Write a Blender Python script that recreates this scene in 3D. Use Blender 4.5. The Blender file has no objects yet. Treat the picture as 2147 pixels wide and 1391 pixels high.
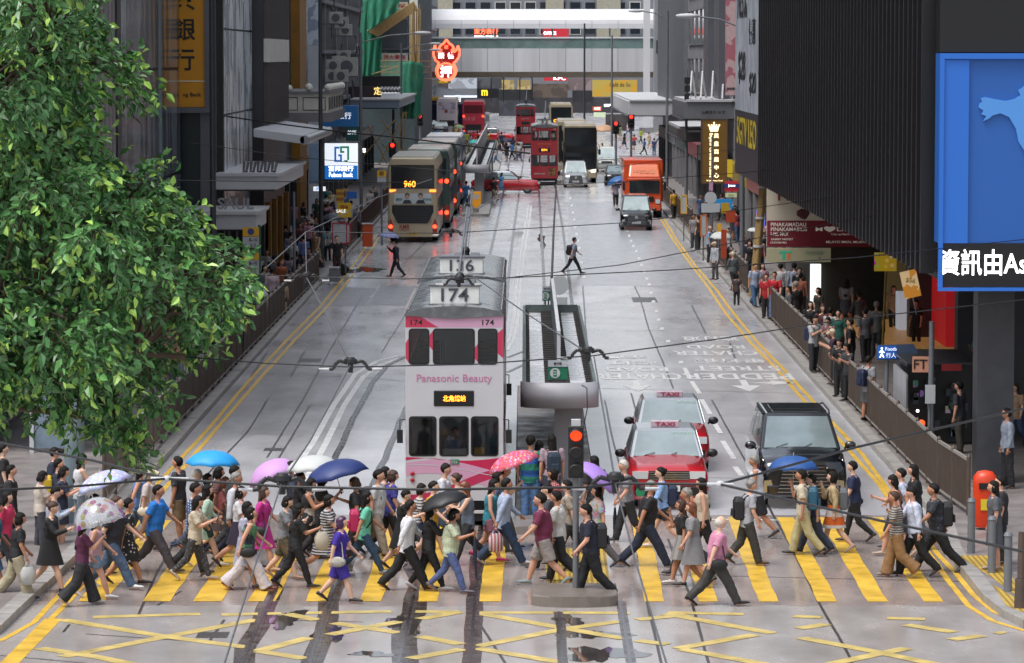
import bpy, bmesh, math, random
from mathutils import Vector, Matrix, noise
D = bpy.data; S = bpy.context.scene; C = S.collection
R = math.radians; PI = math.pi
rnd = random.Random(7)
# ---------------------------------------------------------------- camera
CH = 9.5; FPX = 7500.0; PITCH = math.atan((695.5-116)/FPX); YAW = math.atan(26.5/FPX)
cam = D.objects.new('camera', D.cameras.new('camera')); C.objects.link(cam)
cam.data.sensor_width = 36; cam.data.lens = 36*FPX/2147; cam.data.clip_end = 5000; cam.data.clip_start = 1
cam.location = (0, 0, CH); cam.rotation_euler = (PI/2-PITCH, 0, YAW)
cam.data.dof.use_dof = True; cam.data.dof.focus_distance = 72; cam.data.dof.aperture_fstop = 11
S.camera = cam
CR = cam.rotation_euler.to_matrix()
def ray(px, py):
    return CR @ Vector(((px-1073.5)/FPX, (695.5-py)/FPX, -1))
def G(px, py, z=0.0):            # where the line of sight through a photo pixel meets height z
    d = ray(px, py); t = (z-CH)/d.z
    return Vector((d.x*t, d.y*t, z))
def PY(px, py, y):               # ... meets depth y
    d = ray(px, py); t = y/d.y
    return Vector((d.x*t, y, CH+d.z*t))
def PX(px, py, x):               # ... meets the wall plane x
    d = ray(px, py); t = x/d.x
    return Vector((x, d.y*t, CH+d.z*t))
# ---------------------------------------------------------------- sky, sun, exposure (overcast day)
w = D.worlds.new('World'); S.world = w; w.use_nodes = True
nt = w.node_tree; bg = nt.nodes['Background']
sky = nt.nodes.new('ShaderNodeTexSky'); sky.sky_type = 'NISHITA'; sky.sun_disc = False
sky.sun_elevation = R(64); sky.sun_rotation = R(230); sky.air_density = 1.0; sky.dust_density = 4.0
hs = nt.nodes.new('ShaderNodeHueSaturation'); hs.inputs['Saturation'].default_value = 0.42
nt.links.new(sky.outputs[0], hs.inputs['Color']); nt.links.new(hs.outputs[0], bg.inputs['Color'])
bg.inputs['Strength'].default_value = 0.15
sl = D.lights.new('sun', 'SUN'); sl.energy = 1.1; sl.angle = R(25); sl.color = (1, .985, .965)
so = D.objects.new('sun', sl); C.objects.link(so); so.location = (0, 100, 80)
so.rotation_euler = (R(26), 0, R(-50))
S.view_settings.view_transform = 'Standard'; S.view_settings.look = 'None'
S.view_settings.exposure = 0.78; S.view_settings.gamma = 1
S.cycles.max_bounces = 6; S.cycles.transparent_max_bounces = 12; S.cycles.caustics_reflective = False
S.cycles.caustics_refractive = False; S.cycles.use_denoising = True; S.cycles.sample_clamp_indirect = 4
# ---------------------------------------------------------------- materials
def lin(c):
    if isinstance(c, str): c = tuple(int(c[i:i+2], 16)/255 for i in (0, 2, 4))
    return tuple(x/12.92 if x <= .04045 else ((x+.055)/1.055)**2.4 for x in c[:3])
MATS = {}
def mat(name, col='808080', rough=.6, metal=0, var=0.0, scale=3, bump=0, emit=0, alpha=1, trans=0, coat=0, pat=None, col2=None, detail=4, spec=.5, stretch=None, rvar=0):
    if name in MATS: return MATS[name]
    m = D.materials.new(name); m.use_nodes = True; MATS[name] = m
    n = m.node_tree.nodes; L = m.node_tree.links; b = n['Principled BSDF']
    c = lin(col); b.inputs['Base Color'].default_value = (*c, 1); b.inputs['Roughness'].default_value = rough
    b.inputs['Metallic'].default_value = metal; b.inputs['Specular IOR Level'].default_value = spec
    b.inputs['Coat Weight'].default_value = coat; b.inputs['Coat Roughness'].default_value = .08
    if alpha < 1: b.inputs['Alpha'].default_value = alpha
    if trans: b.inputs['Transmission Weight'].default_value = trans
    if emit:
        b.inputs['Emission Color'].default_value = (*c, 1); b.inputs['Emission Strength'].default_value = emit
    tc = n.new('ShaderNodeTexCoord'); mp = n.new('ShaderNodeMapping'); L.new(tc.outputs['Object'], mp.inputs[0])
    if stretch: mp.inputs['Scale'].default_value = stretch
    colout = None
    if pat:
        c2 = lin(col2 or 'ffffff')
        if pat in ('stripeh', 'stripev', 'stripex'):
            t = n.new('ShaderNodeTexWave'); t.bands_direction = {'stripeh': 'Z', 'stripev': 'Y', 'stripex': 'X'}[pat]; t.inputs['Scale'].default_value = scale
            L.new(mp.outputs[0], t.inputs[0]); fac = t.outputs['Fac']
        elif pat == 'check':
            t1 = n.new('ShaderNodeTexWave'); t1.bands_direction = 'Z'; t1.inputs['Scale'].default_value = scale
            t2 = n.new('ShaderNodeTexWave'); t2.bands_direction = 'X'; t2.inputs['Scale'].default_value = scale
            L.new(mp.outputs[0], t1.inputs[0]); L.new(mp.outputs[0], t2.inputs[0])
            a = n.new('ShaderNodeMath'); a.operation = 'MULTIPLY'; L.new(t1.outputs['Fac'], a.inputs[0]); L.new(t2.outputs['Fac'], a.inputs[1]); fac = a.outputs[0]
        elif pat == 'dots':
            t = n.new('ShaderNodeTexVoronoi'); t.inputs['Scale'].default_value = scale; L.new(mp.outputs[0], t.inputs[0]); fac = t.outputs['Distance']
        elif pat == 'blotch':
            t = n.new('ShaderNodeTexNoise'); t.inputs['Scale'].default_value = scale; L.new(mp.outputs[0], t.inputs[0]); fac = t.outputs['Fac']
        if pat == 'floral':
            t = n.new('ShaderNodeTexVoronoi'); t.inputs['Scale'].default_value = scale; L.new(mp.outputs[0], t.inputs[0])
            mx = n.new('ShaderNodeMix'); mx.data_type = 'RGBA'; mx.inputs[0].default_value = .6
            L.new(t.outputs['Color'], mx.inputs[6]); mx.inputs[7].default_value = (*c2, 1)
            r = n.new('ShaderNodeMath'); r.operation = 'LESS_THAN'; r.inputs[1].default_value = .42; L.new(t.outputs['Distance'], r.inputs[0])
            m2 = n.new('ShaderNodeMix'); m2.data_type = 'RGBA'; L.new(r.outputs[0], m2.inputs[0]); m2.inputs[6].default_value = (*c, 1); L.new(mx.outputs[2], m2.inputs[7])
            colout = m2.outputs[2]
        else:
            r = n.new('ShaderNodeMath'); r.operation = 'LESS_THAN' if pat == 'dots' else 'GREATER_THAN'; r.inputs[1].default_value = .25 if pat == 'dots' else .5; L.new(fac, r.inputs[0])
            mx = n.new('ShaderNodeMix'); mx.data_type = 'RGBA'; L.new(r.outputs[0], mx.inputs[0]); mx.inputs[6].default_value = (*c, 1); mx.inputs[7].default_value = (*c2, 1)
            colout = mx.outputs[2]
    if var or bump or rvar:
        t = n.new('ShaderNodeTexNoise'); t.inputs['Scale'].default_value = scale if not pat else 6; t.inputs['Detail'].default_value = detail; t.inputs['Roughness'].default_value = .62
        L.new(mp.outputs[0], t.inputs[0])
        if var:
            mr = n.new('ShaderNodeMapRange'); mr.inputs[1].default_value = .25; mr.inputs[2].default_value = .75; mr.inputs[3].default_value = 1-var; mr.inputs[4].default_value = 1+var
            L.new(t.outputs['Fac'], mr.inputs[0])
            vm = n.new('ShaderNodeVectorMath'); vm.operation = 'SCALE'; L.new(mr.outputs[0], vm.inputs['Scale'])
            if colout: L.new(colout, vm.inputs[0])
            else: vm.inputs[0].default_value = c
            colout = vm.outputs[0]
        if rvar:
            mr = n.new('ShaderNodeMapRange'); mr.inputs[1].default_value = .35; mr.inputs[2].default_value = .65; mr.inputs[3].default_value = max(.03, rough-rvar); mr.inputs[4].default_value = min(1, rough+rvar)
            L.new(t.outputs['Fac'], mr.inputs[0]); L.new(mr.outputs[0], b.inputs['Roughness'])
        if bump:
            bp = n.new('ShaderNodeBump'); bp.inputs['Strength'].default_value = bump; bp.inputs['Distance'].default_value = .02
            L.new(t.outputs['Fac'], bp.inputs['Height']); L.new(bp.outputs[0], b.inputs['Normal'])
    if colout:
        L.new(colout, b.inputs['Base Color'])
        if emit: L.new(colout, b.inputs['Emission Color'])
    return m
# ---------------------------------------------------------------- mesh collector
class MB:
    def __init__(s): s.v = []; s.f = []; s.m = []; s.sm = []; s.M = None
    def add(s, vs, fs, mi=0, sm=False):
        o = len(s.v)
        s.v += [tuple(s.M @ Vector(p)) for p in vs] if s.M else [tuple(p) for p in vs]
        for f in fs: s.f.append([i+o for i in f]); s.m.append(mi); s.sm.append(sm)
        return s
    def box(s, x0, x1, y0, y1, z0, z1, mi=0, tx=0, ty=0):      # tx, ty: inset of the top
        v = [(x0, y0, z0), (x1, y0, z0), (x1, y1, z0), (x0, y1, z0), (x0+tx, y0+ty, z1), (x1-tx, y0+ty, z1), (x1-tx, y1-ty, z1), (x0+tx, y1-ty, z1)]
        return s.add(v, [(3, 2, 1, 0), (4, 5, 6, 7), (0, 1, 5, 4), (1, 2, 6, 5), (2, 3, 7, 6), (3, 0, 4, 7)], mi)
    def bb(s, c, d, mi=0, **k):
        return s.box(c[0]-d[0]/2, c[0]+d[0]/2, c[1]-d[1]/2, c[1]+d[1]/2, c[2]-d[2]/2, c[2]+d[2]/2, mi, **k)
    def quad(s, a, b, c, d, mi=0): return s.add([a, b, c, d], [(0, 1, 2, 3)], mi)
    def loft(s, rings, mi=0, sm=True, cap=True, closed=True):
        n = len(rings[0]); v = [p for r in rings for p in r]; f = []
        for i in range(len(rings)-1):
            for j in range(n if closed else n-1):
                k = (j+1) % n; f.append((i*n+j, i*n+k, (i+1)*n+k, (i+1)*n+j))
        if cap and not sm: f.append(tuple(range(n-1, -1, -1))); f.append(tuple((len(rings)-1)*n+j for j in range(n)))
        s.add(v, f, mi, sm)
        if cap and sm: s.add(rings[0], [tuple(range(n-1, -1, -1))], mi); s.add(rings[-1], [tuple(range(n))], mi)
        return s
    def cone(s, p0, p1, r0, r1=None, n=10, mi=0, sm=True, flat=1.0):
        r1 = r0 if r1 is None else r1; p0 = Vector(p0); p1 = Vector(p1); d = (p1-p0)
        if d.length < 1e-6: return s
        d.normalize(); u = d.cross(Vector((0, 0, 1)) if abs(d.z) < .9 else Vector((1, 0, 0))).normalized(); w_ = d.cross(u)
        rs = [[p+(u*math.cos(2*PI*i/n)+w_*math.sin(2*PI*i/n)*flat)*r for i in range(n)] for p, r in ((p0, r0), (p1, r1))]
        return s.loft(rs, mi, sm)
    def tube(s, pts, r, n=6, mi=0):
        for a, b in zip(pts[:-1], pts[1:]): s.cone(a, b, r, r, n, mi)
        return s
    def sph(s, c, r, n=12, k=8, mi=0, fn=None):
        if not hasattr(r, '__len__'): r = (r, r, r)
        v = []; f = []
        for i in range(k+1):
            th = PI*i/k
            for j in range(n):
                ph = 2*PI*j/n; p = Vector((math.sin(th)*math.cos(ph), math.sin(th)*math.sin(ph), math.cos(th)))
                if fn: p = fn(p)
                v.append((c[0]+p.x*r[0], c[1]+p.y*r[1], c[2]+p.z*r[2]))
        for i in range(k):
            for j in range(n):
                a = i*n+j; b = i*n+(j+1) % n; f.append((a, a+n, b+n, b))
        return s.add(v, f, mi, True)
    def prism(s, pts, y0, y1, mi=0, axis='y', sm=False):          # polygon (a, z) pushed along y; axis 'x': (y, z) along x; 'z': (x, y) along z
        g = {'y': lambda a, b, t: (a, t, b), 'x': lambda a, b, t: (t, a, b), 'z': lambda a, b, t: (a, b, t)}[axis]
        return s.loft([[g(a, b, y0) for a, b in pts], [g(a, b, y1) for a, b in pts]], mi, sm)
    def mesh(s, name, mats):
        me = D.meshes.new(name); me.from_pydata(s.v, [], s.f)
        for m in (mats if isinstance(mats, (list, tuple)) else [mats]): me.materials.append(m)
        me.polygons.foreach_set('material_index', s.m); me.polygons.foreach_set('use_smooth', s.sm)
        me.validate(); bm = bmesh.new(); bm.from_mesh(me)
        bmesh.ops.recalc_face_normals(bm, faces=bm.faces); bm.to_mesh(me); bm.free(); me.update()
        return me
    def build(s, name, mats, parent=None, bevel=0, seg=2, loc=None, rz=0):
        o = D.objects.new(name, s.mesh(name, mats)); C.objects.link(o)
        if parent: o.parent = parent
        if loc is not None: o.location = loc
        if rz: o.rotation_euler.z = rz
        if bevel:
            b = o.modifiers.new('b', 'BEVEL'); b.width = bevel; b.segments = seg; b.limit_method = 'ANGLE'; b.angle_limit = R(35); b.harden_normals = False
        return o
def tag(o, label=None, cat=None, group=None, kind=None):
    if label: o['label'] = label
    if cat: o['category'] = cat
    if group: o['group'] = group
    if kind: o['kind'] = kind
    return o
def thing(name, label, cat, loc=(0, 0, 0), rz=0, group=None):
    o = D.objects.new(name, None); C.objects.link(o); o.location = loc; o.rotation_euler.z = rz; o.empty_display_size = .2
    return tag(o, label, cat, group)
def dup(root, loc, rz=None, label=None, group=None):
    def cp(o, par):
        c = o.copy(); C.objects.link(c)
        if par: c.parent = par
        for ch in o.children: cp(ch, c)
        return c
    r = cp(root, None); r.location = loc
    if rz is not None: r.rotation_euler.z = rz
    if label: r['label'] = label
    if group: r['group'] = group
    return r
def tomesh(ob):
    dg = bpy.context.evaluated_depsgraph_get(); me = D.meshes.new_from_object(ob.evaluated_get(dg)); return me
_txt = {}
def text(s, h, loc, m, parent=None, rot=(PI/2, 0, 0), name='lettering', ex=.004, w=None, align='CENTER', bold=0.0, sx=1, cond=None, shear=0):
    key = (s, ex, bold, shear)
    if key not in _txt:
        cu = D.curves.new('t', 'FONT'); cu.body = s; cu.size = 1; cu.extrude = ex; cu.align_x = 'CENTER'; cu.align_y = 'CENTER'; cu.offset = bold; cu.shear = shear; cu.resolution_u = 3
        o = D.objects.new('t', cu); C.objects.link(o); me = tomesh(o); D.objects.remove(o); D.curves.remove(cu)
        xs = [v.co.x for v in me.vertices] or [0]; ys = [v.co.y for v in me.vertices] or [0]
        cx = (min(xs)+max(xs))/2; cy = (min(ys)+max(ys))/2
        for v in me.vertices: v.co.x -= cx; v.co.y -= cy
        _txt[key] = (me, max(xs)-min(xs), max(ys)-min(ys))
    me0, tw, th = _txt[key]
    me = me0.copy(); me.materials.clear(); me.materials.append(m)
    k = h/max(th, 1e-3); kx = (w/max(tw, 1e-3)) if w else k*sx
    for v in me.vertices: v.co.x *= kx; v.co.y *= k
    o = D.objects.new(name, me); C.objects.link(o); o.location = loc; o.rotation_euler = rot
    if parent: o.parent = parent
    return o
def plate(outer, holes, t, name, m, parent=None, loc=(0, 0, 0), rot=(PI/2, 0, 0)):   # flat panel with openings, outline in (a, b)
    cu = D.curves.new('p', 'CURVE'); cu.dimensions = '2D'; cu.fill_mode = 'BOTH'; cu.extrude = t/2
    for pts in [outer]+holes:
        sp = cu.splines.new('POLY'); sp.points.add(len(pts)-1); sp.use_cyclic_u = True
        for q, p in zip(sp.points, pts): q.co = (p[0], p[1], 0, 1)
    o = D.objects.new('p', cu); C.objects.link(o); me = tomesh(o); D.objects.remove(o); D.curves.remove(cu)
    me.materials.clear(); me.materials.append(m)
    o = D.objects.new(name, me); C.objects.link(o); o.location = loc; o.rotation_euler = rot
    if parent: o.parent = parent
    return o
def rrect(x0, x1, z0, z1, r=.06, n=4):
    p = []
    for cx, cz, a in ((x1-r, z1-r, 0), (x0+r, z1-r, 90), (x0+r, z0+r, 180), (x1-r, z0+r, 270)):
        for i in range(n+1):
            t = R(a+90*i/n); p.append((cx+r*math.cos(t), cz+r*math.sin(t)))
    return p
def ground_strip(pix, wid, z, name, m, rise=0, kind='structure', world=False, parent=None, jag=0):   # flat band along photo pixels laid on the ground
    P = [Vector((*p, 0)) if world else G(*p) for p in pix]; Q = []
    for a, b in zip(P[:-1], P[1:]):
        k = max(1, int((b-a).length/1.5)) if jag else 1
        Q += [a.lerp(b, i/k) for i in range(k)]
    Q.append(P[-1]); vs = []
    for i, p in enumerate(Q):
        d = (Q[min(i+1, len(Q)-1)]-Q[max(i-1, 0)]).normalized(); nrm = Vector((-d.y, d.x, 0))
        ww = wid[min(i, len(wid)-1)] if isinstance(wid, list) else wid
        j = jag*(rnd.random()-.5)
        vs += [p+nrm*(ww/2+j)+Vector((0, 0, z)), p-nrm*(ww/2-j)+Vector((0, 0, z))]
    mb = MB(); mb.add(vs, [(2*i, 2*i+1, 2*i+3, 2*i+2) for i in range(len(Q)-1)])
    return mb
# ================================================================ GROUND AND ROAD
def road_material():
    m = mat('wet_concrete', 'b4b4b8', .19, var=.13, scale=.8, rvar=.035, detail=5, stretch=(1, .3, 1), spec=.85)
    n = m.node_tree.nodes; L = m.node_tree.links; b = n['Principled BSDF']
    # second, larger layer of patching and grime
    tc = n.new('ShaderNodeTexCoord'); v = n.new('ShaderNodeTexVoronoi'); v.inputs['Scale'].default_value = .17; v.distance = 'CHEBYCHEV'; v.inputs['Randomness'].default_value = .8
    mp = n.new('ShaderNodeMapping'); mp.inputs['Scale'].default_value = (1.3, .45, 1); L.new(tc.outputs['Object'], mp.inputs[0]); L.new(mp.outputs[0], v.inputs[0])
    sep = n.new('ShaderNodeSeparateColor'); L.new(v.outputs['Color'], sep.inputs[0])
    mr = n.new('ShaderNodeMapRange'); mr.inputs[3].default_value = .86; mr.inputs[4].default_value = 1.08; L.new(sep.outputs[0], mr.inputs[0])
    vm = n.new('ShaderNodeVectorMath'); vm.operation = 'SCALE'; L.new(mr.outputs[0], vm.inputs['Scale'])
    t2 = n.new('ShaderNodeTexNoise'); t2.inputs['Scale'].default_value = .25; t2.inputs['Detail'].default_value = 9; t2.inputs['Roughness'].default_value = .7; L.new(tc.outputs['Object'], t2.inputs[0])
    mr2 = n.new('ShaderNodeMapRange'); mr2.inputs[1].default_value = .3; mr2.inputs[2].default_value = .7; mr2.inputs[3].default_value = .84; mr2.inputs[4].default_value = 1.12; L.new(t2.outputs['Fac'], mr2.inputs[0])
    vm2 = n.new('ShaderNodeVectorMath'); vm2.operation = 'SCALE'; L.new(mr2.outputs[0], vm2.inputs['Scale'])
    src = b.inputs['Base Color'].links[0].from_socket
    L.new(src, vm.inputs[0]); L.new(vm.outputs[0], vm2.inputs[0]); L.new(vm2.outputs[0], b.inputs['Base Color'])
    return m
ROAD = road_material()
mb = MB(); mb.quad((-700, -60, 0), (700, -60, 0), (700, 1800, 0), (-700, 1800, 0))
tag(mb.build('road', ROAD), kind='structure')
PAVE = mat('paving', '77716f', .45, var=.22, scale=1.3, bump=.25, rvar=.15, detail=8)
KERB = mat('kerb_stone', '8f8c88', .5, var=.3, scale=2.5, bump=.3, detail=8)
def side(xk, pts_near, sgn, name):
    near = [(p.x, p.y) for p in pts_near]
    mb = MB(); far = 335
    poly = near+[(sgn*8.42, far), (sgn*60, far), (sgn*60, near[0][1]-8)]
    mb.loft([[(x, y, 0) for x, y in poly], [(x, y, .14) for x, y in poly]], sm=False)
    tag(mb.build(name, PAVE), kind='structure')
    mb = MB(); q = near+[(sgn*8.42, 335)]
    for a, b in zip(q[:-1], q[1:]):
        k = max(1, int((Vector(b)-Vector(a)).length/1.0))
        for i in range(k):
            p0 = Vector(a).lerp(Vector(b), i/k); p1 = Vector(a).lerp(Vector(b), (i+.985)/k); d = (p1-p0).normalized(); nn = Vector((d.y, -d.x))*sgn
            j = rnd.uniform(-.006, .006)
            o = [(p0.x-nn.x*.02, p0.y-nn.y*.02), (p1.x-nn.x*.02, p1.y-nn.y*.02), (p1.x+nn.x*.26, p1.y+nn.y*.26), (p0.x+nn.x*.26, p0.y+nn.y*.26)]
            mb.loft([[(x, y, 0) for x, y in o], [(x, y, .146+j) for x, y in o]], sm=False)
    tag(mb.build('kerb', KERB), kind='structure')
side(8.4, [Vector((16, 52, 0)), Vector((12.5, 55.5, 0))]+[G(*p) for p in ((2147, 1318), (2105, 1296), (2062, 1262), (2020, 1208), (1988, 1166))]+[Vector((8.42, 72, 0))], 1, 'pavement')
side(8.4, [Vector((-16, 48, 0))]+[G(*p) for p in ((-160, 1420), (0, 1328), (70, 1262), (120, 1215), (165, 1170))]+[Vector((-8.45, 73, 0))], -1, 'pavement')
# ---------------------------------------------------------------- markings
YEL = mat('road_yellow', 'c9a234', .42, var=.25, scale=2.2, bump=.12, detail=9, rvar=.12)
YEL2 = mat('road_yellow_worn', 'b5a05e', .45, var=.45, scale=2.5, bump=.1, detail=9)
WHT = mat('road_white', 'c6c6c6', .4, var=.3, scale=2.4, detail=9)
JUN = mat('junction_concrete', '98938f', .22, var=.14, scale=.9, detail=7, rvar=.08, stretch=(1, .5, 1), spec=.85)
mb = MB(); y0 = G(600, 1270).y+.3; mb.quad((-60, -40, .0006), (60, -40, .0006), (60, y0, .0006), (-60, y0, .0006)); tag(mb.build('junction_road_surface', JUN), kind='structure')
DRK = mat('joint_dark', '37322f', .35, var=.3, scale=3)
RUT = mat('track_grime', '3d3532', .22, var=.5, scale=3, bump=.3, detail=8, rvar=.15)
STEEL = mat('rail_steel', '77757a', .22, metal=1, var=.15, scale=5)
def mk(name, m, parts):
    mb = MB()
    for pts, wdt, z, *k in parts:
        g = ground_strip(pts, wdt, z, '', None, jag=(k[0] if k else 0)); mb.add(g.v, g.f)
    o = mb.build(name, m); tag(o, kind='structure'); return o
for i, (x, wd) in enumerate([(-7.55, .46), (-6.42, .48), (-5.52, .5), (-4.58, .48), (-3.6, .44), (-2.68, .38), (-1.7, .36), (-.6, .38), (2.27, .34), (3.2, .33), (4.25, .34), (5.28, .34), (6.15, .36), (7.12, .34)]):
    mb = MB(); n = 14; y0 = G(600, 1262).y; y1 = 73.2-(.5 if x < 0 else 0); vs = []
    for k in range(n+1):
        y = y0+(y1-y0)*k/n; j = rnd.uniform(-.015, .015); xx = x+(.008*(y-y0)*(1 if x > 0 else 1))
        vs += [(xx-wd/2+j, y, .008), (xx+wd/2+j, y, .008)]
    mb.add(vs, [(2*k, 2*k+1, 2*k+3, 2*k+2) for k in range(n)])
    tag(mb.build('crossing_stripe_marking', YEL), kind='structure')
L1 = [(793, 490), (770, 515), (727, 576), (669, 646), (600, 715), (521, 800), (437, 900), (325, 1020), (230, 1130), (159, 1207), (123, 1249), (70, 1306), (0, 1345)]
L2 = [(800, 490), (784, 515), (741, 576), (684, 646), (617, 715), (540, 800), (454, 900), (350, 1020), (262, 1130), (185, 1215), (140, 1265), (100, 1306)]
R1 = [(1385, 459), (1410, 502), (1449, 556), (1485, 603), (1521, 657), (1575, 721), (1629, 775), (1697, 854), (1789, 955), (1845, 1018), (1892, 1093), (1948, 1161), (1987, 1216), (2031, 1272), (2082, 1303), (2147, 1323), (2220, 1340)]
R2 = [(1392, 459), (1418, 502), (1457, 556), (1500, 606), (1540, 660), (1590, 721), (1643, 775), (1716, 854), (1809, 955), (1868, 1035), (1915, 1100), (1968, 1165), (2002, 1200), (2040, 1248), (2085, 1284), (2147, 1309), (2220, 1324)]
mk('kerbside_line_marking', YEL, [(p, .11, .006, .015) for p in (L1, L2, R1, R2)]+[([(112, 1298), (20, 1391), (-30, 1440)], .3, .0045)])
BOX = [[(195, 1295), (420, 1288)], [(465, 1290), (590, 1287)], [(640, 1286), (820, 1283)], [(870, 1283), (965, 1284)], [(1000, 1285), (1320, 1286)], [(1400, 1285), (1560, 1289)], [(130, 1300), (340, 1335), (520, 1358)], [(130, 1378), (300, 1345), (540, 1300)],
 [(80, 1360), (200, 1378), (290, 1396)], [(600, 1288), (665, 1301)], [(540, 1366), (650, 1338)], [(540, 1366), (640, 1382)], [(690, 1332), (840, 1304)], [(700, 1307), (835, 1328)], [(880, 1299), (965, 1284)], [(880, 1335), (965, 1352)], [(860, 1382), (970, 1362)],
 [(1000, 1286), (1180, 1318), (1310, 1340)], [(1335, 1344), (1400, 1352)], [(1000, 1356), (1180, 1320), (1300, 1304)], [(1335, 1300), (1440, 1290)], [(1000, 1360), (1180, 1390)], [(1395, 1288), (1620, 1329)], [(1420, 1361), (1585, 1332)], [(1430, 1362), (1610, 1395)],
 [(1665, 1293), (1722, 1296)], [(1675, 1319), (1735, 1310)], [(1680, 1338), (1830, 1367), (1960, 1394)], [(1740, 1394), (1900, 1360)], [(1860, 1297), (1940, 1299)], [(1900, 1311), (2000, 1327)], [(1995, 1343), (2060, 1334)], [(2088, 1327), (2106, 1329)]]
mk('box_junction_marking', YEL2, [(p, .27, .0056+.00013*i, .03) for i, p in enumerate(BOX)])
dash = [[(1435, 772), (1446, 793)], [(1450, 800), (1467, 826)], [(1471, 838), (1489, 869)], [(1492, 878), (1511, 909)], [(1515, 925), (1539, 963)], [(1541, 979), (1555, 998)]]
dots = [(1388, 690), (1381, 671), (1376, 653), (1370, 633), (1365, 615), (1361, 597), (1356, 585), (1351, 570), (1345, 556), (1340, 542), (1334, 527), (1328, 516), (1323, 506), (1319, 495), (1315, 484), (1311, 474), (1308, 465)] + [(1196+i*2.6, 416+i*15) for i in range(12)] + [(1401, 716), (1428, 760)]
for p in dash: mk('lane_dash_marking', WHT, [(p, .13, .006)])
mk('lane_stud_marking', WHT, [([(x, y-2.6), (x, y+2.6)], .13, .006) for x, y in dots])
mk('stop_line_marking', WHT, [([(1322, 1089), (1560, 1090), (1805, 1094)], .12, .006)])
mk('tram_lane_line_marking', WHT, [([(1114, 432), (1108, 480), (1098, 540), (1091, 600), (1087, 660), (1078, 712), (1064, 735)], .11, .006), ([(1108, 432), (1100, 480), (1091, 540), (1083, 600), (1079, 660), (1070, 706), (1062, 720)], .11, .006),
   ([(838, 745), (790, 758), (745, 785), (700, 850), (655, 930), (600, 1010)], .16, .005), ([(838, 752), (800, 765), (762, 790), (722, 850), (683, 930), (640, 1010)], .16, .005),
   ([(990, 457), (1072, 482)], .08, .006), ([(1030, 452), (1075, 478)], .08, .006)])
# lane lettering, read by drivers coming towards the camera
def road_text(s, px, py, h, wdt):
    p = G(px, py); o = text(s, h, (p.x, p.y, .007), WHT, None, (0, 0, PI), name='road_lettering_marking', ex=0, w=wdt, bold=.02); tag(o, kind='structure')
road_text('CHATER', 1340, 790, 2.0, 2.5); road_text('ROAD', 1335, 775, 1.5, 1.9); road_text('遮打', 1330, 762, 1.4, 1.6); road_text('道', 1326, 749, 1.1, 1.0)
road_text('PEDDER', 1545, 790, 2.0, 3.3); road_text('STREET', 1545, 773, 1.7, 2.6); road_text('畢打街', 1530, 757, 1.6, 2.2); road_text('CHATER', 1500, 741, 1.7, 2.7); road_text('ROAD', 1500, 728, 1.5, 1.9); road_text('遮打道', 1490, 711, 1.9, 1.9)
def arrow(px, py, tri=None):
    p = G(px, py); mb = MB(); x, y = p.x, p.y
    mb.add([(x-.1, y+2.6, .006), (x+.1, y+2.6, .006), (x+.1, y+.9, .006), (x-.1, y+.9, .006), (x-.42, y+.9, .006), (x+.42, y+.9, .006), (x, y-.9, .006)], [(0, 1, 2, 3), (4, 5, 6)])
    if tri: mb.add([(x+.1, y+1.7, .006), (x+.8, y+2.0, .006), (x+.8, y+2.5, .006), (x+1.5, y+1.7, .006), (x+.8, y+1.1, .006), (x+.8, y+1.4, .006)], [(0, 1, 2, 3, 4, 5)])
    tag(mb.build('lane_arrow_marking', WHT), kind='structure')
arrow(1337, 815); arrow(1568, 815, 1)
# ---------------------------------------------------------------- tram rails, each a groove of grime with a steel rail in it
rails = [([(1050, 742), (950, 742), (880, 743), (850, 748), (812, 768), (780, 805), (740, 880), (700, 965), (650, 1070), (595, 1182), (558, 1275), (521, 1359), (505, 1400)], 1),
 ([(900, 790), (850, 858), (820, 930), (790, 1000), (750, 1105), (701, 1235), (659, 1359), (648, 1400)], 1),
 ([(1024, 547), (955, 800), (900, 1080), (866, 1255), (836, 1391), (832, 1410)], 1), ([(1064, 601), (1045, 800), (1014, 1080), (1001, 1200), (984, 1391), (982, 1410)], 1),
 ([(1024, 547), (1042, 470), (1056, 400), (1068, 340), (1078, 290), (1084, 250)], 0), ([(1064, 601), (1075, 500), (1087, 414), (1097, 340), (1102, 290), (1104, 250)], 0),
 ([(1143, 660), (1141, 600), (1138, 540), (1134, 470), (1130, 405), (1122, 340), (1112, 280), (1108, 250)], 0), ([(1202, 660), (1190, 560), (1180, 480), (1166, 400), (1150, 330), (1132, 270), (1124, 250)], 0),
 ([(1172, 1284), (1179, 1391), (1180, 1410)], 1), ([(1300, 1262), (1322, 1391), (1325, 1410)], 1), ([(1064, 750), (1098, 737)], 0), ([(1064, 781), (1098, 765)], 0)]
mk('tram_rail_groove_surface', RUT, [(p, .16 if f else .13, .0092, .05 if f else .0) for p, f in rails])
mk('tram_rail_line', STEEL, [(p, .05, .0135) for p, f in rails])
mk('grime_band_surface', RUT, [([(628, 1115), (595, 1182), (558, 1275), (521, 1359), (505, 1400)], .34, .0025, .16), ([(735, 1140), (701, 1235), (659, 1359), (648, 1400)], .36, .0028, .2), ([(885, 1160), (866, 1255), (836, 1391)], .42, .0031, .22), ([(1007, 1130), (1001, 1200), (984, 1391)], .3, .0034, .1)])
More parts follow.
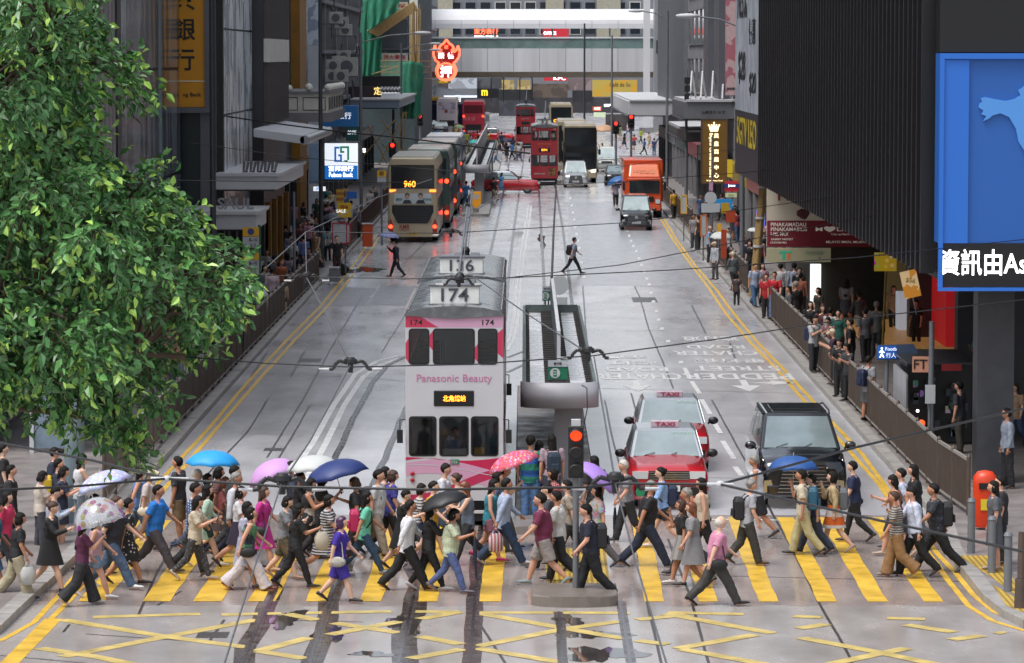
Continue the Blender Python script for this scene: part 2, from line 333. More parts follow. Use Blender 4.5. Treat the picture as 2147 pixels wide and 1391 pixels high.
J = [[(1331, 601), (1342, 625), (1360, 690), (1390, 760), (1412, 815)], [(1493, 840), (1569, 979), (1620, 1078), (1660, 1149), (1715, 1260), (1780, 1375), (1790, 1400)], [(1323, 825), (1345, 900)], [(1268, 840), (1284, 920), (1300, 980), (1330, 1120), (1355, 1256), (1387, 1391)],
 [(1400, 1130), (1444, 1244), (1462, 1303), (1488, 1400)], [(1222, 600), (1228, 690), (1236, 760)], [(1180, 598), (1340, 600), (1500, 606)], [(1225, 667), (1540, 671)], [(1260, 815), (1480, 820), (1690, 826)], [(1310, 695), (1560, 690)], [(1380, 1205), (2010, 1220)], [(1330, 1000), (1620, 1004)],
 [(470, 905), (640, 915)], [(430, 1000), (520, 905), (560, 840)], [(560, 1000), (610, 920), (650, 850)], [(600, 780), (850, 800)], [(575, 850), (690, 853)], [(690, 640), (860, 640)], [(730, 600), (880, 603)], [(880, 610), (850, 660), (800, 740)], [(760, 560), (880, 570)], [(840, 560), (930, 470)], [(900, 500), (960, 500)], [(420, 1210), (500, 1120)],
 [(155, 1205), (260, 1210)], [(180, 1330), (400, 1345)], [(330, 1270), (380, 1240)], [(470, 1300), (440, 1345)], [(560, 1300), (760, 1305)], [(0, 1375), (180, 1391)], [(1000, 1300), (1060, 1391)], [(1060, 1120), (1045, 1240)], [(370, 1130), (330, 1200), (290, 1290)], [(640, 735), (610, 790)], [(560, 740), (500, 830)], [(1120, 560), (1190, 562)], [(1190, 450), (1330, 452)], [(1200, 520), (1340, 525)],
 [(760, 620), (700, 720), (640, 830), (560, 960)], [(690, 720), (790, 726)], [(640, 790), (740, 795)], [(1600, 1130), (1800, 1133)], [(1450, 640), (1480, 700)], [(1530, 720), (1545, 760)]]
mk('paving_joint_line', DRK, [(p, .05, .003, .012) for p in J])
for (a, b, c, d) in ((622, 752, 676, 760), (1328, 624, 1374, 634), (1432, 478, 1470, 481), (552, 940, 600, 946), (410, 1326, 482, 1338), (130, 1310, 148, 1326), (725, 556, 790, 560)):
    p, q = G(a, d), G(c, b); mb = MB(); mb.quad((p.x, p.y, .0045), (q.x, p.y, .0045), (q.x, q.y, .0045), (p.x, q.y, .0045))
    n = 9
    tag(mb.build('drain_surface', DRK), kind='structure')
PUD = mat('puddle_water', '3f3a37', .04, var=.35, scale=1.5, bump=.05, spec=.8)
def blob(px, py, a, b, z=.0052, seed=0, m=PUD, name='puddle_water'):
    c = G(px, py); r_ = random.Random(seed+int(px)); n = 40; ph = [r_.uniform(0, 6.28) for _ in range(5)]; vs = [(c.x, c.y, z)]
    for i in range(n):
        t = 2*PI*i/n; k = 1+.28*math.sin(2*t+ph[0])+.2*math.sin(3*t+ph[1])+.15*math.sin(5*t+ph[2])+.1*math.sin(9*t+ph[3])+.07*math.sin(15*t+ph[4])
        vs.append((c.x+a*k*math.cos(t), c.y+b*k*math.sin(t), z))
    mb = MB(); mb.add(vs, [(0, i+1, (i+1) % n+1) for i in range(n)]); tag(mb.build(name, m), kind='structure')
for i, a in enumerate([(1190, 1300, .22, .7), (1230, 1330, .5, .5), (1260, 1372, .5, .8), (850, 1310, .25, 1.0), (600, 1300, .22, 1.0), (690, 1330, .2, .9), (1080, 500, .35, 6), (1136, 505, .2, 6), (760, 567, .8, 2), (780, 1372, .3, .25), (1560, 560, .4, 1.5), (1640, 640, .4, 1.5)]):
    blob(*a, seed=i, z=.0052+.0002*i)
DAMP = mat('damp_crossing', '8f847f', .18, var=.2, scale=1.1, detail=6, rvar=.08, stretch=(1, .4, 1))
mb = MB(); ys_ = [G(600, 1270).y+.12*math.sin(i*1.7)+rnd.uniform(-.05, .05) for i in range(61)]; xs_ = [-8.5+17*i/60 for i in range(61)]
mb.add([(x, y, .0012) for x, y in zip(xs_, ys_)]+[(x, 73.6, .0012) for x in xs_], [(i, i+1, 62+i, 61+i) for i in range(60)]); tag(mb.build('crossing_road_surface', DAMP), kind='structure')
PATCH = mat('asphalt_patch', '747478', .38, var=.2, scale=2, detail=8, rvar=.12)
def pquad(pts, m, z, name): 
    mb = MB(); mb.quad(*[G(*p, z) for p in pts]); tag(mb.build(name, m), kind='structure')
pquad([(655, 640), (760, 643), (790, 605), (690, 600)], PATCH, .0022, 'road_patch_surface'); pquad([(770, 640), (850, 642), (872, 600), (800, 598)], PATCH, .0021, 'road_patch_surface')
ASPH = mat('asphalt_smooth', '9d9ea3', .24, var=.1, scale=2, detail=6, rvar=.03, stretch=(1, .3, 1))
pquad([(1190, 597), (1488, 604), (1378, 425), (1192, 425)], ASPH, .0015, 'asphalt_surface')
# tactile paving and islands
TAC = mat('tactile_yellow', 'b99a3e', .45, pat='stripex', scale=3.2, col2='8d7430', var=.15)
for nm, pts in (('tactile_paving_surface', [(2010, 1165), (2100, 1165), (2147, 1260), (2085, 1215)]), ('tactile_paving_surface', [(2080, 1225), (2140, 1260), (2160, 1290), (2110, 1270)])):
    mb = MB(); mb.quad(*[G(*p, .146) for p in pts]); tag(mb.build(nm, TAC), kind='structure')
mb = MB(); mb.quad(*[G(*p, .007) for p in [(1150, 1240), (1280, 1240), (1270, 1150), (1140, 1150)]]); tag(mb.build('tactile_paving_surface', TAC), kind='structure')
def island(x0, x1, y0, y1, h, nose=.5):
    pts = [(x0, y1), (x0, y0+nose)]+[((x0+x1)/2-(x1-x0)/2*math.cos(t*PI/10), y0+nose-nose*math.sin(t*PI/10)) for t in range(1, 10)]+[(x1, y0+nose), (x1, y1)]
    mb = MB(); mb.loft([[(x, y, 0) for x, y in pts], [(x, y, h) for x, y in pts]], sm=False)
    mb.loft([[(x, y, h) for x, y in pts], [(x*.97+(x0+x1)*.015, y, h+.02) for x, y in pts]], sm=False)
    return mb
tag(island(.12, 1.62, G(1200, 1275).y, G(1200, 1245).y, .17, .35).build('traffic_island', mat('island_concrete', '6e665f', .4, var=.25, scale=3, detail=8)), 'low rounded concrete island at the foot of the signal post', 'traffic island')
tag(island(-.2, 1.55, 70.5, 101, .15, .1).build('tram_platform', PAVE), 'long narrow concrete platform under the nearer tram shelter', 'platform')
tag(island(-3.75, -2.1, G(1010, 455).y, 330, .15, .6).build('tram_platform', KERB), 'narrow concrete platform under the farther tram shelter', 'platform')
# ================================================================ BUILDINGS
def Yx(px, X): return PX(px, 500, X).y
CONC = mat('concrete_grey', '77777a', .75, var=.2, scale=.8, bump=.15, detail=8)
FIN = mat('fin_stone', '938b8c', .7, var=.15, scale=.6, detail=8)
BROWN = mat('brown_fin', '403634', .6, var=.2, scale=.8)
DARK = mat('dark_cladding', '302f34', .45, var=.2, scale=.7)
BLK = mat('black_metal', '0e0e12', .4, var=.2, scale=.8)
GREY = mat('grey_metal', '606168', .4, metal=.3, var=.12, scale=.8)
LGREY = mat('pale_panel', 'b2b3b6', .45, var=.1, scale=.9, detail=8)
GLS = mat('facade_glass_painted_reflection', '767e86', .14, pat='blotch', scale=.5, col2='363c42', bump=.12, spec=.8, stretch=(1, 2.5, .35), var=.3)  # light and dark blotches paint street reflections into the glass colour
GLL = mat('pale_glass_painted_reflection', 'd4dade', .25, pat='blotch', scale=.5, col2='7d878b', var=.3, bump=.2, spec=.4, stretch=(2, 3, .8))  # pale diffuse blotches stand in for reflected sky and buildings
STN = mat('pale_stone', 'c4c2ba', .6, var=.16, scale=1.2, bump=.1, detail=8)
ALU = mat('aluminium', '8b8c90', .35, metal=.6, var=.12, scale=1)
WIN = mat('window_glass', '1d242b', .08, var=.35, scale=.6, spec=.9)
def bldg(name, label, x0, x1, y0, y1, z0, z1, m, cat='building', group=None):
    t = thing(name, label, cat, ((x0+x1)/2, (y0+y1)/2, z0), 0, group); mb = MB()
    mb.box(x0-(x0+x1)/2, x1-(x0+x1)/2, y0-(y0+y1)/2, y1-(y0+y1)/2, 0, z1-z0); mb.build('wall', m, t)
    t['ox'] = (x0+x1)/2; t['oy'] = (y0+y1)/2; t['oz'] = z0
    return t
def add(t, mb, name, m, **k):          # a part given in world coordinates
    o = mb.build(name, m, t, **k); o.location = (-t.location.x, -t.location.y, -t.location.z); return o
def wtext(t, s, h, loc, m, **k):
    return text(s, h, (loc[0]-t.location.x, loc[1]-t.location.y, loc[2]-t.location.z), m, t, **k)
def wplate(t, outer, holes, th, name, m, loc, **k):
    return plate(outer, holes, th, name, m, t, (loc[0]-t.location.x, loc[1]-t.location.y, loc[2]-t.location.z), **k)
def wins_x(t, X, sg, y0, y1, z0, z1, ny, nz, gap=.25, m=WIN, fm=ALU, frame=True):   # windows on a street wall at x=X, each standing in its own frame
    dy = (y1-y0)/ny; dz = (z1-z0)/nz
    for i in range(ny):
        for j in range(nz):
            a, b, c, d = y0+dy*i+gap/2, y0+dy*(i+1)-gap/2, z0+dz*j+gap, z0+dz*(j+1)-gap
            mb = MB(); f = .07
            for q in ((a, b, c-f, c), (a, b, d, d+f), (a-f, a, c-f, d+f), (b, b+f, c-f, d+f), ((a+b)/2-.03, (a+b)/2+.03, c, d)):
                mb.box(min(X, X+sg*.12), max(X, X+sg*.12), *q)
            w_ = add(t, mb, 'window', fm)
            g = MB(); g.box(min(X, X+sg*.03), max(X, X+sg*.03), a, b, c, d); p = g.build('pane', m, w_)
# --- near building behind the tree, with vertical fins
Xl = -13.0
yA0, yA1, yB1 = 84, Yx(215, Xl), Yx(380, Xl)
t = bldg('finned_office_building', 'grey stone office building with vertical fins behind the tree crown', -40, Xl, yA0, yA1, 0, 27, FIN)
mb = MB(); n = 26
for i in range(n):
    y = yA0+.3+(yA1-yA0-.6)*i/(n-1)
    mb.box(Xl, Xl+.45, y-.16, y+.16, 3.6, 27)
add(t, mb, 'fin', FIN)
mb = MB()
for z in (5.5, 9.2, 12.9, 16.6, 20.3): mb.box(Xl+.01, Xl+.2, yA0, yA1, z, z+.35)
add(t, mb, 'spandrel', BROWN)
mb = MB(); mb.box(Xl+.01, Xl+1.2, yA0, yA1, 3.1, 3.5); add(t, mb, 'canopy', CONC)
wins_x(t, Xl, 1, yA0+.5, yA1-.5, .2, 3.0, 5, 1)
# --- dark glass block
t = bldg('glass_office_building', 'dark glass office block with painted reflections and black mullions beside the yellow bank banner', -40, Xl-.1, yA1+.02, yB1, 0, 27, BLK)
dz = 3.9; k = 0
for j in range(7):
    for i in range(4):
        a = yA1+1.2+(yB1-yA1-1.4)*i/4; b = yA1+1.2+(yB1-yA1-1.4)*(i+1)/4
        mb = MB(); mb.box(Xl-.1, Xl, a+.04, b-.04, 1.2+dz*j+.05, 1.2+dz*(j+1)-.05); add(t, mb, 'glass_panel', GLS)
mb = MB()
mb.box(Xl-.1, Xl+.5, yA1+.02, yA1+1.1, 0, 27); add(t, mb, 'corner_column', DARK)
mb = MB(); mb.box(Xl, Xl+1.6, yA1+3, yB1-1, 3.4, 3.7); mb.box(Xl+1.5, Xl+1.6, yA1+3, yB1-1, 3.3, 3.75); add(t, mb, 'canopy', LGREY)
# --- bank block whose end wall carries the yellow banner
Xd = -11.7; yD0 = Yx(456, Xd); yD1 = Yx(525, Xd)
t = bldg('bank_building', 'grey framed bank block with pale reflections painted on its street glass', -40, Xd, yD0, yD1, 0, 27, GREY)
mb = MB(); p0 = PY(380, 700, yD0).x-2
mb.box(p0, Xd-.62, yD0-.12, yD0, 0, 7.7); add(t, mb, 'dark_entrance_panel', mat('dark_green_panel', '16242b', .3, var=.2))
mb = MB(); mb.box(Xd-.6, Xd-.02, yD0-.3, yD0, 0, 27); add(t, mb, 'corner_pier', GREY)
nz = 7
for j in range(nz):
    for i in range(4):
        a = yD0+.5+(yD1-yD0-.7)*i/4; b = yD0+.5+(yD1-yD0-.7)*(i+1)/4
        mb = MB(); mb.box(Xd, Xd+.12, a+.03, b-.03, 3.9+3.3*j+.04, 3.9+3.3*(j+1)-.04); add(t, mb, 'glass_panel', GLL)
mb = MB(); mb.box(Xd, Xd+.25, yD0, yD0+.45, 0, 27); add(t, mb, 'corner_mullion', BLK)
BAN = mat('banner_yellow', 'c98a14', .5, var=.06); INK = mat('ink_black', '181614', .5)
ys = yD0-.5
b0, b1 = PY(340, 300, ys), PY(430, 300, ys); zt = PY(430, -60, ys).z; zb = PY(430, 225, ys).z; zm = PY(430, 172, ys).z
t = thing('bank_banner', 'tall yellow vertical bank banner with black brush characters', 'sign', (b1.x, ys, zb))
mb = MB(); mb.box(b0.x, b1.x, ys, ys+.3, zb, zt); add(t, mb, 'board', BAN)
mb = MB(); mb.box(b0.x, b1.x, ys-.02, ys, zm, zm+.05); add(t, mb, 'divider_line', mat('pale_trim', 'd9cfae'))
mb = MB(); mb.box(b1.x+.01, b1.x+.3, ys-.1, ys+.3, zb-.2, zt); mb.box(b0.x, b1.x+.01, ys-.1, ys+.3, zb-.22, zb-.01); add(t, mb, 'frame', GREY)
wtext(t, '銀', .85, (PY(386, 60, ys).x, ys-.012, PY(386, 62, ys).z), INK, bold=.015); wtext(t, '行', .85, (PY(384, 125, ys).x, ys-.012, PY(386, 125, ys).z), INK, bold=.015)
wtext(t, '興', .85, (PY(386, 0, ys).x, ys-.012, PY(386, -2, ys).z), INK, bold=.015)
wtext(t, 'ng Bank', .2, (PY(403, 200, ys).x, ys-.012, PY(403, 200, ys).z), INK, bold=.012)
# --- dark ribbed upper storeys above the awning
Xe = -11.0; yE1 = Yx(603, Xe)
t = bldg('ribbed_building', 'dark brown building with closely ribbed upper storeys above the awning', -40, Xe-.12, yD1+.05, yE1, 0, 27, DARK)
mb = MB(); n = 20
for i in range(n):
    y = yD1+.4+(yE1-yD1-.6)*i/(n-1); mb.box(Xe-.12, Xe+.1, y-.1, y+.1, 6.6, 27)
add(t, mb, 'rib', mat('rib_bronze', '4a4543', .5, var=.2))
mb = MB(); mb.box(Xe-.1, Xe+.12, yD1+.1, yE1-.1, 9.2, 10.2); add(t, mb, 'band_panel', STN)
mb = MB(); mb.box(Xe-.1, Xe+.12, yD1+.1, yE1-.1, 12.4, 13.1); add(t, mb, 'band_panel', STN)
def canopy(label, px0, px1, py, X0, X1, th, m, name='street_canopy', y1=None, soff=DARK, slope=0):
    # px0/px1: far-wall end and street end of its near edge
    s_y = Yx(px1, X1); z = PY(px1, py, s_y).z; y2 = y1 or s_y+9
    t = thing(name, label, 'canopy', (X1, s_y, z)); mb = MB()
    mb.loft([[(X0, s_y, z+slope), (X1, s_y, z), (X1, s_y, z+th), (X0, s_y, z+th+slope)], [(X0, y2, z+slope), (X1, y2, z), (X1, y2, z+th), (X0, y2, z+th+slope)]], sm=False); add(t, mb, 'slab', m, bevel=.03)
    mb = MB(); mb.box(X0, X1+.12, s_y-.12, y2, z+th, z+th+.12); 
    if not slope: add(t, mb, 'top_trim', LGREY)
    mb = MB(); mb.box(X0+.1, X1-.15, s_y+.15, y2-.1, z-.06, z-.002)
    if not slope: add(t, mb, 'soffit', soff)
    return t, s_y, z
t, y_, z_ = canopy('pale grey flat canopy with stepped edge over the bank entrance', 456, 583, 398, -11.65, -9.3, .5, LGREY, y1=yD1-2)
mb = MB()
for i in range(5): mb.cone((-10.6+.27*i, y_+.8, z_+.65), (-10.55+.27*i, y_+.9, z_+1.0), .1, .13, 8)
add(t, mb, 'floodlight', ALU)
t, y_, z_ = canopy('pale stone canopy with raised metal letters over a shop entrance', 360, 538, 482, Xl, -9.75, .55, LGREY, y1=Yx(538, -9.75)+5)
wtext(t, 'SAUL', .42, (-10.6, y_+1.2, z_+.9), ALU, ex=.08, bold=.015)
t, y_, z_ = canopy('sloping grey metal awning with rounded lip above the pavement', 540, 640, 303, -11.1, -9.0, .35, LGREY, name='metal_awning', y1=Yx(690, -9.0), slope=.3)
mb = MB(); mb.cone((-9.0, y_, z_+.17), (-9.0, Yx(690, -9.0), z_+.17), .2, .2, 12); add(t, mb, 'rounded_lip', ALU)
# --- block with white balcony, mustard and blue strips
yF0 = yE1+.05; yF1 = Yx(669, Xl)
t = bldg('balcony_building', 'old block with carved white balcony and mustard and navy strips', -40, Xl, yF0, yF1, 0, 27, DARK)
def strip(px0, px1, m, nm, X=Xl, z0=0, z1=27, out=.25):
    mb = MB(); mb.box(X, X+out, Yx(px0, X), Yx(px1, X), z0, z1); add(t, mb, nm, m)
strip(612, 626, mat('mustard_tile', '8a6018', .5, var=.2, scale=1), 'mustard_column', out=.5)
strip(628, 646, mat('navy_panel', '101a34', .25, var=.2), 'navy_panel')
yb = Yx(646, Xl+.3)
mb = MB(); a = PY(645, 60, yb).x; b = PY(669, 60, yb).x
mb.box(a, b, yb, yb+.3, PY(660, 95, yb).z, 27); add(t, mb, 'picture_billboard', mat('billboard_blue', '8f9fb4', .4, pat='blotch', scale=.8, col2='c6d2dd', var=.15))
mb = MB(); mb.box(a, b, yb, yb+.3, 0, PY(660, 96, yb).z); add(t, mb, 'white_billboard', mat('billboard_white', 'b9bfc6', .4, var=.08))
X = -9.9; y0, y1 = Yx(690, X), Yx(720, X); zt, zm, zb = PY(690, 192, y0).z, PY(690, 237, y0).z, PY(690, 256, y0).z
mb = MB(); mb.box(-12.9, X, y0, y1, zm, zt-.12); add(t, mb, 'balcony', STN)
mb = MB(); mb.box(-12.9, X+.1, y0-.1, y1, zb, zm); mb.box(-12.9, X+.1, y0-.1, y1, zt-.12, zt); add(t, mb, 'balcony_slab', CONC)
mb = MB()
for i in range(6): yy = y0+.6+(y1-y0-1)*i/5; mb.sph((X-.05, yy, zt+.18), .2, 12, 8)
mb.sph((-10.9, y0+.1, zt+.2), .2, 12, 8); mb.sph((-11.9, y0+.1, zt+.15), .18, 12, 8); add(t, mb, 'finial_ball', mat('white_plaster', 'd6d4cc', .5))
for xx in (-12.6, -11.2):
    mb = MB(); a, b, c, d = xx, xx+1.15, zm+.12, zt-.3
    for q in ((a, b, c, c+.035), (a, b, d-.035, d), (a, a+.035, c, d), (b-.035, b, c, d)): mb.box(q[0], q[1], y0-.02, y0, q[2], q[3])
    add(t, mb, 'carved_panel', BLK)
for i in range(9): yy = y0+.4+(y1-y0-.8)*i/8; mb = MB(); mb.box(X, X+.05, yy-.3, yy-.1, zm+.15, zt-.3); add(t, mb, 'baluster', BLK)
mb = MB(); mb.box(-12.9, -12.2, yF0, yF0+3, 9.3, 12.2); add(t, mb, 'upper_balcony', STN)
# --- dark building with air conditioners
yG1 = Yx(756, Xl)
t = bldg('dark_tenement', 'dark soot stained tenement wall hung with air conditioner units', -40, Xl, yF1+.05, yG1, 0, 27, mat('soot_wall', '4c4c4e', .8, var=.35, scale=.5, detail=9))
mb = MB()
for i, z in enumerate((6.4, 9.6, 12.8, 16)): mb.box(Xl, Xl+.3, yF1+1, yG1-1, z, z+.25)
for y in (yF1+4, yF1+18, yF1+33): mb.box(Xl, Xl+.2, y, y+.8, 0, 27)
add(t, mb, 'ledge', CONC)
ACM = mat('ac_white', 'a5a5a0', .5, var=.15)
for i, (px, py) in enumerate([(728, 160), (712, 142), (700, 150), (716, 172), (735, 150), (698, 172), (718, 60), (726, 75), (706, 50), (722, 130)]):
    X = Xl+1.6 if i in (0, 3) else Xl+.9; y = Yx(px, X); z = PY(px, py, y).z; k = 1.6 if i == 0 else 1
    a = thing('air_conditioner', None, 'air conditioner', (X, y, z), 0, 'air conditioner units on the dark tenement wall'); a['label'] = 'white outdoor air conditioner unit bracketed to the dark tenement wall'
    m_ = MB(); m_.box(-.45*k, .45*k, -.2, .25, 0, .75*k); m_.build('casing', ACM, a, bevel=.02)
    m_ = MB(); m_.cone((0, -.24, .37*k), (0, -.2, .37*k), .26*k, .26*k, 16); m_.build('fan_grille', GREY, a)
    m_ = MB(); m_.box(-.45*k-.8, .45*k, -.15, -.1, -.06, 0); m_.box(-.45*k-.8, .45*k, .15, .2, -.06, 0); m_.build('bracket', GREY, a)
mb = MB()
for i in range(14):
    y = rnd.uniform(yF1+2, yG1-8); z = rnd.uniform(5, 13); pts = [(Xl+.35, y, z)]
    for k in range(4): pts.append((Xl+.35+rnd.uniform(0, .3), pts[-1][1]+rnd.uniform(-1, 1), pts[-1][2]+rnd.uniform(-1.5, 1.5)))
    mb.tube(pts, .05, 5)
add(t, mb, 'wall_pipe', GREY)
def sboard(name, label, px0, px1, py0, py1, Z, m, txt=None, tm=None, dep=.3, cat='sign', lines=None, frame=None, th=None, bold=.01):
    a, b = PY(px0, py1, Z), PY(px1, py0, Z); t = thing(name, label, cat, ((a.x+b.x)/2, Z, a.z)); mb = MB()
    mb.box(a.x, b.x, Z, Z+dep, a.z, b.z); add(t, mb, 'board', m)
    if frame:
        mb = MB(); f = .06
        for q in ((a.x-f, b.x+f, a.z-f, a.z), (a.x-f, b.x+f, b.z, b.z+f), (a.x-f, a.x, a.z, b.z), (b.x, b.x+f, a.z, b.z)): mb.box(q[0], q[1], Z-.03, Z+dep, q[2], q[3])
        add(t, mb, 'frame', frame)
    for s, cx, cy, h, m_, *k in (lines or []):
        c = PY(cx, cy, Z); u = Z/FPX; wtext(t, s, h*u, (c.x, Z-.01, c.z), m_, bold=bold, w=(k[0]*u if k else None))
    return t
EW = mat('lit_white', 'e8eef6', .5, emit=.55); EB = mat('lit_blue', '1668b8', .5, emit=.5); EY = mat('lit_warm', 'f2d27a', .5, emit=.9)
EWT = mat('lit_letter_white', 'ffffff', .5, emit=1.6); GRN = mat('logo_green', '1d8468', .5, emit=.3); BLU = mat('logo_blue', '1566b0', .5, emit=.4)
t = sboard('bank_sign', 'square lit white and blue bank sign with blue and green emblem', 681, 750, 301, 376, 197, EW, lines=[('Fubon Bank', 715, 367, 9, EWT, 50), ('富邦銀行', 715, 354, 11, EWT, 52)])
Z = 197; a, b = PY(681, 376, Z), PY(750, 347.5, Z); mb = MB(); mb.box(a.x, b.x, Z-.006, Z, a.z, b.z); add(t, mb, 'blue_band', EB)
def pxbox(mb, x0, x1, y0, y1, Z, d=.02, off=0): a, b = PY(x0, y1, Z), PY(x1, y0, Z); mb.box(a.x, b.x, Z-d-off, Z-off, a.z, b.z)
mb = MB()
for q in ((701, 705, 311, 340), (701, 712, 308, 312), (701, 717, 336, 340), (713, 717, 325, 340), (709, 717, 324, 328)): pxbox(mb, *q, Z, .015)
add(t, mb, 'blue_emblem', BLU)
mb = MB()
for q in ((713, 732, 307, 311), (728, 732, 307, 336), (713, 717, 307, 320), (722, 729, 336, 340), (713, 722, 317, 321)): pxbox(mb, *q, Z, .018)
add(t, mb, 'green_emblem', GRN)
sboard('shop_sign', 'small white lit shop sign beside the tall post under the bank sign', 657, 682, 392, 401, 190, EW, lines=[('J会品', 669, 396, 7, BLU)])
sboard('character_sign', 'small white glowing character sign beyond the bank sign', 757, 767, 311, 321, 215, BLK, lines=[('廊', 762, 316, 10, EWT)])
sboard('blue_panel_sign', 'wide blue panel sign under the carved white balcony', 645, 750, 222, 266, 225, mat('blue_sign', '2f7cc0', .45), lines=[('銀行', 722, 243, 14, EW)], dep=1.5)
sboard('dark_red_sign', 'long dark red fascia sign with gilt character at its end', 672, 798, 182, 206, 262, mat('dark_red_fascia', '2c1c1e', .5), lines=[('定', 792, 191, 17, EY)], dep=1)
sboard('black_box_sign', 'plain black box sign above the hanging green net', 738, 838, 160, 192, 285, BLK, dep=1.2)
sboard('yellow_shop_sign', 'yellow kerbside poster with red lettering and red roundel on a pole', 708, 736, 426, 456, 166, mat('sign_yellow', 'd8b41c', .5), lines=[('特價', 722, 434, 8, mat('sign_red', 'a5242a', .5)), ('SALE', 715, 443, 7, EW)], dep=.1)
sboard('yellow_hanging_sign', 'small yellow and red hanging sign above the yellow poster', 705, 721, 397, 425, 168, mat('sign_yellow2', 'b8952a', .5, pat='stripeh', scale=1.2, col2='9a5a2a'), dep=.1)
sboard('blue_hanging_sign', 'small plain blue board hanging over the pavement', 727, 748, 402, 417, 168, mat('blue_sign2', '1f5fae', .5), dep=.1)
sboard('mirror_sign', 'dark round framed shop sign with pale character on shopfront', 520, 540, 420, 470, 160, mat('shop_teal', '3a6a86', .4, pat='blotch', scale=1.5, col2='6a8e5a'), dep=.1)
sboard('teal_sign', 'dim teal sign board above the lit bank sign', 725, 752, 266, 296, 232, mat('teal_dim', '2c5d5c', .5), dep=.3, lines=[('診所', 738, 278, 9, EW)])
sboard('grey_wedge_sign', 'slim pale blue vertical lightbox beside the lit bank sign', 648, 668, 302, 386, 200, mat('pale_blue_board', '7e97b0', .4, var=.1), dep=.3)
# light blue canopy over the pavement
t, y_, z_ = canopy('long pale blue glass canopy beneath the dark red sign', 760, 838, 227, -12.4, -8.9, .55, mat('pale_blue_metal', '75828f', .4, metal=.3), y1=300)
mb = MB()
for i in range(6): mb.cone((-10.6+.25*i, 262, 6.9), (-10.4+.25*i, 262.2, 7.05), .16, .22, 8)
add(t, mb, 'floodlight', ALU)
# --- scaffolded pawn shop building
NET = mat('green_netting', '1d6a50', .75, var=.3, scale=1.3, bump=.5, alpha=.93, stretch=(3, 3, .5)); NETL = mat('green_netting_bright', '2a7a5e', .75, var=.45, scale=1.6, bump=.9, alpha=.82, stretch=(4, 4, .6))
BAM = mat('bamboo', '8d7448', .6, var=.3, scale=4, stretch=(4, 4, 1))
Zp = 312; xa, xb = PY(795, 60, Zp).x, PY(868, 60, Zp).x
t = bldg('pawn_shop_building', 'scaffolded pawn shop building with shuttered window and red lettered boards', -40, xb, Zp, Zp+60, 0, 24, mat('pawn_wall', '39464a', .8, var=.2))
def pb(name, m, x0, x1, y0, y1, d=.15, off=0, **k): mb = MB(); pxbox(mb, x0, x1, y0, y1, Zp, d, off); return add(t, mb, name, m, **k)
pb('window', GREY, 798, 857, 38, 105, .12); pb('window_blind', mat('blind_dark', '2b3238', .5), 801, 854, 41, 102, .05, .12)
pb('mint_wall', mat('mint_wall', '6fa48c', .7, var=.15), 799, 866, 128, 165, .1)
RL = mat('red_letter', '8e2230', .5); CRM = mat('cream_board', 'a6a398', .5)
for (y0, y1) in ((5, 20), (112, 128)):
    pb('sign_board', CRM, 799, 855, y0, y1, .14)
    c = PY(827, (y0+y1)/2, Zp); wtext(t, '押大榮德', 10/24, (c.x, Zp-.16, c.z), RL, w=46/24, bold=.015)
pb('concrete_column', STN, 859, 876, -40, 170, .3)
mb = MB(); rr = random.Random(3)
for i in range(14):
    x = PY(861+i*1.4, 60, Zp-2.5).x; mb.cone((x, Zp-2.5+rr.uniform(-.6, .6), PY(870, 140+rr.uniform(-4, 5), Zp).z), (x+rr.uniform(-.15, .15), Zp-2.5+rr.uniform(-.6, .6), PY(870, 15+rr.uniform(-12, 10), Zp).z), .05, .04, 6)
bs = mb.build('bamboo_bundle', BAM); tag(bs, 'bundle of upright bamboo poles above the hanging green net', 'bamboo poles')
t = thing('scaffold', 'bamboo scaffold frame with diagonal brace on the pawn shop front', 'scaffold', (xa, Zp-3, 0))
mb = MB()
def bar(p, q, r=.045, Z0=Zp-1.6, Z1=None): mb.cone(PY(p[0], p[1], Z0), PY(q[0], q[1], Z1 or Z0), r, r*.9, 6)
for x in (800, 816, 832, 848, 862): bar((x, 128), (x, 165), .03)
for y in (128, 140, 152): bar((796, y), (900, y), .03)
for k in range(8): bar((770+k*3, 66+k*1.5), (868+k, 4+k*2.2), .09)
bar((812, 0), (880, 24), .07); bar((780, 156), (868, 130), .05); bar((806, 145), (808, 108), .03)
for x in (884, 905, 915, 928): bar((x, 95), (x, 165), .02)
bar((880, 163), (935, 95), .02); bar((884, 95), (920, 165), .02); bar((880, 130), (935, 130), .02); bar((880, 165), (935, 165), .02)
add(t, mb, 'bamboo_poles', BAM)
mb = MB()
for a_, b_ in (((800, 300), (836, 340)), ((795, 345), (850, 235)), ((760, 330), (830, 250)), ((800, 250), (850, 330)), ((770, 260), (812, 345)), ((845, 235), (830, 345)), ((852, 235), (842, 345))): mb.cone(PY(*a_, 250), PY(*b_, 250), .05, .05, 6)
add(t, mb, 'raking_poles', BAM)
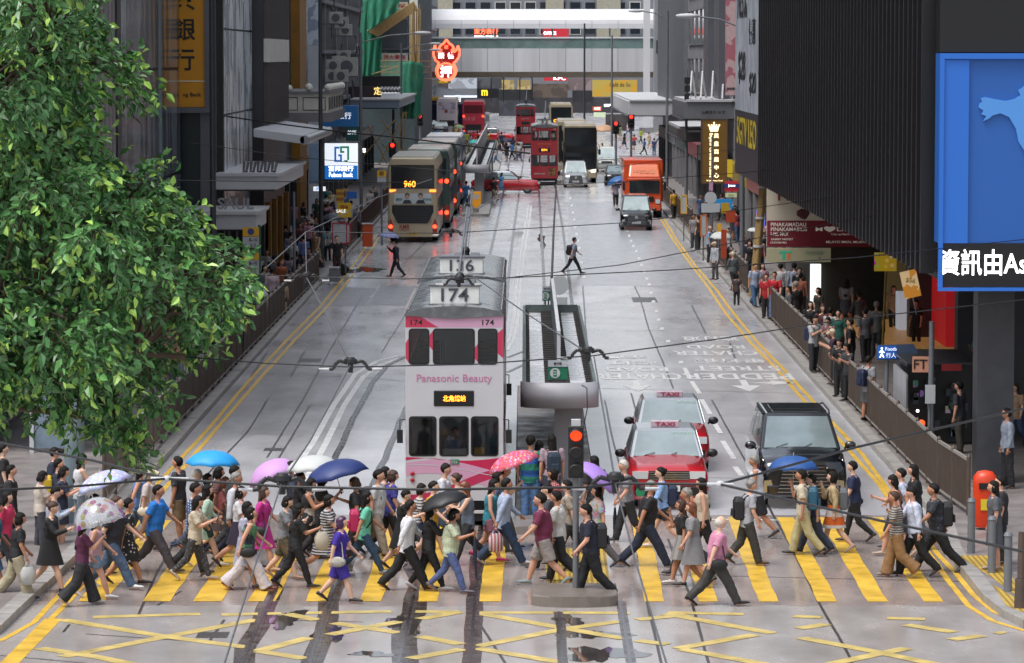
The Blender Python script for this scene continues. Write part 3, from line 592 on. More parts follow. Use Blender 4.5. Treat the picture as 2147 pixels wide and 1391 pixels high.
def netmesh(pts, Z, m, name, label, dep=.9, th=.03, seed=1):      # cloth hung between photo outline points, with folds
    top, bot = pts; r_ = random.Random(seed); n = 26; k = 16; v = []
    for j in range(k+1):
        for i in range(n+1):
            u = i/n; vv = j/k
            def ip(L, u): q = u*(len(L)-1); a = min(int(q), len(L)-2); f = q-a; return (L[a][0]*(1-f)+L[a+1][0]*f, L[a][1]*(1-f)+L[a+1][1]*f)
            a, b = ip(top, u), ip(bot, u); p = PY(a[0]*(1-vv)+b[0]*vv, a[1]*(1-vv)+b[1]*vv, Z)
            v.append((p.x+.05*math.sin(9*vv+u*5), Z-dep*math.sin(PI*u)*.6+.16*math.sin(u*21+2.5*vv)*(.3+vv), p.z))
    mb = MB(); mb.add(v, [(j*(n+1)+i, j*(n+1)+i+1, (j+1)*(n+1)+i+1, (j+1)*(n+1)+i) for j in range(k) for i in range(n)], sm=True)
    o = mb.build(name, m); s_ = o.modifiers.new('s', 'SOLIDIFY'); s_.thickness = th; tag(o, label, 'netting'); return o
netmesh(([(756, 0), (780, -10), (805, -10)], [(756, 165), (775, 168), (800, 150)]), Zp-1.2, NET, 'green_net', 'dark green scaffold netting hanging down beside the pawn shop window', .5)
netmesh(([(770, -5), (800, -8), (838, -4)], [(772, 68), (800, 48), (835, 22)]), Zp-2.2, NETL, 'green_net', 'bright green net gathered above the slanted bamboo brace', .5, seed=2)
netmesh(([(838, 132), (862, 128), (888, 134)], [(838, 246), (860, 250), (882, 246)]), 292, NETL, 'green_net', 'bright green net wrapped round the scaffold platform over the street', 1.6, seed=3)
# pavement level shops down this side
SH = mat('shop_interior', '2b2522', .5, var=.5, scale=1.2, detail=6)
t = bldg('far_tenement_row', 'dim far tenement row beyond the green scaffold netting', -40, -13.2, Zp+60.2, 545, 0, 22, mat('far_wall', '6c6f73', .8, var=.25, scale=.4)); wins_x(t, -13.2, 1, Zp+62, 540, 3.5, 21, 9, 5, gap=.9)
for i in range(7):
    y0 = yF0+(560-yF0)*0+i*19; c = ['6b2a2e', '20242c', '7b5a22', '2b3648', '5a5854', '3c1c20', '28303a'][i]
    t = thing('shopfront', 'shopfront with %s fascia beneath the %s' % (['maroon', 'charcoal', 'mustard', 'slate blue', 'pale grey', 'dark plum', 'steel'][i], ['white balcony', 'blue panel sign', 'billboard', 'air conditioners', 'dark red sign', 'pale blue canopy', 'scaffold netting'][i]), 'shopfront', (Xl, y0, 0)); X = -12.55
    m_ = MB(); m_.box(-13, X, y0, y0+18.6, 2.9, 3.7); add(t, m_, 'fascia', mat('fascia_'+c, c, .4, var=.2))
    m_ = MB(); m_.box(-13, X-.2, y0+.5, y0+18, .1, 2.9); add(t, m_, 'glass', WIN)
    for q in (0, 6, 12, 18): m_ = MB(); m_.box(-13, X, y0+q, y0+q+.5, 0, 2.9); add(t, m_, 'pilaster', mat('pil_'+c, ['8a6224', '3c3c40', '5e4724', '44464a', '54514e', '38383c', '3a3f46'][i], .5, var=.2))
for i in range(3):
    y0 = [yA1+2, yD0+1.5, yD1+1][i]; t = thing('shopfront', 'shopfront with %s' % ['glass doors under the stone canopy', 'dark bronze doors below the bank block', 'brown pilasters below the ribbed storeys'][i], 'shopfront', (-11, y0, 0)); X = [Xl+.3, Xd+.3, Xe+.1][i]
    m_ = MB(); m_.box(X-.6, X-.12, y0, y0+12, .1, 3); add(t, m_, 'glass', WIN)
    for q in (0, 3.8, 7.6, 11.5): m_ = MB(); m_.box(X-.5, X, y0+q, y0+q+.4, 0, 3.2); add(t, m_, 'pilaster', [GREY, BROWN, mat('mustard_tile'), 0][i])
# ================================================================ right side
Xr = 8.85; ya, yb_ = Yx(1962, Xr), Yx(1605, Xr); zr = 4.85
t = bldg('ribbed_black_building', 'large black building with closely spaced vertical ribs overhanging the pavement', Xr, 45, ya, yb_, zr, 30, BLK)
mb = MB(); n = 58
for i in range(n):
    y = ya+.35+(yb_-ya-.5)*i/(n-1); mb.box(Xr-.3, Xr, y-.11, y+.11, zr-.05, 30)
add(t, mb, 'rib', mat('rib_black', '121216', .35, var=.25, scale=1.5, spec=.5))
mb = MB()
for z in (5.6, 6.2, 9.1, 10.9, 11.5):
    for i in range(n-1):
        y = ya+.35+(yb_-ya-.5)*(i+.5)/(n-1); mb.box(Xr-.16, Xr, y-.1, y+.1, z, z+.1)
add(t, mb, 'tie_bar', GREY)
mb = MB(); mb.box(Xr+3.5, 45, ya+2, yb_, .15, zr-.02); 
mb = MB(); mb.box(20, 45, ya+1, yb_, .15, zr-.02); add(t, mb, 'arcade_wall', DARK)
for i, (x, y) in enumerate([(9.9, ya+1.0), (14.5, ya+1.2), (12.2, ya+13), (12.5, ya+26), (12.5, ya+39)]):
    m_ = MB(); m_.box(x, x+.8, y, y+.8, .14, zr); add(t, m_, 'column', mat('arcade_column', '3a3b40', .4, var=.2))
mb = MB(); mb.box(Xr+.2, 45, ya+.3, yb_, zr-.25, zr-.002); add(t, mb, 'soffit', DARK)
# big screen on the building's end
Z = ya-.9; a, b = PY(1966, 605, Z), PY(1966, 112, Z); x0 = a.x; zA = PY(1966, 510, Z).z; zB = b.z
t = thing('display_screen', 'huge blue advertising screen with a paler raised figure on the black building end', 'screen', (x0, Z, a.z))
SB = mat('screen_blue', '1c5096', .4, emit=.12); SB2 = mat('screen_blue_pale', '457fc0', .4, emit=.12); SB3 = mat('screen_frame_blue', '205cae', .4, emit=.15)
mb = MB(); mb.box(x0, x0+7, Z+.02, Z+.75, zA, zB); add(t, mb, 'screen_panel', SB)
mb = MB(); mb.box(x0, x0+7, Z-.12, Z+.02, zB-.12, zB+.0); mb.box(x0, x0+.09, Z-.12, Z+.02, a.z, zB-.12); mb.box(x0, x0+7, Z-.13, Z, a.z-.05, a.z+.02); add(t, mb, 'light_edge', SB3)
mb = MB(); mb.box(x0+.1, x0+.62, Z-.06, Z+.02, zA, zB-.14); add(t, mb, 'side_panel', SB3)
mb = MB(); mb.box(x0+.1, x0+7, Z-.05, Z+.75, a.z+.03, zA); add(t, mb, 'black_band', BLK)
mb = MB(); mb.box(x0, x0+7, Z+.0, Z+.75, zB+.02, zB+1.25); add(t, mb, 'black_band', BLK)
mb = MB(); mb.box(x0+.15, x0+7, Z-.02, Z+.75, zB+1.3, zB+3.5); add(t, mb, 'lit_top_panel', EW)
c = PY(2058, 550, Z); wtext(t, '資訊由As', .56, (c.x+.02, Z-.06, c.z), EWT, bold=.012, w=1.86)
out = [(2054, 218), (2060, 214), (2056, 207), (2066, 204), (2090, 209), (2110, 212), (2128, 208), (2140, 200), (2135, 190), (2150, 180), (2230, 190), (2300, 330), (2230, 460), (2170, 420), (2150, 320), (2136, 298), (2130, 270), (2116, 246), (2098, 238), (2082, 242), (2072, 250), (2062, 254), (2068, 244), (2058, 240), (2062, 232), (2052, 226)]
p = [PY(*q, Z-.05) for q in out]; mb = MB(); n = len(p)
mb.add([(q.x, Z-.05, q.z) for q in p]+[(q.x, Z+.02, q.z) for q in p], [tuple(range(n))]+[(i, (i+1) % n, (i+1) % n+n, i+n) for i in range(n)]); add(t, mb, 'raised_figure', SB2)
# posters and shops below the overhang
Zb = 127
CRE = mat('cream_poster', 'b0a898', .6, emit=.05); MAR = mat('maroon_poster', '6a1626', .6, emit=.05); PT = mat('poster_text', 'c4beb4', .6, emit=.12); MT = mat('maroon_text', '7a1c28', .6)  # posters glow faintly to lift them out of the overhang's shade
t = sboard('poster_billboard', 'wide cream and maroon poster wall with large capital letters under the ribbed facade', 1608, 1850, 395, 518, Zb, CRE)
mb = MB(); pxbox(mb, 1608, 1850, 463, 518, Zb, .02); add(t, mb, 'maroon_band', MAR)
for s, cx, cy, h, wd, m_ in (('HK', 1657, 410, 22, 52, MT), ('PINAKAMADALI', 1653, 471, 8, 74, PT), ('PINAKAMABILIS', 1654, 481, 8, 76, PT), ('I-ML MO!', 1634, 491, 8, 36, PT), ('EASIEST FASTEST', 1640, 502, 4, 46, PT), ('CHOOSE ML!', 1632, 509, 4, 34, PT), ('M♥LHU', 1752, 481, 12, 84, PT), ('Tulay ng Pilipino', 1762, 492, 5, 40, PT), ('MLAYO MAN, MLAPIT DIN', 1784, 508, 6, 104, PT)):
    c = PY(cx, cy, Zb); wtext(t, s, h*Zb/FPX, (c.x, Zb-.03, c.z), m_, w=wd*Zb/FPX, bold=.012)
mb = MB()
for q in range(30): a_ = rnd.uniform(0, 6.28); r_ = rnd.uniform(0, 14); c = PY(1683+r_*math.cos(a_), 446+.8*r_*math.sin(a_), Zb-.05); mb.sph(c, (.09, .03, .08), 6, 4)
add(t, mb, 'printed_flower', mat('poster_rose', '57262b', .6))
t = sboard('convenience_shop_sign', 'long pale lit shop sign with green and orange stripes under the poster wall', 1608, 1742, 521, 550, Zb-.6, mat('sign_cream_lit', '8d8a70', .5, emit=.12), lines=[('恆基百貨', 1708, 531, 9, mat('sign_grey_green', '7f9a86', .5)), ('➔', 1718, 541, 4, DARK)])
mb = MB(); pxbox(mb, 1634, 1660, 527, 531, Zb-.6, .02); pxbox(mb, 1640, 1646, 527, 544, Zb-.6, .015); add(t, mb, 'green_stripe', GRN)
mb = MB(); pxbox(mb, 1650, 1656, 527, 544, Zb-.6, .018); add(t, mb, 'orange_stripe', mat('logo_orange', 'b0562a', .5, emit=.2))
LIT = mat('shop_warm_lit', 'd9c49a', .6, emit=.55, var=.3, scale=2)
t = bldg('corner_shop', 'lit corner shop with ochre floor and red wall behind the street posters', PY(1700, 600, Zb+.8).x, 22, Zb+.8, Zb+9, 0, zr-.3, mat('shop_wall_dark', '2f2a22', .6, var=.3))
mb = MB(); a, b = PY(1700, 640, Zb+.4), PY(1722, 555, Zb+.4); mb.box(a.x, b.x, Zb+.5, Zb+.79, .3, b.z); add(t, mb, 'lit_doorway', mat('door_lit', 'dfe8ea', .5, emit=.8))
mb = MB(); a, b = PY(1835, 700, 118), PY(1930, 535, 118); mb.box(10.9, 14.2, 112, 124, .3, .36); add(t, mb, 'shop_floor', mat('ochre_floor', '9a7444', .4, emit=.25, var=.3))  # floor, red wall and back wall glow themselves in place of shop lamps
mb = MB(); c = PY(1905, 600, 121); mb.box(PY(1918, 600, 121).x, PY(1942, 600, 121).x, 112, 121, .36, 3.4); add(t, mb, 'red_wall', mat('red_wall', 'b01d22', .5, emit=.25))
mb = MB(); mb.box(PY(1860, 600, 124).x, PY(1900, 600, 124).x, 124, 124.2, .4, 3.0); add(t, mb, 'glow_back_wall', mat('ochre_wall_glow', '5f5436', .5, emit=.15))
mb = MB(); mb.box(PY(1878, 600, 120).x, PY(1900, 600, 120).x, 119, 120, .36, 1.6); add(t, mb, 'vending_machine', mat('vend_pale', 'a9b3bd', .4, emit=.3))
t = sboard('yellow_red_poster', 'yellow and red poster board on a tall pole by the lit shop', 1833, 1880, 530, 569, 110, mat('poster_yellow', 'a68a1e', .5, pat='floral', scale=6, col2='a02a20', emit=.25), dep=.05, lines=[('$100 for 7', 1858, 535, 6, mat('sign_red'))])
mb = MB(); c = PY(1858, 569, 110); mb.cone((c.x, 110.05, c.z), (c.x-.1, 110.05, .14), .04, .04, 8); add(t, mb, 'pole', mat('pole_yellow', '8a7426', .5))
Z = 104; t = thing('orange_placard', 'tilted orange and white placard held on a thin stick', 'placard', tuple(PY(1905, 690, Z)))
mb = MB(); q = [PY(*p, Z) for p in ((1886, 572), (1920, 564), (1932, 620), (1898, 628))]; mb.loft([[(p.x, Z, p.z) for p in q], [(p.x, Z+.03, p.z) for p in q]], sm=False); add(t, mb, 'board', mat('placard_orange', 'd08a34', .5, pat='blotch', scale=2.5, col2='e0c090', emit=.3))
c0, c1 = PY(1914, 622, Z), PY(1922, 660, Z); mb = MB(); mb.cone((c0.x, Z+.05, c0.z), (c1.x, Z+.05, c1.z), .02, .02, 6); add(t, mb, 'stick', LGREY)
c = PY(1909, 592, Z); wtext(t, '$56', .16, (c.x, Z-.006, c.z+.04), mat('sign_yellow'), bold=.02, rot=(PI/2, R(10), 0))
# street advertising boards past the black building
yc = Yx(1553, Xr)
t = thing('advertising_board', 'tall white advertising board with dark bottom band facing the street', 'billboard', (Xr, yb_, 4.8))
AW = mat('ad_white', 'a9afb7', .4, pat='blotch', scale=.6, col2='949aa5', var=.1); ADK = mat('ad_dark', '2b2a30', .4)
mb = MB(); mb.box(Xr-.25, Xr+.3, yb_+.2, yc, 7.3, 19); add(t, mb, 'white_board', AW)
mb = MB(); mb.box(Xr-.25, Xr+.3, yb_+.2, yc, 4.75, 7.28); add(t, mb, 'dark_board', ADK)
AT = mat('ad_black_text', '1a1b22', .5)
for s, yy, z, h, wd, m_ in (('$28', .3, 9.0, 1.3, 4.5, AT), ('165%', .3, 11.6, 1.3, 6, AT), ('優惠', .72, 10.4, 1, 4, AT), ('$20', .75, 8.4, .9, 4, AT), ('5GTV LEO', .5, 6.5, 1.1, 12, mat('ad_yellow', 'b8a020', .5))):
    wtext(t, s, h, (Xr-.27, yb_+(yc-yb_)*(1-yy), z), m_, rot=(PI/2, 0, -PI/2), w=wd, bold=.015)
t = bldg('grey_shop_building', 'grey panelled building carrying the pink poster and the gold sign', 11.6, 45, yc+.2, Yx(1441, 11.6), 0, 27, CONC)
wins_x(t, 11.6, -1, yc+2, Yx(1441, 11.6)-2, 6.5, 26, 9, 6, gap=.5)
mb = MB()
for px in (1478, 1500): y = Yx(px, 10.9); mb.box(10.9, 11.58, y-2.6, y+2.6, 6, 27)
add(t, mb, 'pier', GREY)
Zk = 150; a, b = PY(1521, 200, Zk), PY(1551, -40, Zk)
t = sboard('pink_poster', 'tall narrow pink poster with faint figure hung beside the white board', 1521, 1549, -40, 200, Zk, mat('pink_poster', 'b59a9c', .5, pat='blotch', scale=1.3, col2='a0606a', var=.1), lines=[('尊貴禮遇', 1534, 186, 5, AT)])
t = bldg('corrugated_building', 'pale building with tall vertical corrugated steel cladding beside the footbridge', 11.7, 45, Yx(1441, 11.6)+.2, Yx(1394, 11.6)+8, 0, 27, GREY)
mb = MB(); y0, y1 = Yx(1441, 11.6)+.5, Yx(1394, 11.6)+7.5; n = 26
for i in range(n): y = y0+(y1-y0)*i/(n-1); mb.cone((11.65, y, 5.5), (11.65, y, 27), .42, .42, 8)
add(t, mb, 'corrugated_cladding', mat('corrugated_steel', '74767c', .4, metal=.4, var=.1))
t, y_, z_ = canopy('boxy grey metal canopy with street number over the gold sign', 1552, 1434, 250, 12, 8.85, .95, mat('canopy_metal', '707277', .4, metal=.4, var=.08), y1=215); c = PY(1496, 236, y_)
wtext(t, '德輔道中 30 號', .2, (c.x, y_-.14, c.z), INK, bold=.02)
mb = MB()
for i in range(5): mb.tube([(9.2+.6*i, y_+1, z_+1.1), (9.5+.6*i, y_+5, z_+2.6), (9.9+.6*i, y_+9, z_+1.1)], .06, 6)
add(t, mb, 'stay_frame', LGREY)
GLD = mat('gold_board', '6f5224', .4, metal=.3, emit=.08, var=.1); GW = mat('gold_letter', 'ffe9b8', .5, emit=1.2)
t = sboard('commercial_centre_sign', 'gold vertical building sign with glowing crown and white characters', 1472, 1524, 252, 384, 186, GLD, frame=BROWN, dep=.35)
for i, s in enumerate('英皇商業中心'): c = PY(1502, 285+i*16.6, 186); wtext(t, s, 10*186/FPX, (c.x, 185.98, c.z), GW, bold=.02)
c = PY(1490, 326, 186); wtext(t, 'Emperor Commercial Centre', 9*186/FPX, (c.x, 185.98, c.z), GW, w=92*186/FPX, rot=(0, PI/2, PI/2) if 0 else (PI/2, R(90), 0), bold=.012)
c = PY(1498, 379, 186); wtext(t, '39 Des Voeux Road', 3*186/FPX, (c.x, 185.98, c.z), GW, w=34*186/FPX)
mb = MB(); c = PY(1497, 268, 186); u = 186/FPX
mb.prism([(c.x-8*u, c.z-8*u), (c.x+8*u, c.z-8*u), (c.x+11*u, c.z+4*u), (c.x+5*u, c.z+1*u), (c.x, c.z+8*u), (c.x-5*u, c.z+1*u), (c.x-11*u, c.z+4*u)], 185.95, 185.99)
for q in (-11, -5, 0, 5, 11): mb.sph((c.x+q*u, 185.97, c.z+(5 if q else 10)*u), 1.8*u, 6, 5)
add(t, mb, 'crown_emblem', GW)
t, y_, z_ = canopy('wide pale grey flat canopy over the far pavement corner', 1440, 1316, 243, 12, 7.9, 1.1, LGREY, y1=330)
t, y_, z_ = canopy('dark low canopy over the shops below the boxy canopy', 1500, 1437, 296, 12, 9.2, .5, mat('dim_canopy', '4a4846', .5), y1=232)
for i in range(9):
    y0 = yc+1+i*17; c = ['2c2a2c', '7a2a2a', '8a7a30', '34404c', '4c4038', '702428', '2c3c34', '50505a', '3a2a30'][i]
    t = thing('shopfront', 'dim shopfront with %s fascia along the %s' % (['black', 'brick red', 'olive yellow', 'slate', 'brown', 'crimson', 'dark green', 'grey violet', 'plum'][i], ['pavement by the bamboo post', 'wall under the gold sign', 'wall behind the bus stop posts', 'wall by the orange lorry', 'wall by the black people carrier', 'row past the parked motorcycles', 'row under the pale canopy', 'row by the far signals', 'farthest corner before the footbridge'][i]), 'shopfront', (12, y0, 0)); X = 11.2
    m_ = MB(); m_.box(X, 11.6, y0, y0+16, 2.8, 3.7); add(t, m_, 'fascia', mat('fasciar_'+c, c, .4, var=.2))
    m_ = MB(); m_.box(X+.2, 11.6, y0+.5, y0+16, .1, 2.8); add(t, m_, 'glass', SH)
    for q in (0, 5.2, 10.5, 15.6): m_ = MB(); m_.box(X, 11.6, y0+q, y0+q+.4, 0, 2.8); add(t, m_, 'pilaster', CONC)
t = bldg('far_corner_building', 'grey office block past the corrugated cladding by the footbridge end', 17.8, 45, 300, 445, 0, 26, CONC); wins_x(t, 17.8, -1, 305, 440, 5, 25, 9, 6, gap=.9)
for a in (('shop_lightbox', 'small pink and violet glowing screen in a dark shopfront', 1586, 1604, 441, 474, 140, mat('pink_screen', 'c86ab0', .5, pat='blotch', scale=4, col2='5a6ad0', emit=.7)),
          ('voucher_sign', 'red and blue oval shop sign with white word hanging above the bus stop', 1520, 1548, 380, 402, 170, mat('sign_red_lit', 'a0202a', .5, emit=.2)), ('voucher_sign', 'small cream shop sign hanging under the red and blue sign', 1521, 1545, 405, 414, 170, mat('cream_lit', 'a9b08a', .5, emit=.2)),
          ('direction_sign', 'bright blue rectangular sign behind the round mirror disc', 1500, 1536, 418, 438, 168, mat('blue_sign3', '2b8ac8', .4)), ('yellow_direction_sign', 'small yellow octagonal board hanging below the blue rectangular sign', 1512, 1529, 426, 448, 166, mat('sign_ochre', 'b08e20', .5)),
          ('yellow_light_sign', 'narrow yellow vertical shop sign beside the gold sign', 1525, 1536, 335, 372, 176, mat('yel_v', 'b59b20', .5, emit=.2))):
    t = sboard(*a, dep=.15)
    if a[1].startswith('red and blue'):
        mb = MB(); pxbox(mb, 1519, 1549, 386, 394, 170, .03); add(t, mb, 'blue_band', mat('blue_band_', '1f3f7a', .5)); c = PY(1534, 390, 170); wtext(t, 'Jetco', .15, (c.x, 169.95, c.z), EWT)
    if 'cream shop' in a[1]: c = PY(1533, 410, 170); wtext(t, 'Jetco', .12, (c.x, 169.98, c.z), INK)
# ================================================================ footbridge and the far end of the street
Z = 450; u = Z/FPX; ax, bx = -14.5, PY(1460, 100, Z).x
def zz(py): return PY(1100, py, Z).z
WH = mat('bridge_white', 'c8c9cc', .4, var=.06, scale=.3, detail=6); STAIN = mat('bridge_panel', 'b4b5b8', .6, var=.25, scale=.35, stretch=(1.3, 1, .05), detail=8); BBR = mat('bridge_beam', '6f6554', .6, var=.15)
t = thing('footbridge', 'white covered footbridge with curved roof spanning the street', 'footbridge', (0, Z, zz(163)))
mb = MB(); rz = [(0, zz(60)), (0, zz(50)), (.1, zz(42)), (.5, zz(32)), (1.2, zz(24)), (2.4, zz(19)), (4, zz(20)), (4, zz(60))]
mb.loft([[(ax, Z+a, b) for a, b in rz], [(bx, Z+a, b) for a, b in rz]], sm=False); add(t, mb, 'roof', WH)
mb = MB(); n = 11
for i in range(n+1): x = ax+(bx-ax)*i/n; mb.box(x-.015, x+.015, Z-.01, Z+.01, zz(60), zz(43))
add(t, mb, 'roof_seams', GREY)
mb = MB(); rz = [(0, zz(102)), (0, zz(151)), (.25, zz(158)), (.9, zz(163)), (3, zz(163)), (4, zz(151)), (4, zz(102))]
mb.loft([[(ax, Z+a, b) for a, b in rz[:2]+[(4, zz(150)), (4, zz(102))]], [(bx, Z+a, b) for a, b in rz[:2]+[(4, zz(150)), (4, zz(102))]]], sm=False); add(t, mb, 'side_panel', STAIN)
mb = MB(); mb.loft([[(ax, Z-.05+a, b) for a, b in rz[1:6]], [(bx, Z-.05+a, b) for a, b in rz[1:6]]], sm=False); add(t, mb, 'beam', BBR)
mb = MB(); n = 11
for i in range(n+1): x = ax+(bx-ax)*i/n; mb.box(x-.02, x+.02, Z-.015, Z+.01, zz(150), zz(102))
add(t, mb, 'panel_seams', GREY)
mb = MB(); mb.box(ax, bx, Z+.1, Z+.13, zz(102), zz(81)); add(t, mb, 'glass_balustrade', mat('green_glass', '6f8684', .1, alpha=.8, spec=.8, var=.3, scale=.5))
mb = MB(); mb.box(ax, bx, Z-.05, Z+.1, zz(81), zz(78)); mb.box(ax, bx, Z+3.8, Z+3.95, zz(81), zz(78)); add(t, mb, 'handrail', WH)
mb = MB(); mb.box(ax, bx, Z+.2, Z+3.8, zz(104), zz(103)); add(t, mb, 'deck', CONC)
mb = MB()
for i in range(5): x = ax+(bx-ax)*(i+.5)/5; mb.cone((x, Z+2, zz(104)), (x, Z+2, zz(58)), .12, .12, 8)
add(t, mb, 'post', WH)
t = thing('footbridge_tower', 'slim pale steel column rising in front of the white footbridge', 'column', (PY(1356, 160, 440).x, 440, 0))
mb = MB(); x = PY(1356, 160, 440).x; mb.box(x-.4, x+.4, 440, 441, 0, 22); add(t, mb, 'shaft', WH)
mb = MB(); mb.box(x-.9, x+.9, 439.8, 441.2, 0, .6); add(t, mb, 'footing', CONC)
t = thing('stair_tower', 'grey panelled stair tower at the footbridge end beside the corrugated wall', 'stair tower', (15, 446, 0)); mb = MB(); mb.box(PY(1372, 100, 446).x, 22, 446, 449.9, 0, 22); add(t, mb, 'wall', mat('tower_panel', '8a8c90', .5, var=.1))
mb = MB(); mb.box(PY(1376, 100, 446).x, PY(1388, 100, 446).x, 445.9, 446, zz(112), zz(85)); add(t, mb, 'louvre', DARK)
Z = 600
t = bldg('far_office_building', 'long grey office block with rows of windows closing the far end of the street', -50, 50, Z, Z+40, 0, 24, mat('far_office', '6a6d72', .7, var=.2, scale=.2))
for j in range(4):
    for i in range(16):
        x = -20+2.5*i; mb = MB(); mb.box(x, x+1.9, Z-.15, Z, 9.5+3.4*j, 11.6+3.4*j); w_ = add(t, mb, 'window', [ALU, STN, GREY][(i//3+j) % 3]); m_ = MB(); m_.box(x+.12, x+1.78, Z-.2, Z-.15, 9.62+3.4*j, 11.48+3.4*j); m_.build('pane', WIN, w_)
for x, wd, c in ((-17, 5, 0), (3.5, 3, 1), (12, 4, 0)):
  mb = MB(); mb.box(x, x+wd, Z-.6, Z-.2, 8, 24)
  add(t, mb, 'tower_bay', mat('bay_cream', '8f8b7c', .7, var=.2))
ORL = mat('neon_orange_red', 'ff5a3c', .5, emit=2.2); RD = mat('sign_red_flat', 'a01c28', .5, emit=.3)
def far(name, label, x0, x1, y0, y1, m, lines=None, Zf=560, dep=.4, cat='sign', **k): return sboard(name, label, x0, x1, y0, y1, Zf, m, lines=lines, dep=dep, cat=cat, **k)
far('watch_shop_sign', 'green edged neon sign with orange characters seen through the footbridge', 992, 1046, 60, 78, mat('neon_back', '20382c', .5), [('東方表行', 1019, 66.5, 12, ORL, 50), ('ORIENTAL WATCH CO', 1019, 76.5, 3.4, EWT, 50)], bold=.015)
far('office_sign', 'red sign with white capitals hanging beyond the footbridge', 1138, 1192, 60, 92, RD, [('OFFICE', 1153, 70, 7, EWT, 26), ('SOGAF', 1153, 87, 6, LGREY, 26)])
far('fast_food_sign', 'red fast food sign with white initials below the footbridge', 1140, 1189, 158, 170, RD, [('KFC', 1173, 164, 8, EWT, 25)])
far('burger_sign', 'black sign with glowing yellow arches under the footbridge', 1000, 1046, 186, 206, BLK, [('m', 1016, 195, 12, mat('arch_yellow', 'f0b820', .5, emit=1), 13)], bold=.03)
far('cafe_sign', 'large yellow cafe banner with script lettering', 1242, 1336, 168, 203, mat('cafe_yellow', 'b8a04a', .5, emit=.1, pat='blotch', scale=.5, col2='c79a30'), [('Café de So', 1300, 178, 9, BROWN, 44)], Zf=430)
far('blue_bank_board', 'bright blue and white lit sign above the far corner shops', 1288, 1318, 206, 220, mat('blue_lit', '1440c8', .5, emit=.5), [('C', 1313, 213, 10, EWT)], Zf=420)
far('orange_lit_sign', 'small orange and white lit shop sign at the far corner', 1243, 1261, 224, 233, mat('orange_lit', 'c84a28', .5, emit=.5), [('公利', 1252, 228, 6, EWT)], Zf=430)
far('pale_lit_sign', 'pale green lit fascia under the small orange sign', 1245, 1270, 236, 246, mat('pale_lit', 'b9c8a8', .5, emit=.3), Zf=430)
far('white_lit_sign', 'tiny white lit sign beside the blue and white lit sign', 1267, 1280, 219, 224, EWT, Zf=415)
far('olive_sign', 'long olive shop fascia under the footbridge beside the green net', 883, 945, 168, 176, mat('olive', '5d5a2c', .6), [('金龍大酒樓', 914, 172, 5, mat('sign_yellow'), 50)])
far('white_signboard', 'white vertical signboard with dark character between the far buses', 955, 966, 200, 214, EW, [('記', 960, 207, 9, INK)], Zf=470)
for i, (x0, x1, y0, y1, c, Zf, lb) in enumerate([(885, 940, 176, 200, '3a2e30', 575, 'brown hoarding of upper windows'), (940, 1000, 164, 186, '8d9298', 580, 'pale grey upper storey'), (1000, 1060, 164, 186, '3e4044', 581, 'charcoal upper storey'), (1052, 1078, 168, 188, '8f7f52', 570, 'ochre panel between black frames'), (1085, 1112, 168, 188, '9a8858', 571, 'tan panel beside black frames'), (1115, 1190, 176, 205, '4a4038', 572, 'brown glazed shopfront floor'), (1190, 1240, 164, 190, '6e6060', 573, 'dusky pink upper storey'), (1046, 1120, 188, 212, '25262a', 574, 'unlit shopfront'), (885, 1330, 205, 262, '2b2a2e', 590, 'ground floor painted dark as shadow'), (1046, 1120, 212, 250, '34363c', 560, 'grey blue shop entrance'), (1200, 1245, 190, 215, '1d1d20', 565, 'black canopy end'), (1270, 1330, 240, 275, '3c3838', 425, 'brown shopfront at the far corner')]):  # the long ground floor board has its shade put into the dark colour
    far('far_shopfront', lb+' at the street end', x0, x1, y0, y1, mat('far_'+c, c, .5, pat='blotch', scale=.6, col2='%02x%02x%02x' % tuple(min(255, int(int(c[k:k+2], 16)*1.25)) for k in (0, 2, 4)), var=.2), Zf=Zf, cat='shopfront', dep=1.2)
t = thing('far_canopy', 'grey sloping glazed canopy lit along its edge behind the far buses', 'canopy', tuple(PY(960, 205, 520)))
mb = MB(); q = [PY(*p) for p in ((915, 178, 535), (1000, 205, 515), (905, 206, 515), (905, 180, 535))]; mb.loft([[tuple(p) for p in q], [(p.x, p.y, p.z-.12) for p in q]], sm=False); add(t, mb, 'glazed_roof', GREY)
mb = MB(); a, b = PY(900, 202, 514), PY(1000, 202, 514); mb.box(a.x, b.x, 513.8, 514, a.z-.2, a.z+.1); add(t, mb, 'lit_edge', EW)
mb = MB()
for x0, x1 in ((1030, 1056), (1090, 1116)):
    mb.tube([PY(x0, 215, 545), PY(x0, 165, 545), PY(x0+3, 162, 545), PY(x1-3, 162, 545), PY(x1, 165, 545), PY(x1, 215, 545)], .1, 6)
tag(mb.build('steel_portal_frame', BLK), 'pair of black tubular steel portals at the street end', 'steel frame')
# neon pawn sign over the street
Z = 372
t = thing('pawn_neon_sign', 'bat shaped red pawn sign with orange neon outline hanging over the street', 'neon sign', tuple(PY(936, 168, Z)))
O = [(936, 83), (942, 92), (948, 95), (952, 103), (946, 106), (951, 110), (958, 105), (960, 96), (964, 108), (962, 120), (955, 130), (950, 133), (955, 141), (957, 150), (953, 160), (945, 167), (935, 169), (925, 167), (917, 160), (914, 150), (916, 141), (921, 133), (913, 127), (909, 116), (909, 104), (913, 93), (914, 104), (921, 110), (926, 106), (920, 103), (924, 95), (930, 92)]
p = [PY(*q, Z) for q in O]; n = len(p); mb = MB(); mb.add([(q.x, Z, q.z) for q in p]+[(q.x, Z+.25, q.z) for q in p], [tuple(range(n)), tuple(range(2*n-1, n-1, -1))]+[(i, (i+1) % n, (i+1) % n+n, i+n) for i in range(n)]); add(t, mb, 'board', mat('pawn_red', '8e1a1e', .5, emit=.25))
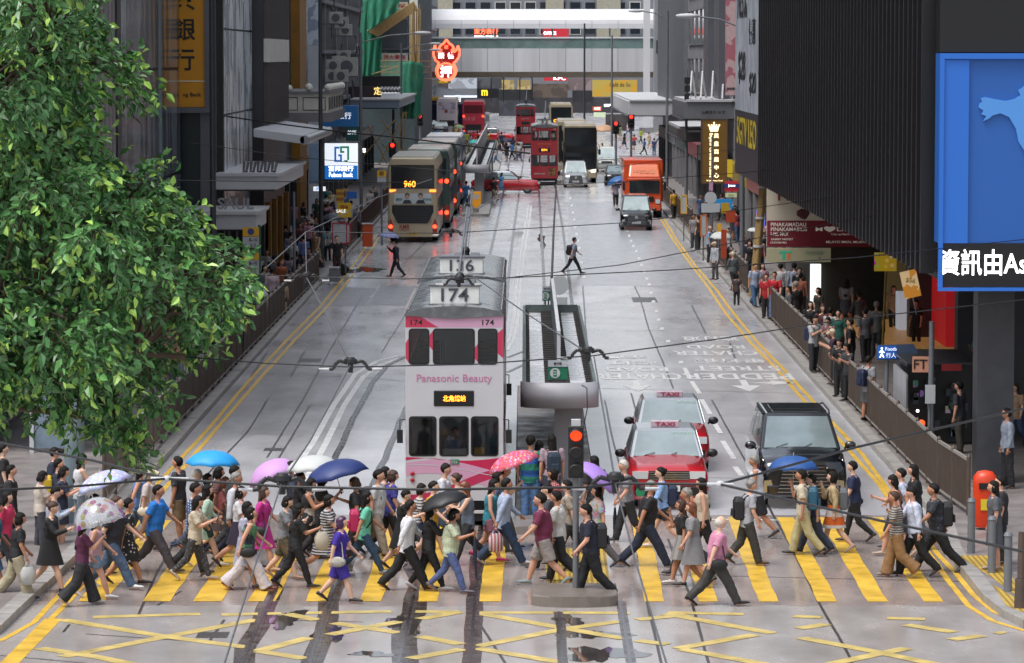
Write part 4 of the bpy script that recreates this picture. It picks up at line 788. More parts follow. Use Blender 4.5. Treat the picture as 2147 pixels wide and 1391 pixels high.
mb = MB(); pp = [(q.x, Z-.08, q.z) for q in p]; mb.tube(pp+[pp[0]], .13, 6); pp = [(PY(935+18*math.cos(a), 150+17*math.sin(a), Z-.1)) for a in [i*PI/10 for i in range(21)]]; mb.tube(pp, .12, 6); add(t, mb, 'neon_outline', mat('neon_orange', 'ff6a4a', .5, emit=1.5))
for s, x, y, h, m_ in (('榮', 925, 117, 13, EWT), ('德', 945, 117, 13, EWT), ('押', 935, 150, 25, EWT), ('囍', 936, 99, 8, ORL)):
    c = PY(x, y, Z); wtext(t, s, h*Z/FPX, (c.x, Z-.06, c.z), m_, bold=.02)
mb = MB(); mb.cone(PY(885, 105, Z+.3), PY(960, 105, Z+.3), .05, .05, 6); mb.cone(PY(885, 160, Z+.3), PY(950, 160, Z+.3), .05, .05, 6); mb.cone(PY(875, 90, Z+.3), PY(912, 165, Z+.3), .04, .04, 6); add(t, mb, 'support_frame', GREY)
# ================================================================ STREET FURNITURE
FB = mat('railing_brown', '4a3e36', .5, var=.25, scale=4); FT = mat('railing_top', '85807a', .4, var=.2, scale=5)
PG = mat('pole_grey', '6a6d72', .5, metal=.2, var=.15, scale=2); PD = mat('pole_dark', '34353a', .5, var=.2, scale=2); PB = mat('pole_blue_grey', '66747c', .5, var=.15, scale=2)
def fence(label, pts, sg, h=1.15):
    P = [Vector((*p, .14)) for p in pts]; t = thing('pavement_railing', label, 'railing', tuple(P[0]), 0, None)
    mr = MB(); mbars = MB(); k = 0
    for a, b in zip(P[:-1], P[1:]):
        L = (b-a).length; d = (b-a)/L; n = max(1, round(L/2))
        for i in range(n):
            p = a+d*(L*i/n); q = a+d*(L*(i+1)/n)
            m_ = MB(); m_.cone(p, p+Vector((0, 0, h+.05)), .045, .045, 8); m_.cone(p+Vector((0, 0, h+.05)), p+Vector((0, 0, h+.1)), .045, .02, 8)
            if k < 60: o = add(t, m_, 'post', FB)
            k += 1
            o0 = Vector((d.y, -d.x, 0))*.03
            mr.loft([[x+o0*s+Vector((0, 0, z)) for s, z in ((-1, h-.04), (1, h-.04), (1, h+.02), (-1, h+.02))] for x in (p, q)], sm=False)
            mr.loft([[x+o0*s+Vector((0, 0, z)) for s, z in ((-1, .1), (1, .1), (1, .15), (-1, .15))] for x in (p, q)], sm=False)
            for j in range(16):
                c = p+(q-p)*((j+.5)/16); mbars.box(c.x-.022, c.x+.022, c.y-.022, c.y+.022, .28, h+.11)
    add(t, mr, 'rail', FT); add(t, mbars, 'bars', FB); return t
fence('long brown pavement railing curving behind the tree and the blue umbrella', [(-8.75, 74), (-8.8, 86), (-8.75, 110), (-8.7, 135), (-8.65, 150)], -1)
fence('brown railing beside the gold double decker', [(-8.6, 163), (-8.6, 190), (-8.55, 215)], -1)
fence('brown railing behind the trailing buses', [(-8.6, 218), (-8.6, 262)], -1)
fence('short low railing with rounded end at the pavement corner beneath the tree', [(-10.6, 59.5), (-9.2, 61)], -1, 1.0)
fence('long brown railing along the pavement by the black people carrier', [(9.05, 72.5), (8.85, 76), (8.78, 90), (8.75, 128)], 1)
fence('brown railing section by the woman in the pink headscarf', [(8.8, 141), (8.8, 153)], 1)
fence('brown railing section by the round sign disc', [(8.8, 156), (8.85, 172)], 1)
fence('brown railing section beside the orange lorry', [(8.9, 190), (8.9, 232)], 1)
def pole(label, x, y, h, r=.09, m=PG, cat='pole', name='pole', z0=.14):
    t = thing(name, label, cat, (x, y, z0)); mb = MB(); mb.cone((0, 0, 0), (0, 0, h), r, r*.75, 12); mb.build('shaft', m, t)
    mb = MB(); mb.cone((0, 0, 0), (0, 0, .5), r*1.5, r*1.3, 12); mb.build('base', m, t); return t
def lamp(label, x, y, h, sg, L=2.6, n=1):
    t = pole(label, x, y, h, .1, PG, 'street lamp', 'street_lamp')
    for k in range(n):
        z = h-.05-k*.5; mb = MB(); mb.tube([(0, 0, z-.5), (sg*L*.5, 0, z-.12), (sg*L, 0, z)], .035, 8); mb.build('arm', PG, t)
        mb = MB(); mb.sph((sg*(L+.4), 0, z+.02), (.5, .16, .11), 14, 8); mb.build('lamp_head', LGREY, t)
    return t
pole('tall dark post rising past the yellow parking signs', -9.5, 109, 16, .1, PD); pole('tall dark post beside the lit bank sign', -9, 158, 16, .1, PD)
lamp('street lamp post in front of the soot stained tenement', -9, 197, 10.6, 1, 3.0); pole('thin tapering post between railing sections by the stacked crates', -8.9, 138, 4.1, .06, PG)
lamp('double armed street lamp by the bamboo poles', -9.8, 285, 10.3, 1, 2.3, 2); pole('dark post under the pale blue canopy', -9.6, 262, 5.4, .12, PD)
x_ = 8.95
lamp('street lamp in front of the corrugated steel cladding', 9.1, 229, 12.2, -1, 1.6); lamp('street lamp leaning past the grey panelled building', 9.0, 148, 11.0, -1, 1.9)
pole('grey post beside the orange lorry and bus stop', 9.25, 205, 7.5, .1, PG); pole('slim grey post behind the round sign disc', 8.9, 170, 5.5, .06, PG)
pole('wide blue grey mast standing in the crowd under the tree', -9.05, 71.5, 15.5, .21, PB); pole('grey wooden sleeve post by the black columns of the arcade', 9.3, 81.5, 3.3, .08, PG)
pole('grey mast rising in front of the dark glass office', -11.0, 108, 11, .09, PB); pole('thin post at the far crossing corner', 5.0, 300, 12, .1, PD); pole('pale post by the yellow cafe banner', 7.3, 300, 11, .1, PG)
t = thing('bamboo_post', 'leaning brown bamboo post lashed with pale ties on the pavement', 'bamboo post', (8.9, 139, .14)); mb = MB()
for a, b in ((0, 0), (.1, .05), (-.06, .1), (.04, -.08)): mb.cone((a-.02, b, 0), (a+.5, b+.4, 5.6), .09, .07, 8)
mb.build('bamboo_canes', BAM, t); mb = MB()
for z in (.8, 1.9, 3.0, 4.2): mb.cone((.01+.09*z, .07*z, z), (.01+.09*z, .07*z, z+.08), .2, .2, 12)
mb.build('lashing', LGREY, t)
# bollards at the corner
for px, py, lb in ((2036, 1160, 'tallest looking grey bollard nearest the red litter bin'), (2079, 1202, 'grey bollard between the two others at the pavement corner'), (2113, 1240, 'grey bollard nearest the camera on the pavement corner')):
    p = G(px, py, .14); t = thing('bollard', lb, 'bollard', tuple(p), 0, 'grey bollards on the corner pavement'); mb = MB(); mb.cone((0, 0, 0), (0, 0, .98), .075, .07, 14); mb.build('shaft', PG, t); mb = MB(); mb.cone((0, 0, .98), (0, 0, 1.04), .085, .06, 14); mb.build('cap', PG, t)
p = G(2147, 1275, .14); pole('dark brown end post at the edge of the corner pavement', p.x-.05, p.y, 1.3, .08, FB)
p = G(2064, 1110, .14); t = thing('litter_bin', 'rounded orange red litter bin on the corner pavement behind the bollards', 'litter bin', tuple(p)); ORB = mat('bin_orange', 'c2360f', .4, var=.08)
mb = MB(); mb.loft([[(math.cos(a)*r, math.sin(a)*r*.8, z) for a in [i*PI/10 for i in range(20)]] for r, z in ((.2, .05), (.22, .1), (.24, .9), (.23, 1.05), (.15, 1.15), (.01, 1.18))]); mb.build('body', ORB, t)
mb = MB(); mb.box(-.14, .14, -.21, -.18, .82, .94); mb.build('opening', BLK, t); mb = MB(); mb.box(-.1, .1, -.2, -.18, .4, .62); mb.build('sticker', mat('sticker_yellow', 'c9b020', .5), t)
# parking restriction signs on a green frame
GF = mat('green_frame', '1f5a40', .5); SY = mat('plate_yellow', 'cf9f1c', .5); SW = mat('plate_white', 'a9adb0', .5); SBL = mat('plate_blue', '2a3f7c', .5)
Z = 123.0; u = Z/FPX; p = PY(545, 660, Z)
t = thing('parking_sign', 'pair of yellow and white parking hour plates on a green post behind the railing', 'sign', (p.x, Z, .14))
mb = MB(); mb.box(p.x-.06, p.x+.04, Z, Z+.1, .14, PY(545, 472, Z).z); a = PY(510, 578, Z); mb.box(a.x-.03, p.x, Z+.02, Z+.08, PY(1, 580, Z).z-.02, PY(1, 578, Z).z); mb.box(a.x-.03, p.x, Z+.02, Z+.08, PY(1, 527, Z).z, PY(1, 523, Z).z); add(t, mb, 'post', GF)
for k, y0 in enumerate((477, 526)):
    mb = MB(); pxbox(mb, 509, 543, y0, y0+19, Z, .02); add(t, mb, 'yellow_plate', SY); mb = MB(); pxbox(mb, 509, 543, y0+20, y0+(43 if k == 0 else 50), Z, .02); add(t, mb, 'white_plate', SW)
    c = PY(526, y0+9, Z); mb = MB(); mb.cone((c.x, Z-.03, c.z), (c.x, Z-.02, c.z), 7*u, 7*u, 20); add(t, mb, 'blue_roundel', SBL)
    for j, s in enumerate(('8-10', '5-7')): c = PY(531, y0+26+j*12, Z); wtext(t, s, 7*u, (c.x, Z-.03, c.z), INK, bold=.012)
for (px0, px1, py0, py1, Z, bx_, by_, lb) in ((791, 810, 358, 384, 176, 800, 470, 'small yellow and white parking plate on the post beside the gold bus'), (509, 509, 0, 0, 0, 0, 0, '')):
    if not Z: continue
    t = sboard('parking_sign', lb, px0, px1, py0, py1, Z, SW, dep=.04); mb = MB(); pxbox(mb, px0, px1, py0, py0+13, Z, .02); add(t, mb, 'yellow_plate', SY); c = PY(800, 364, Z); mb = MB(); mb.cone((c.x, Z-.03, c.z), (c.x, Z-.02, c.z), .12, .12, 16); add(t, mb, 'blue_roundel', mat('round_brown', '7a5a20', .5))
    mb = MB(); mb.cone((c.x, Z+.08, .14), (c.x, Z+.08, c.z), .05, .05, 8); add(t, mb, 'post', PG)
# bus stop posts, bins and boards on the pavement
def stand(name, label, px, py, Z, w_, h, m, top=None, cat='sign', dep=.08, fr=None, post=True):    # py: top of the board
    c = PY(px, py, Z); t = thing(name, label, cat, (c.x, Z, .14)); mb = MB(); mb.box(c.x-w_/2, c.x+w_/2, Z, Z+dep, c.z-h, c.z); add(t, mb, 'board', m)
    if fr: mb = MB(); [mb.box(c.x+a, c.x+b, Z-.02, Z+dep+.01, c.z+e, c.z+f) for a, b, e, f in ((-w_/2-.05, -w_/2, -h-.05, .05), (w_/2, w_/2+.05, -h-.05, .05), (-w_/2, w_/2, 0, .05), (-w_/2, w_/2, -h-.05, -h))]; add(t, mb, 'frame', fr)
    if post: mb = MB(); mb.cone((c.x, Z+dep+.04, .14), (c.x, Z+dep+.04, c.z), .035, .035, 8); add(t, mb, 'post', PG)
    return t
RDF = mat('frame_red', '9a1c30', .5); BWH = mat('board_white', 'a2a5a8', .5)
stand('bus_stop_board', 'white timetable board in a red frame beside the crowd with luggage', 712, 470, 152, .55, .8, BWH, fr=RDF); stand('bus_stop_board', 'second red framed timetable board farther along the same pavement', 724, 472, 153.5, .35, .75, BWH, fr=RDF)
stand('bus_stop_board', 'yellow framed timetable board by the railing near the orange lorry', 1434, 411, 180, .22, .85, BWH, fr=SY); stand('bus_stop_board', 'orange framed white board near the man in pale blue shirt', 1475, 452, 163, .2, .9, BWH, fr=mat('frame_orange', 'b5621c', .5))
stand('bus_stop_post', 'orange bus stop post beside the white umbrella', 1518, 482, 151, .22, 1.2, mat('stop_orange', 'a03c1c', .5), post=False, dep=.22, cat='bus stop post'); stand('bus_stop_post', 'orange red bus stop flag with pale panel by the bamboo post', 1532, 443, 158, .42, .5, mat('stop_orange'), cat='bus stop post')
stand('bus_stop_post', 'yellow capped bus stop post behind the man in pale blue', 1508, 470, 160, .18, .45, SY, cat='bus stop post', dep=.18); stand('sign_board_back', 'blank grey rectangular sign back under the round disc', 1490, 427, 165, .85, .42, SW)
t = thing('round_sign_back', 'blank grey disc sign back on a post with small route plate', 'sign', (PY(1490, 415, 165).x, 165.2, .14)); c = PY(1490, 415, 165); mb = MB(); mb.cone((c.x, 165, c.z), (c.x, 165.04, c.z), .28, .28, 24); add(t, mb, 'disc', SW); mb = MB(); mb.cone((c.x, 165.08, .14), (c.x, 165.08, c.z+.7), .04, .04, 8); add(t, mb, 'post', PG); mb = MB(); mb.box(c.x-.08, c.x+.1, 165, 165.03, c.z+.33, c.z+.7); add(t, mb, 'plate', mat('plate_pink', 'b58aa8', .5))
for px, py, Z, w_, h_, d_, m_, nm, lb in ((618, 552, 140, .7, .75, .6, PG, 'utility_box', 'grey utility box by the seated pedestrians behind the railing'), (700, 520, 148, .4, .55, .4, PG, 'utility_box', 'small grey box beside the thin post'), (770, 420, 175, .5, 1.1, .4, mat('barrier_orange', 'b8481c', .5), 'utility_box', 'orange street cabinet beside the farther railing'), (362, 790, 97, .8, .8, .6, mat('box_pale_green', '8f9c8c', .5), 'utility_box', 'pale open topped box beside the bald man behind the railing')):
    c = PY(px, py, Z); t = thing(nm, lb, 'street box', (c.x, Z, .14)); mb = MB(); mb.box(-w_/2, w_/2, 0, d_, 0, h_); mb.build('casing', m_, t, bevel=.03); mb = MB(); mb.box(-w_/2-.03, w_/2+.03, -.03, d_+.03, h_, h_+.05); mb.build('lid', LGREY, t)
# phone kiosks under the tree
for i, (px, Z, lb) in enumerate(((110, 84, 'glass kiosk with picture panel under the tree'), (185, 86.5, 'second glass kiosk with teal panel under the tree'))):
    x = PY(px, 800, Z).x; t = thing('kiosk', lb, 'kiosk', (x, Z, .14)); mb = MB()
    for a, b in ((-.5, 0), (.5, 0), (-.5, 1), (.5, 1)): mb.box(a-.05, a+.05, b-.05, b+.05, 0, 2.3)
    mb.build('frame', LGREY, t); mb = MB(); mb.box(-.6, .6, -.1, 1.1, 2.3, 2.5); mb.build('roof', PB, t); mb = MB(); mb.box(-.45, .45, .0, .03, .1, 2.2); mb.build('panel', mat('kiosk_panel%d' % i, ['6f7f8c', '1d4a4a'][i], .15, var=.4, scale=2), t)
# newspaper stand and footbridge sign by the arcade
t = thing('news_stand', 'dark newspaper stand with pink title board and red fascia', 'news stand', (11.5, 84, .14))
mb = MB(); mb.box(PY(1902, 800, 86).x, PY(2040, 800, 86).x, 86, 89, .14, PY(1, 760, 86).z); add(t, mb, 'cabinet', BLK, bevel=.03)
mb = MB(); mb.box(PY(1895, 800, 86).x, PY(2045, 800, 86).x, 85.3, 89.2, PY(1, 760, 86).z+.01, PY(1, 755, 86).z); add(t, mb, 'roof', mat('stand_roof', '2a2c30', .4))
mb = MB(); q = [PY(1873, 905, 88), PY(1873, 762, 88), PY(1900, 786, 84.5), PY(1900, 945, 84.5)]; mb.quad(*[tuple(p) for p in q]); mb.quad(*[(p.x+.04, p.y, p.z) for p in reversed(q)]); add(t, mb, 'white_side_panel', mat('panel_dirty_white', 'a5a7aa', .4, pat='stripev', scale=.9, col2='7c7e82', emit=.06))
t2 = sboard('newspaper_board', 'square salmon pink newspaper board with black initials on the stand', 1913, 1947, 748, 781, 84.4, mat('salmon', 'c08a70', .5, emit=.05), dep=.03, lines=[('FT', 1930, 764, 20, INK)])
mb = MB(); a, b = PY(1975, 778, 84.4), PY(2016, 764, 84.4); mb.box(a.x, b.x, 84.4, 84.45, a.z, b.z); add(t, mb, 'red_name_board', mat('red_dim', '7a1518', .5, emit=.05)); 
for i in range(26): c = PY(rnd.uniform(1915, 2030), rnd.uniform(800, 930), 85.7); mb = MB(); mb.bb((c.x, 85.7, c.z), (.12, .06, .17)); add(t, mb, 'magazine', mat('magazines', '2d3238', .4, pat='floral', scale=5, col2='5a6068'))
t = thing('footbridge_sign', 'blue arrow shaped footbridge direction sign with walking figure', 'sign', tuple(PY(1880, 740, 88))); Z = 88
mb = MB(); q = [PY(*p, Z) for p in ((1838, 724), (1916, 722), (1924, 738), (1916, 754), (1838, 755))]; mb.loft([[(p.x, Z, p.z) for p in q], [(p.x, Z+.05, p.z) for p in q]], sm=False); add(t, mb, 'board', mat('sign_slate', '3b4c66', .5))
mb = MB(); pxbox(mb, 1840, 1880, 726, 753, Z, .012); add(t, mb, 'blue_face', mat('sign_blue_face', '1456a8', .5, emit=.12))
mb = MB(); c = PY(1849, 731, Z-.02); mb.sph(c, (.025, .01, .025), 8, 6)
for a, b in (((1849, 734), (1849, 742)), ((1849, 742), (1845, 750)), ((1849, 742), (1853, 750)), ((1849, 735), (1844, 740)), ((1849, 735), (1854, 740))): mb.cone(PY(*a, Z-.02), PY(*b, Z-.02), .014, .012, 6)
add(t, mb, 'walking_figure', EWT)
for s, y, h in (('Footb', 732, 7), ('行人', 745, 10)): c = PY(1868, y, Z); wtext(t, s, h*Z/FPX, (c.x, Z-.02, c.z), EW)
mb = MB(); c = PY(1860, 750, Z); mb.cone((c.x, Z+.1, .14), (c.x, Z+.1, c.z+.3), .05, .05, 8); add(t, mb, 'post', PG)
stand('sign_plate', 'blank pale tilted plate on a post before the newspaper stand', 1951, 808, 80.8, .22, .42, SW, cat='sign')
for (px, py, c, lb) in ((1924, 862, 'e8f0ff', 'tiny white light'), (2009, 860, '40d8a0', 'tiny green light'), (1932, 888, 'f05a28', 'small orange red lantern')):
    p = PY(px, py, 85.2); o = MB().sph((0, 0, 0), .035 if c != 'f05a28' else .09, 10, 8).build('stall_light', mat('glow_'+c, c, .5, emit=4 if c != 'f05a28' else .8)); o.location = p; tag(o, lb+' glowing in the shade of the newspaper stand', 'light')
# ---------------------------------------------------------------- tram shelters
def shelter(y0, y1, xl, xr, zr, label, near=True):
    t = thing('tram_shelter', label, 'tram shelter', ((xl+xr)/2, y0, .15)); O = ((xl+xr)/2, y0)
    w_ = xr-xl
    mb = MB(); r_ = w_/2; n = 16
    arc = [(xl, y0+.4)]+[((xl+xr)/2-r_*math.cos(PI*k/n), y0+.4-.4*math.sin(PI*k/n)) for k in range(1, n)]+[(xr, y0+.4)]
    out = [[(x, y, zr-.42) for x, y in arc], [(x, y, zr+.12) for x, y in arc]]; mb.loft(out, closed=False, cap=False)
    add(t, mb, 'fascia', mat('shelter_white', '9d9da3', .45, var=.06)).modifiers.new('s', 'SOLIDIFY').thickness = .04
    mb = MB(); mb.box(xl+.03, xr-.03, y0+.38, y1, zr-.14, zr-.1); add(t, mb, 'roof_sheet', mat('shelter_roof', 'b9babd', .28, var=.35, scale=2.5, detail=8, rvar=.1, bump=.15))
    mb = MB(); mb.box(xl, xl+.07, y0+.4, y1, zr-.25, zr+.1); mb.box(xr-.07, xr, y0+.4, y1, zr-.25, zr+.1); mb.box(xl+.07, xr-.07, y1-.08, y1, zr-.25, zr+.12); add(t, mb, 'gutter', mat('gutter_dark', '4a5452', .5, var=.4, scale=4))
    nn = int((y1-y0)/.62); c = (xl+xr)/2
    for i in range(nn):
        mb = MB(); y = y0+.7+(y1-y0-1)*i/nn; mb.box(c-.3, c+.24, y, y+.09, zr-.1, zr+.02); mb.box(xl+.08, xl+.17, y, y+.06, zr-.1, zr); mb.box(xr-.2, xr-.08, y, y+.06, zr-.1, zr)
        add(t, mb, 'roof_slat', mat('slat_dark', '332f2c', .5, var=.4, scale=3))
    mb = MB(); yy = y1
    mb.box(c-.02, c+.03, y0+2.8 if near else y0+4, y1+1.2, zr+.02, zr+(.95 if near else 1.3)); add(t, mb, 'advertising_spine', mat('spine_panel', '4a5a66', .3, var=.2))
    mb = MB(); mb.box(c-.035, c+.045, y0+2.8 if near else y0+4, y1+1.2, zr+(.95 if near else 1.3), zr+(1.0 if near else 1.35)); mb.box(c-.035, c+.045, y0+2.78 if near else y0+3.98, y0+2.85 if near else y0+4.05, zr, zr+1); add(t, mb, 'spine_frame', LGREY)
    for y in [y0+1.2+(y1-y0-2)*k/3 for k in range(4)]:
        m_ = MB(); m_.box(c+.35, c+.5, y, y+.15, .15, zr-.15); add(t, m_, 'post', mat('shelter_post', '8a8b90', .4))
    mb = MB(); mb.box(c-.1, c+.45, y0+1.0, y0+1.12, .15, zr-.2); add(t, mb, 'end_panel', mat('end_panel', '8c8d91' if near else '5d5850', .4))
    return t
shelter(75, 98.7, -.05, 1.53, 2.5, 'long tram shelter with white rounded fascia and slatted wet roof behind the signal')
shelter(224, 290, -3.85, -2.25, 2.55, 'farther tram shelter with grey rounded fascia by the crossing taxi', False)
def stopsign(label, px0, px1, py0, py1, Z, t2='畢打街'):
    t = sboard('tram_stop_sign', label, px0, px1, py0, py1, Z, mat('stop_green', '14684a', .5), dep=.05); u = Z/FPX; ym = py0+(py1-py0)*.33; cx = (px0+px1)/2
    mb = MB(); pxbox(mb, px0, px1, py0, ym, Z, .015); add(t, mb, 'white_plate', mat('stop_white', 'a8aab0', .5)); c = PY(cx, (py0+ym)/2, Z); wtext(t, t2, (ym-py0)*.4*u, (c.x, Z-.02, c.z), INK)
    c = PY(cx-(px1-px0)*.14, (ym+py1)/2, Z); r_ = (py1-ym)*.4*u; mb = MB(); mb.cone((c.x, Z-.02, c.z), (c.x, Z-.01, c.z), r_, r_, 20); add(t, mb, 'white_roundel', mat('roundel_white', 'b5b8b8', .5))
    mb = MB(); mb.box(c.x-r_*.35, c.x+r_*.35, Z-.025, Z-.021, c.z-r_*.7, c.z+r_*.7); add(t, mb, 'tram_symbol', mat('stop_green')); 
    mb = MB(); [mb.box(c.x-r_*.25, c.x+r_*.25, Z-.03, Z-.026, c.z+r_*k, c.z+r_*(k+.22)) for k in (-.35, .15)]; add(t, mb, 'symbol_windows', mat('roundel_white'))
    mb = MB(); a = PY(px0+6, py1, Z); b = PY(px1-6, py1, Z); [mb.cone((q.x, Z+.03, q.z-.35), (q.x, Z+.03, q.z), .025, .025, 6) for q in (a, b)]; add(t, mb, 'bracket', PD); return t
stopsign('green and white tram stop sign with roundel at the near end of the shelter roof', 1149, 1190, 756, 796, 76.2); stopsign('smaller green tram stop sign at the far end of the shelter roof', 1137, 1156, 601, 631, 99.5)
t = thing('round_mirror', 'round grey sign back on the post at the far end of the shelter', 'sign', (PY(1172, 600, 101).x, 101, 0)); c = PY(1172, 599, 101); mb = MB(); mb.cone((c.x, 101, c.z), (c.x, 101.05, c.z), .27, .27, 24); add(t, mb, 'disc', SW); mb = MB(); mb.cone((c.x-.12, 101.1, .15), (c.x-.12, 101.1, c.z), .05, .05, 8); add(t, mb, 'post', PD); mb = MB(); c = PY(1178, 634, 101); mb.box(c.x-.16, c.x+.16, 100.96, 101, c.z-.16, c.z+.14); add(t, mb, 'square_plate', SW)
p = G(998, 452); t = thing('keep_left_bollard', 'orange yellow shield bollard at the end of the farther platform', 'bollard', (p.x, p.y+.3, .15)); mb = MB(); mb.prism([(-.3, .55), (0, .2), (.3, .55), (.3, 1.25), (-.3, 1.25)], -.08, .08); mb.build('shield', mat('shield_orange', 'd08a12', .5, emit=.15), t, bevel=.03); mb = MB(); mb.cone((0, -.09, .95), (0, -.08, .95), .17, .17, 16); mb.build('roundel', LGREY, t); mb = MB(); mb.box(-.18, .18, -.1, .1, 0, .25); mb.build('base', CONC, t)
# ---------------------------------------------------------------- traffic signals
SG = mat('signal_black', '151516', .5); SR = mat('signal_red_lit', 'ff2808', .5, emit=2.2); SRD = mat('signal_red_pure', 'ff2018', .5, emit=4); SO = mat('lens_off', '1c1a18', .2)
def signal(label, x, y, zt, h, w_, z0=.14, lit=0, r=.09, man=False, pole_h=None, red=SR):
    t = thing('traffic_signal', label, 'traffic signal', (x, y, z0)); mb = MB(); mb.cone((0, .05, 0), (0, .05, pole_h or (zt-h)), r, r, 14); mb.build('pole', PG, t)
    k = 3 if not man else 2; mb = MB(); mb.box(-w_/2, w_/2, -.1, .12, zt-h, zt); mb.build('housing', SG, t, bevel=.02)
    for i in range(k):
        z = zt-h*(i+.5)/k; rr = min(w_*.38, h/k*.4); m_ = MB(); m_.cone((0, -.13, z), (0, -.1, z), rr, rr, 20); m_.build('lens', red if i == lit else SO, t)
        m_ = MB(); n = 14; v = []
        for q in range(n+1):
            a = PI*q/n; v += [((rr+.02)*math.cos(a), -.12, z+(rr+.02)*math.sin(a)), ((rr+.02)*math.cos(a), -.3, z+(rr+.02)*math.sin(a)-.02)]
        m_.add(v, [(2*q, 2*q+1, 2*q+3, 2*q+2) for q in range(n)], sm=True); m_.build('visor', SG, t).modifiers.new('s', 'SOLIDIFY').thickness = .012
    return t
p = G(1207, 1256); t = signal('tall traffic signal showing red on the near island', p.x, p.y, PY(1205, 893, p.y).z-.16, .91, .27, .16, r=.055)
mb = MB(); mb.box(-.08, .08, -.06, .1, PY(1205, 893, p.y).z-.16, PY(1205, 880, p.y).z-.16); mb.build('top_bracket', LGREY, t); mb = MB(); mb.tube([(.1, 0, 3.6), (.19, 0, 3.55), (.2, 0, 3.2), (.14, 0, 2.9)], .01, 6); mb.build('cable', SG, t)
for px, py, x, lb in ((1323, 250, 8.0, 'far pedestrian signal showing a red figure by the pale canopy'), (1291, 264, 7.2, 'far traffic signal showing red by the sunshade'), (881, 248, -8.9, 'far red signal beside the green hanging net'), (823, 310, -9.0, 'red triangular signal glow behind the raking scaffold poles')):
    Z = abs(x)*FPX/abs(px-1100); z = PY(px, py, Z).z; signal(lb, x, Z, z+.2, 1.0, .5, red=SRD)
p = PY(1441, 185, 200); t = thing('traffic_camera', 'cluster of black signal heads on a mast above the boxy canopy', 'signal cluster', (p.x, 200, 6.9)); mb = MB()
for k in range(3): mb.bb((0, 0, .3+.45*k), (.32, .3, .38))
mb.build('housing', SG, t, bevel=.04); mb = MB(); mb.cone((0, .2, 0), (0, .2, 1.8), .05, .05, 8); mb.build('mast', PG, t)
# parasol at the far corner, construction cones, crates
def flat_umb(): pass
# ================================================================ VEHICLES (front faces -y locally)
CG = mat('car_glass', '8b999b', .05, metal=.6, spec=1.0, var=.25, scale=1.2); CGD = mat('dark_glass', '1a2024', .06, spec=.9, var=.3, scale=1)  # car glass: pale metallic base imitates sky reflected in windscreens
TY = mat('tyre', '17171a', .7); RIM = mat('rim_alloy', '8a8c90', .3, metal=.8); CHR = mat('chrome', 'b9bcc0', .15, metal=1); PLW = mat('plate_white_v', 'c8cac8', .5); PLY = mat('plate_yellow_v', 'c8a018', .5)
HL = mat('headlight_lens', 'c9ced2', .12, metal=.3); HLit = mat('headlight_lit', 'fff4dc', .3, emit=3.5); TL = mat('tail_lit', 'ff3a1e', .4, emit=3.5); TLO = mat('tail_amber', 'ff7a2a', .4, emit=2.2)
LEDO = mat('led_orange', 'ff8a28', .4, emit=2.6)
def paint(n, c='808080', metal=0, rough=.25, coat=.8): return mat(n, c, rough, metal=metal, coat=coat, var=.05, scale=2)
def wheels(t, W, ys, r, wd=.2):
    for y in ys:
        for s in (-1, 1):
            m_ = MB(); x0, x1 = s*(W/2-.02), s*(W/2-.02-wd); m_.cone((x0, y, r), (x1, y, r), r, r, 20); o = m_.build('wheel', TY, t)
            m_ = MB(); m_.cone((x0+s*.012, y, r), (x0-s*.05, y, r), r*.6, r*.66, 14); m_.build('rim', RIM, o)
def plate_no(t, s, y, z, m=PLW, w_=.5, h=.12, x=0):
    mb = MB(); mb.box(x-w_/2, x+w_/2, y-.03, y, z-h/2, z+h/2); o = mb.build('number_plate', m, t); text(s, h*.65, (x, y-.035, z), INK, o, w=w_*.8)
